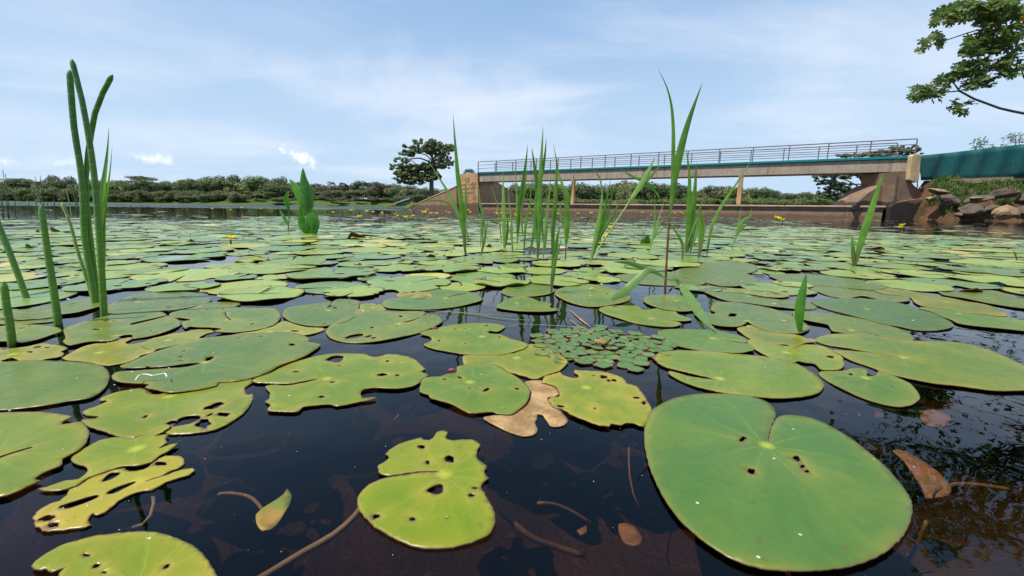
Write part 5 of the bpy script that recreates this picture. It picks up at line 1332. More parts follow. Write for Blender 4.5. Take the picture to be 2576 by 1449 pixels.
traced('green pad with yellow streaked upper rim left of the bent leaf tip', 'n3',
  [(362,625),(380,595),(440,570),(520,545),(650,545),(760,560),(850,580),(950,605),(1000,640),(990,670),(920,700),(800,725),(700,732),(600,725),(480,695),(400,660)], (655,630), [ell(800,622,12,4)], (.091,.155,.006), .4, .0090, .005, .004, .0015, specks=5)
traced('green pad with open notch to the right under the bent leaf shadow', 'n3',
  [(730,750),(800,728),(950,725),(1060,728),(1080,745),(1120,760),(1250,745),(1370,775),(1400,800),(1500,830),(1500,850),(1400,855),(1180,830),(1300,845),(1400,865),(1418,885),(1350,900),(1200,895),(1050,870),(900,830),(780,790)], (1175,828), [ell(870,735,25,4)], (.108,.172,.005), .35, .0075, .005, .003, .0012)
traced('round pad crossed by the right-hand leaf shadow', 'n3', [(1105,670),(1150,640),(1250,630),(1400,635),(1500,660),(1560,690),(1590,720),(1570,750),(1500,770),(1400,775),(1280,760),(1180,730),(1120,700)], (1380,680), (), (.093,.149,.015), .25, .0098, .005, .003, .0015, specks=3)
traced('flat pad reaching behind the bent leaf and red stem', 'n3', [(860,485),(920,460),(1100,455),(1300,440),(1450,470),(1600,520),(1620,540),(1500,555),(1300,555),(1100,545),(950,520)], (1280,470), (), (.100,.144,.017), .15, .0060, .006, .004, .002)
traced('big grey-green pad right of the red stem', 'n3', [(1370,440),(1450,410),(1560,400),(1800,420),(2000,465),(2070,510),(2050,540),(1900,560),(1750,555),(1600,520),(1450,480)], (1750,485), (), (.096,.141,.018), .12, .0100, .006, .004, .002)
traced('tall-rimmed pad overlapping the back of the big grey-green pad', 'n3', [(1560,395),(1620,365),(1800,350),(2000,370),(2060,410),(2040,440),(1900,460),(1750,458),(1620,425)], (1800,385), (), (.100,.144,.018), .1, .0130, .006, .004, .002)
traced('green pad with bitten right end above the rosette left side', 'n3', [(-130,740),(-80,690),(0,655),(100,650),(210,675),(230,690),(300,695),(330,710),(320,740),(385,750),(360,770),(250,780),(100,775),(0,765)], (40,700), (), (.086,.155,.013), .25, .0088, .005, .004, .0015, specks=2)
traced('green pad behind the front grass blade base, left side', 'n3', [(-90,600),(-20,560),(90,530),(200,530),(320,545),(350,580),(360,600),(300,630),(150,645),(0,645),(-70,625)], (0,585), [ell(-40,528,30,4)], (.093,.152,.014), .25, .0065, .005, .003, .0015)
# ---- small bits lying on the pads
def seeded(seed): return random.Random(seed)

# ------------------------------------------------------------------ rest of the near field
PROTO = []
def proto_pad(seed, bites):
    rr = random.Random(seed)
    n = 60; r0 = .12; nw = rr.choice([.03, .05, .10, .18, .04])
    ph = [rr.uniform(0, 6.28) for _ in range(4)]
    out = []
    bt = [(rr.uniform(.5, 5.8), rr.uniform(.08, .25), rr.uniform(.08, .3)) for _ in range(bites)]
    for k in range(n + 1):
        a = nw + (2 * math.pi - 2 * nw) * k / n
        r = r0 * (1 + .045 * math.sin(a + ph[0]) + .03 * math.sin(2 * a + ph[1]) + .012 * math.sin(5 * a + ph[2]) + .006 * rr.uniform(-1, 1))
        if k in (0, n): r *= .93
        for (b, bw, bd) in bt:
            if abs(a - b) < bw: r *= 1 - bd * (1 - ((a - b) / bw) ** 2) * rr.uniform(.75, 1.1)
        out.append((r * math.cos(a), r * math.sin(a)))
    out.append((.006, -.0008)); out.append((.006, .0008))
    holes = []
    for _ in range(rr.choice([0, 1, 2, 3]) if bites else 0):
        a, q = rr.uniform(.6, 5.6), rr.uniform(.3, .75) * r0
        s = rr.uniform(.003, .010)
        h = ell(q * math.cos(a), q * math.sin(a), s * 1.6, s, 9, rr.uniform(0, 3), .25, seed)
        if all(math.hypot(h[0][0] - g[0][0], h[0][1] - g[0][1]) > .03 for g in holes): holes.append(h)
    c_ = rr.uniform(.001, .006)
    return build_pad_mesh('lily_pad', out, holes, (0, 0), .013, seed, .004, (0, 0), c_, rr.uniform(.0005, .0015), .010)
for s in range(22): PROTO.append(proto_pad(100 + s, (0, 1, 5)[s % 3] if s % 3 < 2 else random.choice([3, 5, 7])))

RES = .02; GX0, GX1, GY0, GY1 = -7.0, 7.0, 0.3, 5.2
occ = np.zeros((int((GY1 - GY0) / RES), int((GX1 - GX0) / RES)), np.uint8)
cy_, cx_ = np.meshgrid(np.arange(occ.shape[0]) * RES + GY0, np.arange(occ.shape[1]) * RES + GX0, indexing='ij')
for poly, c, o in OCC:
    x0, y0 = poly.min(0); x1, y1 = poly.max(0)
    i0, i1 = max(0, int((y0 - GY0) / RES)), min(occ.shape[0], int((y1 - GY0) / RES) + 2)
    j0, j1 = max(0, int((x0 - GX0) / RES)), min(occ.shape[1], int((x1 - GX0) / RES) + 2)
    if i1 <= i0 or j1 <= j0: continue
    sub = inside(cx_[i0:i1, j0:j1].ravel(), cy_[i0:i1, j0:j1].ravel(), poly).reshape(i1 - i0, j1 - j0)
    occ[i0:i1, j0:j1] |= sub
# open water seen in the photograph (image outlines), kept free of pads
WATER = [[(1290,760),(1430,735),(1560,690),(1720,700),(1780,760),(1790,850),(1650,850),(1340,850),(1120,790)], [(2380,800),(2700,810),(2700,900),(2560,880),(2400,850)], [(1575,722),(1735,712),(1780,760),(1590,765)],
         [(230,1010),(1100,1040),(1640,1080),(1640,1500),(0,1500),(0,1250)], [(2050,930),(2700,1000),(2700,1500),(2280,1480),(2250,1150)], [(800,850),(1100,880),(1150,920),(1080,940)], [(330,672),(560,640),(640,660),(440,690)], [(590,752),(700,742),(780,748),(700,765)], [(1300,690),(1400,680),(1410,700),(1290,705)], [(1660,620),(1300,645),(1300,625)], [(1540,700),(1590,690),(1600,740),(1550,740)]]
def in_poly_px(x, y, poly):
    return inside(np.array([x]), np.array([y]), np.array(poly, float))[0]
def pad_color(rr, Y):
    k = rr.random()
    if k < .03: return (.50, .36, .13), rr.uniform(.8, 1.0)
    if k < .07: return (.36, .36, .07), rr.uniform(.7, 1.0)
    if k < .16: return (.22, .31, .06), rr.uniform(.4, .8)
    if k < .50: return (.190, .265, .040), rr.uniform(.15, .5)
    if k < .75: return (.135, .215, .042), rr.uniform(0, .3)
    return (.115, .195, .062), rr.uniform(0, .2)
_pc = pad_color
def pad_color(rr, Y):
    c, a = _pc(rr, Y)
    return (c[0] * 1.16, c[1] * 1.16, c[2] * 1.16), a
rr = random.Random(4242)
placed = []
def try_place(x, y, r, maxov):
    i0, i1 = int((y - r - GY0) / RES), int((y + r - GY0) / RES) + 1
    j0, j1 = int((x - r - GX0) / RES), int((x + r - GX0) / RES) + 1
    if i0 < 0 or j0 < 0 or i1 >= occ.shape[0] or j1 >= occ.shape[1]: return False
    m_ = (cx_[i0:i1, j0:j1] - x) ** 2 + (cy_[i0:i1, j0:j1] - y) ** 2 < r * r
    if not m_.any(): return False
    if occ[i0:i1, j0:j1][m_].mean() > maxov: return False
    occ[i0:i1, j0:j1][m_] = 1
    placed.append((x, y, r)); return True
def in_view(x, y, mg=0.0):
    p = pix((x, y, 0)); return -120 - mg < p[0] < 2700 + mg
for maxov, tries in ((.05, 5000), (.14, 6000), (.26, 7000), (.38, 7000), (.5, 7000)):
    for _ in range(tries):
        y = 1.15 + (5.1 - 1.15) * math.sqrt(rr.random()); x = rr.uniform(-1.35, 1.35) * y
        r = rr.uniform(.12, .20) if maxov < .2 else rr.uniform(.07, .15)
        px, py = pix((x, y, 0))
        if not (-160 < px < 2740): continue
        if any(in_poly_px(px, py, w_) for w_ in WATER): continue
        if py > 745 and maxov > .16: continue
        try_place(x, y, r, maxov)
near = sorted(placed, key=lambda p: -(p[2] ** 2) / p[1] ** 3 if True else 0)
n_ind = 300 - len(OCC)
ind, rest = near[:n_ind], near[n_ind:]
# landmarks that the labels of the unnamed pads refer to
LMK = [('the tall reed cluster', 246, 780), ('the broad-leaved plant', 775, 588), ('the leftmost tall grass plant', 1171, 642), ('the middle grass clump', 1360, 650), ('the forked grass plant', 1487, 660),
       ('the red-stemmed grass', 1673, 740), ('the right grass clump', 1730, 650), ('the far right grass blade', 2148, 670), ('the small upright blade', 2014, 838), ('the very large curled-lobe pad', 600, 800), ('the first left reed', 67, 750)]
def shade_word(c, a):
    if a > .65: return 'yellow'
    if a > .38: return 'yellow-green'
    return 'green' if c[1] > .25 else 'grey-green'
cntr = {}
def pad_label(x, y, r, c, a):
    px, py = pix((x, y, 0))
    best = min(LMK, key=lambda l: (l[1] - px) ** 2 + ((l[2] - py) * 3) ** 2)
    dx, dy = px - best[1], (py - best[2]) * 3
    side = ('right of' if dx > 0 else 'left of') if abs(dx) > abs(dy) else ('in front of' if dy > 0 else 'behind')
    key = (best[0], side); k = cntr.get(key, 0); cntr[key] = k + 1
    sz = 'small' if r < .11 else ('large' if r > .16 else 'medium')
    return f"{sz} {shade_word(c, a)} lily pad, {ordn(k)} nearest {side} {best[0]}"
def lm_dist(p):
    px, py = pix((p[0], p[1], 0)); return min((l[1] - px) ** 2 + ((l[2] - py) * 3) ** 2 for l in LMK)
for (x, y, r) in sorted(ind, key=lm_dist):
    me = rr.choice(PROTO)
    o = bpy.data.objects.new('lily_pad', me); col.objects.link(o)
    lv = rr.uniform(.002, .0065)
    o.location = (x, y, lv)
    k = r / .12; o.scale = (k, k, rr.choice([.8, 1.0, 1.3, 1.9, 2.8]))
    sl = rr.choice([.0, .006, .012, .02])
    o.rotation_euler = (rr.uniform(-sl, sl), rr.uniform(-sl, sl), rr.uniform(0, 6.28))
    c, a = pad_color(rr, y); g = rr.uniform(.85, 1.15)
    o.color = (c[0] * g, c[1] * g, c[2] * g, a)
    tag(o, pad_label(x, y, r, c, a), 'lily pad', 'lily pads floating on the pond')
# everything beyond: one field
def pad_field(name, items, mat, nv=14):
    V = []; F = []; C = []; n = 0
    for (x, y, r, c, z, thick) in items:
        a0 = rr.uniform(0, 6.28); tx, ty = rr.gauss(0, .010), rr.gauss(0, .010)
        sq = rr.uniform(.85, 1.1); cu = rr.uniform(0, .05) * r
        pts = []
        for k in range(nv):
            a = a0 + .12 + (6.283 - .24) * k / (nv - 1)
            q = r * (1 + .05 * math.sin(2 * a + a0 * 3)) * (1 if not 0 < k < nv - 1 else rr.uniform(.96, 1.03))
            dx, dy = q * math.cos(a), q * sq * math.sin(a)
            pts.append((x + dx, y + dy, max(.001, z + dx * tx + dy * ty + cu * (.5 + math.sin(a * 2 + a0 * 5)) * .6)))
        pts.append((x, y, max(.001, z - .001)))
        V += pts; V += [(p[0], p[1], max(-.002, p[2] - thick)) for p in pts[:nv]]
        for k in range(nv - 1): F.append((n + nv, n + k, n + k + 1)); C.append(c)
        dk = (.10, .055, .03)
        for k in range(nv - 1): F.append((n + k, n + nv + 1 + k, n + nv + 2 + k, n + k + 1)); C.append(dk)
        n += 2 * nv + 1
    me = bpy.data.meshes.new(name); me.from_pydata(V, [], F); me.materials.append(mat); me.update()
    at = me.attributes.new('tint', 'FLOAT_COLOR', 'FACE'); at.data.foreach_set('color', np.array([(*c, 1) for c in C], dtype=np.float32).ravel())
    o = bpy.data.objects.new(name, me); col.objects.link(o); o['kind'] = 'stuff'
    return o
items = []
for (x, y, r) in rest:
    c, a = pad_color(rr, y); items.append((x, y, r, tuple(q * rr.uniform(.85, 1.15) for q in c), rr.uniform(.002, .007), .004))
def limit_y(px):
    """image row above which open water begins"""
    if px < 150: return 556
    if px < 620: return 552 + (px - 380) * .006
    if px < 1150: return 546 - (px - 620) * .009
    if px < 1900: return 541 + (px - 1150) * .010
    if px < 2150: return 548 + (px - 1900) * .14
    return 583 + (px - 2150) * .05
def add_far(x, y, r):
    c, a = pad_color(rr, y); items.append((x, y, r, tuple(q * rr.uniform(.85, 1.15) for q in c), rr.uniform(.002, .008), .004))
for y0, y1, n in ((5.0, 8.0, 4200), (8.0, 12.0, 4200), (12, 18, 3200), (18, 24, 1000)):
    for _ in range(n):
        y = rr.uniform(y0, y1); x = rr.uniform(-1.32, 1.32) * y
        px, py = pix((x, y, 0))
        ly = limit_y(px)
        if py < ly: 
            if rr.random() > .035 * (1 if py > ly - 10 else .5): continue
        dens = .5 + 1.25 * fbm(x * .9, y * .45, .9) + (.55 if py > ly + 16 else 0)
        if rr.random() > dens: continue
        if py < ly + 34 and 820 < px < 1950 and rr.random() < .78: continue
        add_far(x, y, rr.uniform(.09, .20))
for _ in range(4200):     # sides beyond the frame and behind the camera
    y = rr.uniform(-5, 9); x = rr.uniform(-11, 11)
    if y > .3 and abs(x) < 1.3 * y + .25: continue
    if math.hypot(x, y) < .7: continue
    add_far(x, y, rr.uniform(.08, .15))
pad_field('lily_pad_field', items, M['pad_far'])
# low brownish weed and tiny leaves beyond the pads
items = []
for _ in range(44000):
    y = 4.6 + rr.random() ** .8 * 19; x = rr.uniform(-1.25, 1.25) * y
    px, py = pix((x, y, 0)); ly = limit_y(px)
    cen_ = 1150 < px < 1900
    if py > ly + (46 if cen_ else 22) or py < ly - (5 if px < 2000 else 34): continue
    if px > 2000 and py < ly and fbm(x * .25, y * 1.3, 1.0) < .08: continue
    if px < 1000 and fbm(x * .3, y * .9, 1.0) < -.05: continue
    if cen_ and rr.random() > .85: continue
    if px > 1950 and py < ly + 6 and rr.random() > .12: continue
    g = rr.uniform(.7, 1.3); k = rr.random()
    c = (.20 * g, .17 * g, .15 * g) if k < .55 else ((.14 * g, .20 * g, .09 * g) if k < .9 else (.42 * g, .28 * g, .16 * g))
    items.append((x, y, rr.uniform(.015, .045), c, rr.uniform(.002, .01), .003))
pad_field('floating_weed', items, M['pad_far'], 6)

# ------------------------------------------------------------------ upright plants
def px_at(x, y, dist): return None
def blade(parent, reg, pts, wpx, mat, base_g, lean=0.0, prof='grass', twist=0.0, fold=.22, name='blade', nseg=26, dy=0.0, zmin=None, lw=1.0):
    """ribbon with a keeled cross section following an outline traced in the picture; base_g: where the plant stands"""
    Y = base_g.y + dy
    q = [at_y(*D(reg, *p), Y) for p in pts]
    L = [0]
    for i in range(1, len(q)): L.append(L[-1] + (q[i] - q[i - 1]).length)
    tot = L[-1]
    q = [CAM + (p - CAM) * (1 + lean * tot * (L[i] / tot) ** 2 / Y) for i, p in enumerate(q)]
    if zmin is not None:
        q = [p if p.z > zmin else ground(*D(reg, *pts[i]), zmin) for i, p in enumerate(q)]
    c = catmull(q, tot / nseg, False)
    n = len(c); V = []; F = []
    for i, p in enumerate(c):
        t_ = i / (n - 1)
        wl = ds(reg, wpx) * (p - CAM).dot(fw) / F_PX / 2
        if prof == 'grass': f = (.30 + .70 * min(1, t_ / .35) ** .8) * max(.0, 1 - max(0, (t_ - .45) / .55) ** 1.5)
        elif prof == 'lance': f = max(.04, math.sin(math.pi * min(1, t_ * .98 + .02) ** lw) ** .85) if t_ < 1 else 0
        elif prof == 'stem': f = 1 - .4 * t_
        else: f = (.22 + .78 * min(1, t_ / .5)) * max(0, 1 - max(0, (t_ - .6) / .4) ** 2)
        wl *= max(f, .03)
        tg = (c[min(i + 1, n - 1)] - c[max(i - 1, 0)]).normalized()
        vd = (p - CAM).normalized()
        sd_ = tg.cross(vd).normalized()
        sd_ = (Matrix.Rotation(twist * (.4 + .6 * t_), 3, tg) @ sd_)
        nn = tg.cross(sd_).normalized()
        V += [p - sd_ * wl, p + nn * wl * fold * 2, p + sd_ * wl]
        if i: a = 3 * (i - 1); F += [(a, a + 1, a + 4, a + 3), (a + 1, a + 2, a + 5, a + 4)]
    o = mesh_obj(name, V, F, M[mat])
    if parent is not None: rel(o, parent)
    return o
def stem(parent, reg, pts, wpx, mat, base_g, name='stem', taper=.7, dy=0.0, tip=False, sides=10, sink=.12):
    Y = base_g.y + dy
    q = [at_y(*D(reg, *p), Y) for p in pts]
    d0 = (q[0] - q[1]).normalized()
    q = [q[0] + d0 * sink] + q
    c = catmull(q, (q[-1] - q[0]).length / 18, False)
    n = len(c); rad = []
    for i, p in enumerate(c):
        t_ = i / (n - 1); r = ds(reg, wpx) * (p - CAM).dot(fw) / F_PX / 2 * (1 - (1 - taper) * t_)
        rad.append(r)
    if tip:
        e = c[-1]; tdir = (c[-1] - c[-2]).normalized(); r = rad[-1]
        for a_, b_ in ((.5, .9), (1.0, .72), (1.5, .42), (1.8, .15)): c.append(e + tdir * r * a_ * 1.3); rad.append(r * b_)
    mb = MB(); mb.tube(c, rad, sides)
    o = mb.build(name, M[mat], None, True)
    if parent is not None: rel(o, parent)
    return o
def plant(name, label, cat, reg, base, group=None):
    g = ground(*D(reg, *base)); r_ = empty(name, g); tag(r_, label, cat, group); return r_, g

# left reeds
def reed(label, reg, pts, w_, mat='reed', taper=.92, name='reed', sec=True):
    r_, g = plant('reed', label, 'reed', reg, pts[0], 'round green reeds at the left')
    stem(r_, reg, pts, w_, mat, g, 'stalk', taper, 0, True, 14)
    return r_
reed('rightmost and tallest round reed of the cluster, tip highest', 'D', [(262,797),(256,690),(249,584),(236,434),(223,344),(206,251),(184,163)], 15, taper=.80)
reed('blunt-tipped round reed on the left side of the reed cluster', 'D', [(240,765),(228,690),(213,600),(206,451),(186,318),(176,192)], 13.5, taper=.98)
reed('reed of the cluster leaning right with its tip over the leaves', 'D', [(245,762),(232,640),(218,520),(216,445),(222,384),(239,285),(258,235),(277,199)], 12, taper=.95)
reed('pale scarred dying reed leaning at the left of the cluster', 'D', [(237,762),(214,690),(192,621),(178,567),(158,516)], 8.5, 'reed_dry', .75)
reed('straight single reed left of the cluster, waist-high in frame', 'D', [(147,816),(135,730),(122,650),(112,580),(105,531)], 17.5, taper=.72)
reed('reed leaning out through the left frame edge', 'D', [(67,750),(45,690),(22,630),(0,576),(-22,520),(-40,470)], 13, taper=.95)
reed('short thick pointed reed in the lower left corner', 'D', [(31,867),(24,810),(16,765),(11,724)], 20, taper=.72)
r_, g = plant('leafy_reed', 'two flat green leaves rising right behind the reed cluster', 'reed', 'D', (259,785))
blade(r_, 'D', [(258,770),(256,640),(256,500),(266,417),(271,370),(274,322)], 16, 'grass_light', g, .05, 'grass')
blade(r_, 'D', [(258,770),(258,640),(262,534),(272,467),(279,410),(282,368)], 9, 'grass', g, .05, 'grass', .5)
# thin reeds far left
k_ = 0
for (bx, by, tx, ty, w_, mt) in [(95,705,33,155,4,'reed_far'),(108,705,64,208,4,'reed_far'),(180,690,160,310,4,'reed_far'),(440,680,395,362,4,'reed_far'),(500,570,412,235,3.5,'reed_far'),(512,600,470,222,4,'reed_far'),(650,690,612,345,4,'reed_far'),(745,480,690,250,3.5,'reed_far'),
                                 (840,695,780,392,6,'reed_dry'),(905,690,840,225,5,'reed_far'),(912,690,905,468,5,'reed_far'),(30,705,5,480,4,'reed_far'),(42,705,28,520,4,'reed_far'),(345,650,325,480,3,'reed_far'),(575,660,535,470,3,'reed_far')]:
    by = max(by, 660)
    r_, g = plant('thin_reed', f"{ordn(k_)} thin reed in the distant stand behind the left reeds, by drawing order from left" if False else f"thin distant {'yellow' if mt == 'reed_dry' else 'dark'} reed number {k_ + 1}", 'reed', 'L2', (bx, by), 'thin distant reeds at the left')
    r_['k'] = D('L2', tx, ty)[0]
    stem(r_, 'L2', [(bx, by), ((bx + tx) / 2 + 4, (by + ty) / 2), (tx, ty)], w_ * 2.3, mt, g, 'stalk', .55, 0, True, 6)
    k_ += 1
thin = sorted([o for o in col.objects if o.name.startswith('thin_reed')], key=lambda o: o['k'])
for i, o in enumerate(thin):
    o['label'] = f"thin {'yellow' if 'yellow' in o['label'] else 'dark'} reed, {ordn(i)} from the left in the distant stand"
    del o['k']

# broad-leaved plant
r_, g = plant('broad_leaved_plant', 'broad-leaved green water plant with pointed folded leaves standing left of centre', 'plant', 'L3', (1445, 905))
stem(r_, 'L3', [(1440,905),(1410,700),(1380,560),(1350,440)], 26, 'broad', g, 'stalk', .8)
for a in [([(1450,908),(1478,800),(1450,690),(1388,556)], 124, 'wide', -.25, .30, -.02), ([(1392,908),(1345,800),(1325,690),(1316,560)], 96, 'lance', .4, .30, 0.0), ([(1410,640),(1340,490),(1268,370),(1186,260)], 128, 'lance', -.3, .35, -.03),
          ([(1425,650),(1395,480),(1360,320),(1345,130)], 118, 'lance', .4, .42, -.01), ([(1440,620),(1425,480),(1395,340),(1352,190)], 90, 'lance', -.6, .3, .02), ([(1500,905),(1490,850),(1470,780),(1455,700)], 66, 'lance', .2, .3, -.03), ([(1420,905),(1425,820),(1420,740),(1405,650)], 110, 'lance', -.1, .3, -.01)]:
    blade(r_, 'L3', a[0], a[1], 'broad', g, 0, 'lance', a[3], a[4], 'leaf', 22, a[5], None, .80)
r_, g = plant('small_water_plant', 'slim young water plant just left of the broad-leaved plant', 'plant', 'L3', (1170, 870))
stem(r_, 'L3', [(1172,860),(1185,700),(1180,560)], 14, 'broad', g, 'stalk', .7)
blade(r_, 'L3', [(1185,640),(1155,540),(1150,470),(1180,398)], 55, 'broad', g, 0, 'lance', .3, .3, 'leaf')
blade(r_, 'L3', [(1170,800),(1130,720),(1100,670),(1072,613)], 38, 'broad', g, 0, 'lance', .2, .3, 'leaf')

# grass plants, traced
def grass_plant(label, base, blades_, stems_=(), grp='grass plants standing among the pads'):
    r_, g = plant('grass_plant', label, 'grass', 'g', base, grp)
    for i, bl in enumerate(blades_):
        pts, w_, mt = bl[:3]
        lean = bl[3] if len(bl) > 3 else ((i * 37) % 7 - 3) * .03
        blade(r_, 'g', pts, w_, mt, g, lean, bl[4] if len(bl) > 4 else 'grass', ((i * 53) % 9 - 4) * .12, dy=((i * 29) % 5 - 2) * .006)
    for pts, w_, mt in stems_:
        stem(r_, 'g', pts, w_, mt, g, 'stem', .75)
    return r_
GL, GG, GD = 'grass_light', 'grass', 'grass_dry'
grass_plant('leftmost tall grass plant with one long upright blade', (350,1168), [
    ([(350,1168),(338,1000),(325,850),(305,700),(293,560),(283,430),(275,312)], 32, GG, -.04), ([(345,1080),(300,900),(240,780),(190,700),(135,613)], 22, GL), ([(346,1100),(345,960),(352,850),(352,690)], 22, GL)],
    [([(352,1170),(345,1080),(338,1000)], 14, 'blade_stem')])
grass_plant('arching thin grass leaf reaching left of the leftmost tall grass plant', (345,1160), [([(330,1020),(290,900),(240,850),(170,838),(90,848),(5,874)], 14, GD, 0, 'lance')])
grass_plant('sparse grass stems between the leftmost tall plant and the centre clump', (445,1172), [
    ([(445,1172),(468,1060),(488,950)], 18, GG), ([(452,1100),(455,950),(430,850),(393,778)], 10, GD), ([(470,1060),(462,950),(440,850),(428,735)], 12, GL), ([(440,1120),(445,1000),(420,850)], 9, GL), ([(375,1090),(340,960)], 8, 'grass_dry')])
grass_plant('long horizontal grass blade lying across the centre stems', (500,1150), [([(340,977),(420,962),(520,953),(700,948),(880,948)], 13, GG, 0, 'lance')])
grass_plant('flat pale grass blade left in the middle clump', (586,1132), [([(586,1132),(583,950),(580,800),(577,658)], 26, GL, .02), ([(592,1125),(606,1010),(602,900)], 16, GG), ([(570,1100),(560,1000),(548,880),(500,730)], 9, GD)])
grass_plant('grass with short dry tips behind the flat pale blade', (633,1162), [([(633,1162),(632,1000),(618,860),(604,735)], 12, GL), ([(640,1150),(628,1020),(640,880)], 13, GG)])
grass_plant('slim pale grass left of the middle clump centre', (664,1100), [([(664,1105),(668,960),(662,780),(650,635)], 18, GL), ([(668,1080),(680,960),(700,850),(720,740)], 14, GL)])
grass_plant('leaning pointed grass blade left of the clump centre', (706,1168), [([(706,1168),(715,1000),(742,850),(752,690)], 16, GG), ([(665,1040),(680,860),(705,700),(718,600),(729,498)], 30, GG, -.05), ([(700,1060),(690,930),(705,800),(728,640)], 14, GD)])
grass_plant('dark grass sprout low in the middle clump', (742,1168), [([(742,1168),(760,1060),(790,940)], 16, GG), ([(748,1100),(765,1000),(775,900)], 10, GL)])
grass_plant('tallest grass of the middle clump with three sharp blades', (788,1188), [
    ([(788,1188),(798,1000),(800,820),(808,640),(815,520),(822,385)], 34, GG, .03), ([(798,860),(785,740),(768,620),(753,515)], 26, GG), ([(802,760),(822,640),(834,550),(842,458)], 18, GG), ([(780,1080),(775,950),(782,800),(800,660)], 22, GG), ([(795,1150),(770,980),(760,900)], 18, GL)],
    [([(788,1190),(795,1080),(799,960)], 10, 'grass')])
grass_plant('grass with pale blades right of the tallest middle grass', (822,1192), [([(822,1192),(832,1050),(850,900),(872,650)], 16, GL), ([(830,1150),(842,960),(850,800)], 22, GL), ([(825,1100),(815,960),(830,850)], 14, GG)])
grass_plant('grass with a curled bright leaf at the middle clump right side', (880,1160), [
    ([(875,1160),(888,950),(900,780),(905,620),(897,560),(883,487)], 26, GG), ([(885,1140),(880,1000),(895,900),(888,760)], 30, GL), ([(905,640),(925,700),(945,760),(960,850)], 16, GL), ([(955,880),(968,820),(950,770),(925,748),(888,738)], 34, GL, 0, 'lance')])
grass_plant('dark-stemmed wide grass at the right edge of the middle clump', (958,1205), [([(962,1100),(968,960),(962,850),(940,770)], 38, GG), ([(960,1050),(975,900),(995,760),(1022,628)], 12, GG), ([(945,1000),(925,900),(935,830)], 18, 'grass_light')],
    [([(957,1207),(962,1080),(965,960)], 9, 'blade_stem')])
grass_plant('nearest grass blade in front of the middle clump', (872,1405), [([(872,1405),(880,1290),(900,1180),(938,1060)], 26, GG, -.02), ([(882,1330),(890,1180),(905,1080),(925,990)], 32, GG, -.02)])
grass_plant('forked grass plant right of the middle clump', (1110,1212), [([(1110,1212),(1140,1060),(1165,930),(1180,800),(1172,700)], 24, GL), ([(1112,1205),(1160,1050),(1195,900),(1232,708)], 26, GG), ([(1140,1120),(1195,980),(1255,755)], 16, GG), ([(1140,1110),(1230,950),(1310,812)], 18, GG), ([(1178,760),(1165,700),(1128,650)], 12, GD)])
grass_plant('brown-stemmed grass leaning right with a fan of blades', (1154,1140), [([(1340,850),(1410,750),(1460,660),(1505,568)], 34, GL), ([(1370,810),(1450,720),(1540,618)], 22, GL), ([(1380,800),(1440,720),(1480,640)], 16, GG), ([(1545,860),(1510,790),(1440,728),(1365,690),(1285,643)], 18, GG, 0, 'lance')],
    [([(1154,1140),(1220,1035),(1300,915),(1370,810)], 12, 'reed_dry')])
grass_plant('red-stemmed giant grass with two tall sky-high blades', (1562,1408), [([(1592,950),(1605,800),(1612,600),(1613,400),(1600,250),(1570,140),(1520,37)], 24, GG, -.05), ([(1600,880),(1622,700),(1665,500),(1705,360),(1750,230),(1791,122)], 46, GG, .04)],
    [([(1562,1408),(1570,1250),(1582,1050),(1594,900),(1600,830)], 15, 'blade_stem')])
# the drooping leaves on its stem
r_, g = plant('bent_grass_leaf', 'light green leaves bent over the red stem and drooping to the water', 'grass', 'z7', (930, 845))
blade(r_, 'z7', [(940,622),(860,575),(770,528),(690,528),(600,610),(500,705),(400,790),(290,860),(190,915)], 118, 'grass_light', g, -.25, 'lance', .35, .18, 'blade', 34, -.01, .012)
blade(r_, 'z7', [(900,600),(800,540),(660,490),(500,435),(380,410),(235,405)], 76, 'grass_light', g, -.02, 'lance', -.5, .25, 'blade', 30)
blade(r_, 'z7', [(940,620),(1010,650),(1080,640),(1160,730),(1300,940),(1430,1130),(1520,1245),(1640,1342)], 128, 'grass_light', g, -.25, 'lance', -.2, .12, 'blade', 34, -.01, .012)
grass_plant('grass clump right of the red stem with two stout blades', (1690,1160), [
    ([(1690,1160),(1705,950),(1712,750),(1708,640),(1690,518)], 30, GG), ([(1700,1150),(1728,930),(1745,760),(1753,608)], 34, GG), ([(1712,1172),(1740,1030),(1770,900),(1800,815)], 18, GL), ([(1715,1120),(1700,1000),(1668,920)], 12, GG), ([(1725,1130),(1760,1000),(1740,880)], 16, GL)])
grass_plant('grass with leaning blades right side of the right clump', (1766,1188), [([(1766,1188),(1792,1020),(1785,930),(1770,870)], 26, GG), ([(1768,1120),(1775,980),(1760,880)], 16, GL), ([(1700,1100),(1760,950),(1860,880)], 10, GL)])
grass_plant('arched grass blade curving left beside the red stem', (1665,1200), [([(1668,1202),(1670,1110),(1640,1045),(1590,978)], 18, GG, 0)])
grass_plant('long grass leaning right away from the right clump', (1815,1182), [([(1818,1150),(1850,990),(1910,865),(2000,730),(2090,588)], 20, GG)], [([(1815,1183),(1825,1120),(1840,1030)], 6, 'blade_stem')])
grass_plant('thin pale grass left of the red stem', (1465,1158), [([(1465,1158),(1500,1030),(1562,828)], 12, GL), ([(1480,1100),(1500,980),(1500,815)], 9, GL), ([(1462,1120),(1520,1010),(1560,930)], 10, GL), ([(1470,1100),(1545,1010),(1650,950)], 8, GL)])
grass_plant('small forked grass right of the long leaning grass', (1967,1142), [([(1967,1142),(2000,1030),(2027,878)], 13, GL), ([(1985,1080),(2030,970),(2082,930),(2088,885)], 24, GL, 0), ([(1990,1060),(2050,990),(2120,975)], 12, GG)])
r_, g = plant('grass_plant', 'single far right grass blade leaning against the dark buttress', 'grass', 'D', (2149, 670), 'grass plants standing among the pads')
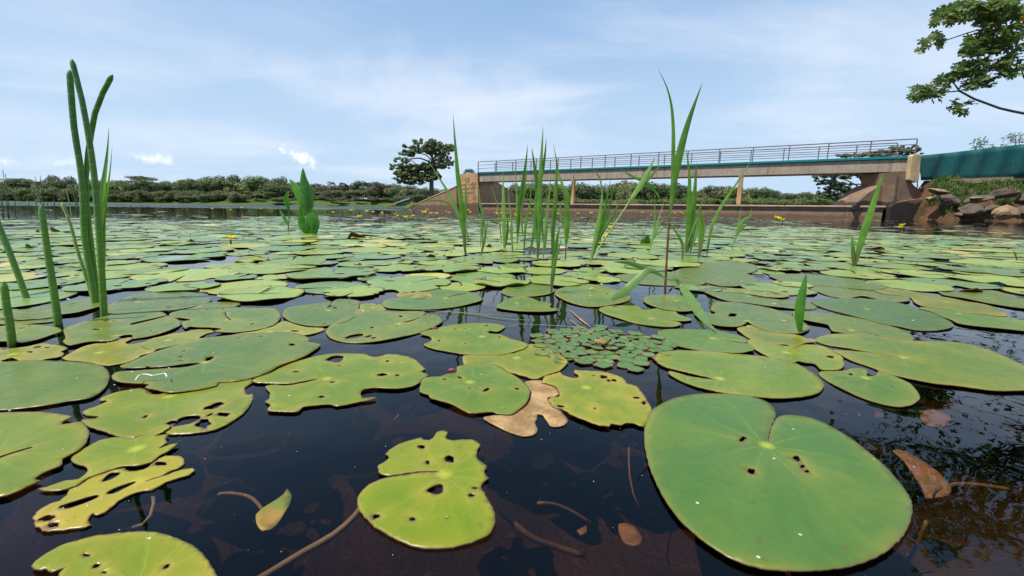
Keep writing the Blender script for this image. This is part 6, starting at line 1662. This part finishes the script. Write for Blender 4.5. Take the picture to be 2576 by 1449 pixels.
blade(r_, 'D', [(2149,672),(2163,620),(2178,570),(2198,510),(2222,433)], 16, 'grass', g, 0, 'grass')
blade(r_, 'D', [(2147,668),(2146,630),(2143,590)], 9, 'grass', g, 0, 'grass')
r_, g = plant('grass_shoot', 'small single upright blade standing between pads at the right', 'grass', 'D', (2013, 840), 'grass plants standing among the pads')
blade(r_, 'D', [(2013,842),(2011,800),(2014,760),(2021,725),(2028,689)], 22, 'broad', g, 0, 'lance', .2, .3)
r_, g = plant('sprig', 'tiny grass sprig at the right frame edge', 'grass', 'n4', (2095, 350), 'grass plants standing among the pads')
blade(r_, 'n4', [(2095,352),(2080,300),(2060,255)], 12, 'grass', g, 0, 'grass')
# fallen blades on the pads
def lying(label, reg, pts, w_, mat, z=.014, name='fallen_grass'):
    q = [ground(*D(reg, *p), z) for p in pts]; c = catmull(q, .03, False); n = len(c); V = []; F = []
    mid = c[n // 2]
    for i, p in enumerate(c):
        t_ = i / (n - 1); tg = (c[min(i + 1, n - 1)] - c[max(i - 1, 0)]).normalized(); s_ = Vector((-tg.y, tg.x, 0))
        wl = w_ * max(.05, math.sin(math.pi * (t_ * .9 + .05)) ** .6)
        V += [p - s_ * wl - mid, p + Vector((0, 0, wl * .5)) - mid, p + s_ * wl - mid]
        if i: a = 3 * (i - 1); F += [(a, a + 3, a + 4, a + 1), (a + 1, a + 4, a + 5, a + 2)]
    o = mesh_obj(name, V, F, M[mat]); o.location = mid
    tag(o, label, 'grass'); return o
lying('long fallen green blade lying on the far pads left of the broad-leaved plant', 'D', [(395,562),(450,566),(520,572),(600,582),(655,592)], .022, 'grass', .03)
lying('pale dry straw floating left of the rosette', 'm3', [(1230,520),(1600,535),(2000,572),(2300,620),(2620,655),(2900,665)], .0022, 'grass_dry', .003, 'straw')
lying('second thin straw floating beside the pale dry straw', 'm3', [(1800,545),(2100,570),(2400,590),(2700,600)], .0014, 'grass_dry', .0025, 'straw')
lying('thin straw crossing to the top left of the rosette', 'm4', [(-50,760),(150,725),(450,735),(800,755),(1000,775),(1120,790)], .0016, 'grass_dry', .0025, 'straw')
lying('pale leaf stalk floating above the rosette with a blunt head', 'm4', [(870,510),(930,560),(1020,640),(1180,765)], .003, 'dead', .002, 'straw')
lying('short straw above the rosette left of the blunt stalk', 'm4', [(870,650),(960,720),(1040,770),(1110,790)], .002, 'dead', .0025, 'straw')

# curled leaves standing on edge
def curled(label, reg, x, y, w_, h_, mat, name='curled_leaf', seed=1):
    g = ground(*D(reg, x, y + h_ / 2), .004); Y = g.y
    W = ds(reg, w_) * Y / F_PX; H = ds(reg, h_) * Y / F_PX
    V = []; F = []; nx = 14; ny = 5; rr_ = random.Random(seed)
    ph = rr_.uniform(0, 3)
    for i in range(nx + 1):
        u = i / nx * 2 - 1
        top = H * math.sqrt(max(0, 1 - abs(u) ** 2.2)) * (1 + .25 * math.sin(u * 4 + ph))
        for j in range(ny + 1):
            v = j / ny
            V.append((u * W / 2, -.25 * W * math.sin(v * 1.6) * (1 - u * u) + .05 * W * math.sin(u * 5), top * math.sin(v * 1.57)))
    for i in range(nx):
        for j in range(ny):
            a = i * (ny + 1) + j; F.append((a, a + ny + 1, a + ny + 2, a + 1))
    o = mesh_obj(name, V, F, M[mat]); o.location = g
    s_ = o.modifiers.new('thick', 'SOLIDIFY'); s_.thickness = .002
    tag(o, label, 'leaf', 'curled leaf edges standing up among the pads'); return o
curled('dark brown curled leaf right of the broad-leaved plant', 'D', 898, 592, 48, 12, 'dark_leaf', seed=2)
curled('small brown curled leaf right of the leftmost tall grass plant', 'n2', 1955, 223, 60, 26, 'dark_leaf', seed=3)
curled('round green curled leaf on edge left of the red stem', 'n3', 1120, 170, 90, 62, 'broad', seed=4)
curled('brown curled pad edge near the right frame edge', 'n4', 1700, 590, 190, 32, 'dark_leaf', seed=5)
curled('dark curled leaf pair far left behind the single straight reed', 'n1', 470, 88, 90, 34, 'dark_leaf', seed=6)
curled('small dark curled leaf beside the far left curled pair', 'n1', 322, 100, 40, 18, 'dark_leaf', seed=7)
curled('brown curled leaf near the far right blade', 'n4', 890, 240, 170, 24, 'dark_leaf', seed=8)
curled('small green curled leaf tip left of the single straight reed', 'n1', 250, 225, 70, 30, 'broad', seed=9)
curled('little dark curled leaf left of the small yellow flower', 'n1', 1615, 178, 56, 20, 'dark_leaf', seed=10)
curled('tiny dark curled rim in front of the leftmost tall grass plant', 'n2', 1470, 305, 90, 22, 'dark_leaf', seed=11)
def lump(label, reg, x, y, w_, h_, mat, name, cat):
    g = ground(*D(reg, x, y), .006); k = (g - CAM).dot(fw) / F_PX
    bm = bmesh.new(); bmesh.ops.create_icosphere(bm, subdivisions=3, radius=1.0)
    for v in bm.verts:
        q = 1 + .25 * noise.noise(v.co * 2.2 + Vector((x, y, 0)))
        v.co = Vector((v.co.x * ds(reg, w_) * k / 2 * q * (1 - .35 * abs(v.co.z)), v.co.y * ds(reg, h_) * k / 2 * q, v.co.z * ds(reg, h_) * k / 2 * q))
    me = bpy.data.meshes.new(name); bm.to_mesh(me); bm.free(); me.materials.append(M[mat]); me.polygons.foreach_set('use_smooth', [True] * len(me.polygons))
    o = bpy.data.objects.new(name, me); col.objects.link(o); o.location = g; tag(o, label, cat); return o
lump('pink submerged bud at the upper left edge of the star pad', 'm3', 1670, 1420, 120, 70, 'pink', 'flower_bud', 'bud')
lump('dark pink bud between the large tilted oval pad and its neighbour', 'm3', 1410, 785, 100, 45, 'pink', 'flower_bud', 'bud')
lump('pink-tipped dark bud in the water left of the middle pads', 'm3', 720, 78, 210, 36, 'dark_leaf', 'flower_bud', 'bud')
lump('small red bud beside the yellow-rimmed far pads', 'n2', 855, 375, 70, 26, 'pink', 'flower_bud', 'bud')
# white thread on the long pad
q = [ground(*D('n1', *p), .016) for p in [(1135,1350),(1165,1310),(1200,1298),(1240,1300),(1280,1310),(1330,1300),(1385,1290),(1400,1320)]]
mb = MB(); c0 = q[0]; mb.tube([p - c0 for p in catmull(q, .01, False)], .0011, 5); o = mb.build('white_thread', M['white_petal']); o.location = c0; tag(o, 'curly white root thread lying on the long bluish-green pad', 'thread')

# ------------------------------------------------------------------ flowers
def flower(label, x, y, size_px, colr='yellow', drop=9, grp='small yellow flowers'):
    g = ground(x, y + drop); Y = g.y; tp = at_y(x, y, Y)
    k = Y / F_PX; R_ = size_px * k / 2
    r_ = empty('yellow_flower' if colr == 'yellow' else 'white_flower', g); tag(r_, label, 'flower', grp)
    mb = MB(); mb.tube([Vector((0, 0, -.05)), Vector((.1 * R_, 0, (tp.z) * .5)), Vector((tp.x - g.x, 0, tp.z - .2 * R_))], .12 * R_ + .001, 5)
    o = mb.build('stalk', M['stalk']); o.parent = r_
    rr_ = random.Random(int(x * 13 + y))
    mb = MB(); n = 5
    for j in range(n):
        a = 2 * math.pi * j / n + rr_.uniform(-.2, .2); d = Vector((math.cos(a) * .8, math.sin(a) * .8, .75)); s_ = Vector((-math.sin(a), math.cos(a), 0)); c = Vector((tp.x - g.x, 0, tp.z - .15 * R_))
        e = rr_.uniform(.8, 1.15)
        mb.add([c, c + d * R_ * .55 * e - s_ * R_ * .42, c + d * R_ * e + Vector((0, 0, -.1 * R_)), c + d * R_ * .55 * e + s_ * R_ * .42, c + Vector((0, 0, .5 * R_))], [(0, 1, 2, 3), (0, 1, 4), (0, 4, 3)])
    o = mb.build('petals', M['yellow' if colr == 'yellow' else 'white_petal']); o.parent = r_
    return r_
fl_ = []
for reg, L in (('L4', [(595,990,32),(560,1025,50),(640,1035,44),(700,1035,34),(340,1080,56),(245,1060,34),(215,1040,26),(425,1065,36),(395,995,24),(65,1030,28),(735,1100,32),(850,1025,30),(815,1010,22),(940,1010,20),(960,1040,30),(1080,995,30),(1100,1020,28),(1420,995,30),(1405,1030,36),(1428,1050,40),(1460,1030,24),(1628,1040,30),(1640,1058,30),(1535,1030,22),(1700,1025,26),(1790,1038,32),(2130,1038,28),(2365,1035,32),(2515,1030,34)]),
               ('L5', [(910,1022,24),(1010,1055,24),(1255,1025,24),(1295,1030,22),(1358,1025,26),(1385,1035,26),(1110,1085,26),(2480,1080,50),(2512,1092,44),(2548,1108,46)]),
               ('L3', [(1695,655,32),(1910,630,30),(2090,640,40),(2165,650,34),(2270,660,30),(2010,705,52),(280,610,28),(625,597,24),(500,625,28),(850,610,24)]),
               ('L6', [(1410,950,44),(1400,968,30)]), ('n3', [(815,68,38),(712,68,30),(735,132,62),(770,135,44)]), ('n1', [(1935,158,64)])):
    for x, y, s in L:
        X, Y_ = D(reg, x, y); fl_.append((X, Y_, ds(reg, s)))
fl_.sort()
for i, (X, Y_, s) in enumerate(fl_):
    flower(f"yellow flower on a short stalk, {ordn(i)} from the left", X, Y_, s * 1.8, 'yellow', 9 if Y_ < 560 else 14)
wl_ = sorted([(478,588,11),(1018,585,6),(1620,566,5),(1712,577,6),(912,587,5),(1070,548,5),(1055,546,4),(880,544,4),(2090,563,5),(1500,560,4)])
for i, (X, Y_, s) in enumerate(wl_):
    flower(f"tiny white flower among far pads, {ordn(i)} from the left", X, Y_, s, 'white', 5, 'tiny white flowers')

# ------------------------------------------------------------------ rosette
rc = ground(*D('n3', 750, 1050), .0022)
ro = empty('water_rosette', rc); tag(ro, 'floating rosette of many small red-edged leaves in the centre foreground', 'rosette')
def ros_leaf(seed):
    rr_ = random.Random(seed)
    base_ = [(0, -.9), (.35, -.72), (.70, -.35), (.98, 0.0), (.80, .36), (.52, .62), (.26, .82), (0, .95), (-.26, .82), (-.52, .62), (-.80, .36), (-.98, 0), (-.70, -.35), (-.35, -.72)]
    out = [(x * .0190 * rr_.uniform(.94, 1.06), y * .0175) for x, y in base_]
    o2 = [Vector((p.x, p.y)) for p in catmull([(a, b, 0) for a, b in out], .003, True)]
    me = build_pad_mesh('leaf', o2, [], (0, 0), .0042, seed, .004, (0, 0), .0008, .0003, .0040)
    me.materials[0] = M['rosette']; return me
RL = [ros_leaf(s) for s in (1, 2, 3)]
rr = random.Random(9)
idx = 0
for ring, (rad_, n, sc_) in enumerate(((.022, 6, .55), (.040, 8, .72), (.062, 12, .88), (.086, 15, .98), (.110, 19, 1.0), (.134, 20, 1.0), (.155, 14, .95))):
    for k in range(n):
        a = 2 * math.pi * (k + (ring % 2) * .5) / n + rr.uniform(-.06, .06)
        q = rad_ * rr.uniform(.96, 1.05)
        if ring == 6 and rr.random() < .25: continue
        p = Vector((q * math.cos(a), q * math.sin(a) * .95, .0012 + rr.uniform(0, .0010) + (.004 if ring < 2 else 0)))
        o = bpy.data.objects.new('leaf', RL[idx % 3]); col.objects.link(o); o.parent = ro; o.location = p
        o.rotation_euler = (rr.uniform(-.06, .06) + (.3 if ring == 0 else 0), rr.uniform(-.06, .06), a - math.pi / 2 + rr.uniform(-.25, .25)); o.scale = (sc_ * rr.uniform(.98, 1.2),) * 3
        if ring >= 2:
            d = Vector((math.cos(a), math.sin(a) * .95, 0))
            mb = MB(); mb.tube([d * .012 + Vector((0, 0, -.007)), d * q * .6 + Vector((0, 0, -.002)), d * (q - .010) + Vector((0, 0, -.0008))], [.0014, .0014, .0010], 5)
            s_ = mb.build('leaf_stalk', M['rosette_red'], None, True); s_.parent = ro
        idx += 1
bm = bmesh.new()
for k in range(26):
    a = 2.4 * k; q = .0135 * math.sqrt(k / 26)
    bmesh.ops.create_icosphere(bm, subdivisions=2, radius=.0034, matrix=Matrix.Translation((q * math.cos(a), q * math.sin(a), .011 - q * .35)) @ Matrix.Diagonal((1.1, .7, 1.2, 1)))
me = bpy.data.meshes.new('bud'); bm.to_mesh(me); bm.free(); me.materials.append(M['rosette_bud']); me.polygons.foreach_set('use_smooth', [True] * len(me.polygons))
o = bpy.data.objects.new('bud', me); col.objects.link(o); o.parent = ro

# ------------------------------------------------------------------ things under the surface
def sub_leaf(label, reg, pts, depth, mat='sub_leaf', name='sunken_leaf'):
    q = [ground(*D(reg, *p), -depth) for p in pts]
    c = sum(q, Vector()) / len(q)
    o2 = [Vector((p.x, p.y)) for p in catmull([(p.x, p.y, 0) for p in q], .006, True)]
    me = build_pad_mesh(name, o2, [], (c.x, c.y), .01, len(label), 10.0, (0, 0), .003, .002, .008)
    me.materials[0] = M[mat]; me.materials[1] = M[mat]
    o = bpy.data.objects.new(name, me); col.objects.link(o); o.location = (c.x, c.y, -depth); tag(o, label, 'sunken leaf', 'leaves under the water'); return o
sub_leaf('orange-brown sunken leaf beside the largest heart-shaped pad', 'a4', [(900,560),(1000,552),(1100,600),(1200,670),(1300,760),(1330,830),(1290,860),(1200,890),(1150,895),(1110,800),(1040,700),(960,620)], .022)
sub_leaf('sickle-shaped green and orange sunken leaf near the bottom left', 'a2', [(0,1010),(40,970),(100,930),(160,900),(200,860),(225,818),(255,850),(258,900),(230,980),(180,1050),(110,1120),(50,1142),(10,1100)], .010, 'sub_leaf_green')
sub_leaf('rusty oval sunken leaf deep under the bottom centre', 'a3', [(775,1060),(830,1050),(890,1090),(940,1160),(930,1230),(880,1248),(820,1220),(785,1150)], .05)
sub_leaf('small rusty sunken leaf left of the rusty oval', 'a3', [(470,1110),(540,1080),(545,1120),(500,1145)], .06)
sub_leaf('murky brown sunken leaf below the dead brown leaf', 'a3', [(130,620),(200,560),(280,560),(305,620),(270,660),(200,680)], .06)
sub_leaf('dim reddish sunken leaf below the oval green pad', 'a4', [(560,270),(700,230),(830,260),(850,360),(760,430),(620,400)], .09)
sub_leaf('faint sunken leaf under the reflected tree tip', 'a4', [(1110,270),(1200,240),(1300,270),(1320,340),(1230,360),(1130,330)], .05)
0 and sub_leaf('brown sunken leaf at the bottom right corner', 'a4', [(1250,1000),(1450,930),(1650,1000),(1700,1200),(1500,1350),(1300,1250)], .14)
def sub_stem(label, reg, pts, w_, d0, d1, mat='sub_stem'):
    n = len(pts); q = [ground(*D(reg, *p), -(d0 + (d1 - d0) * i / (n - 1))) for i, p in enumerate(pts)]
    k = (q[0] - CAM).dot(fw) / F_PX; c0 = q[0]
    mb = MB(); mb.tube([p - c0 for p in catmull(q, .012, False)], ds(reg, w_) * k / 2, 8)
    o = mb.build('underwater_runner', M[mat], None, True); o.location = c0; tag(o, label, 'stem', 'pad stems under the water'); return o
sub_stem('fuzzy orange-brown stem running left from the bright yellow-green pad', 'a2', [(760,960),(720,1010),(650,1080),(560,1150),(450,1215),(350,1270),(250,1330),(120,1410),(0,1480)], 44, .005, .05)
sub_stem('curved dark stem below the ragged slotted pad', 'a1', [(1110,850),(1118,920),(1095,1010),(1040,1075),(960,1098),(860,1120)], 26, .006, .03)
sub_stem('faint arched stem right of the ragged slotted pad', 'a1', [(1900,960),(1840,890),(1750,855),(1600,850),(1530,920),(1450,1020)], 26, .03, .06)
sub_stem('faint red stem sweeping across the bottom centre', 'a3', [(-80,980),(40,1090),(160,1180),(300,1230),(520,1300)], 46, .05, .12)
sub_stem('dim stem going down under the torn black-holed pad', 'a2', [(325,292),(285,350),(255,400),(235,440)], 20, .02, .05)
sub_stem('thin dim stem in dark water left of the bright pad', 'a2', [(1040,275),(1000,320),(965,350)], 12, .03, .05)
sub_stem('arched dark stem at the right over the orange sunken leaf', 'a4', [(1170,880),(1200,830),(1290,800),(1400,780),(1550,790),(1750,820)], 34, .012, .05)
sub_stem('long pale stem at the bottom right corner', 'a4', [(1150,1050),(1100,1180),(1040,1300),(980,1400)], 26, .04, .12)
sub_stem('green-brown stem under the bottom centre rising left', 'a3', [(190,920),(300,925),(420,970),(520,1030),(600,1080)], 24, .05, .10)
sub_stem('thin stem vertical right of the bottom centre', 'a3', [(850,470),(848,600),(855,720),(880,850),(930,960)], 12, .03, .09)

# ------------------------------------------------------------------ water beads on the leaves
def bead_mat():
    m, t, b, out = new_mat('water_bead')
    setp(t, b, 'Base Color', (.75, .8, .78)); setp(t, b, 'Roughness', .08); setp(t, b, 'Specular IOR Level', 1.0); b.inputs['Metallic'].default_value = .45
    return m
M['bead'] = bead_mat()
bm = bmesh.new(); rr = random.Random(5)
def bead(x, y, z, r):
    bmesh.ops.create_icosphere(bm, subdivisions=2, radius=r, matrix=Matrix.Translation((x, y, z)) @ Matrix.Diagonal((1, 1, .6, 1)))
for reg, L in (('m5', [(1240,290,8),(1200,262,5),(1290,300,6),(1330,296,5),(1160,285,5),(1230,250,5),(1270,245,5),(1385,292,4),(1440,298,4),(1120,245,4),(980,250,4),(1500,295,3),(1350,285,4),(2480,190,5),(1415,862,3.5),(1455,868,3),(1495,884,3),(1800,540,4),(1700,1190,3)]),
               ('n1', [(1110,1278,6),(1418,1245,5),(1470,1285,3),(1535,1278,3),(1590,1275,2.5),(905,1027,3),(70,245,3)]), ('a1', [(70,247,5),(740,890,4),(410,980,3),(458,955,4),(545,812,4),(832,60,4)]),
               ('m4', [(725,130,5),(838,208,5),(875,212,5),(848,133,3),(950,1075,4),(1310,1060,4),(870,1160,4),(942,1175,4),(1358,962,7),(1350,1230,3)]), ('m3', [(785,62,6),(818,70,5),(780,98,5),(1232,518,4),(2058,1188,3),(2230,1200,3),(2090,1225,3)])):
    for x, y, s in L:
        g = ground(*D(reg, x, y), .0145); k = (g - CAM).dot(fw) / F_PX; bead(g.x, g.y, .0145, ds(reg, s) * k * 1.5)
for (x, y, r) in ind:
    for _ in range(rr.choice([0, 1, 1, 2])):
        a = rr.uniform(0, 6.28); q = r * rr.uniform(.3, .97)
        bead(x + q * math.cos(a), y + q * math.sin(a), .014, rr.uniform(.0008, .0020) * (1 + .15 * y))
for poly, c, o in OCC:
    for _ in range(1):
        p = poly[rr.randrange(len(poly))]; q = rr.uniform(.55, .95)
        bead(c.x + (p[0] - c.x) * q, c.y + (p[1] - c.y) * q, o.location.z + .0012, rr.uniform(.0006, .0011))
me = bpy.data.meshes.new('water_beads'); bm.to_mesh(me); bm.free(); me.materials.append(M['bead']); me.polygons.foreach_set('use_smooth', [True] * len(me.polygons))
o = bpy.data.objects.new('water_beads', me); col.objects.link(o); o['kind'] = 'stuff'

# ------------------------------------------------------------------ litter: petals, seed husks, bits of dead leaf
items = []
rr = random.Random(31)
LC = [(.30, .14, .05), (.16, .07, .03), (.55, .32, .12), (.60, .58, .50), (.20, .10, .06), (.42, .36, .12)]
for _ in range(1500):
    y = 1.0 + rr.random() ** .7 * 9; x = rr.uniform(-1.25, 1.25) * y
    px, py = pix((x, y, 0))
    if py < limit_y(px) + 4: continue
    s_ = rr.uniform(.0015, .009) * (1 + y * .12)
    items.append((x, y, s_, rr.choice(LC), .011 + rr.uniform(0, .006), .001))
for _ in range(260):      # pollen and specks on the near water
    y = rr.uniform(.28, 1.2); x = rr.uniform(-1.2, 1.2) * y
    items.append((x, y, rr.uniform(.0003, .0008), (.5, .48, .4) if rr.random() < .6 else (.25, .13, .06), .0012, .0004))
V = []; F = []; C = []
for (x, y, s_, c, z, th) in items:
    n = len(V); a0 = rr.uniform(0, 6.28); e = rr.uniform(.3, .8)
    for k in range(6):
        a = 1.047 * k; dx, dy = s_ * math.cos(a) * 1.4 * rr.uniform(.7, 1.1), s_ * e * math.sin(a) * rr.uniform(.7, 1.1)
        V.append((x + dx * math.cos(a0) - dy * math.sin(a0), y + dx * math.sin(a0) + dy * math.cos(a0), z + s_ * rr.uniform(-.1, .35)))
    V.append((x, y, z + s_ * .15))
    for k in range(6): F.append((n + k, n + (k + 1) % 6, n + 6)); C.append(c)
me = bpy.data.meshes.new('pond_litter'); me.from_pydata(V, [], F); me.materials.append(M['pad_far']); me.update()
at = me.attributes.new('tint', 'FLOAT_COLOR', 'FACE'); at.data.foreach_set('color', np.array([(*c, 1) for c in C], dtype=np.float32).ravel())
o = bpy.data.objects.new('pond_litter', me); col.objects.link(o); o['kind'] = 'stuff'
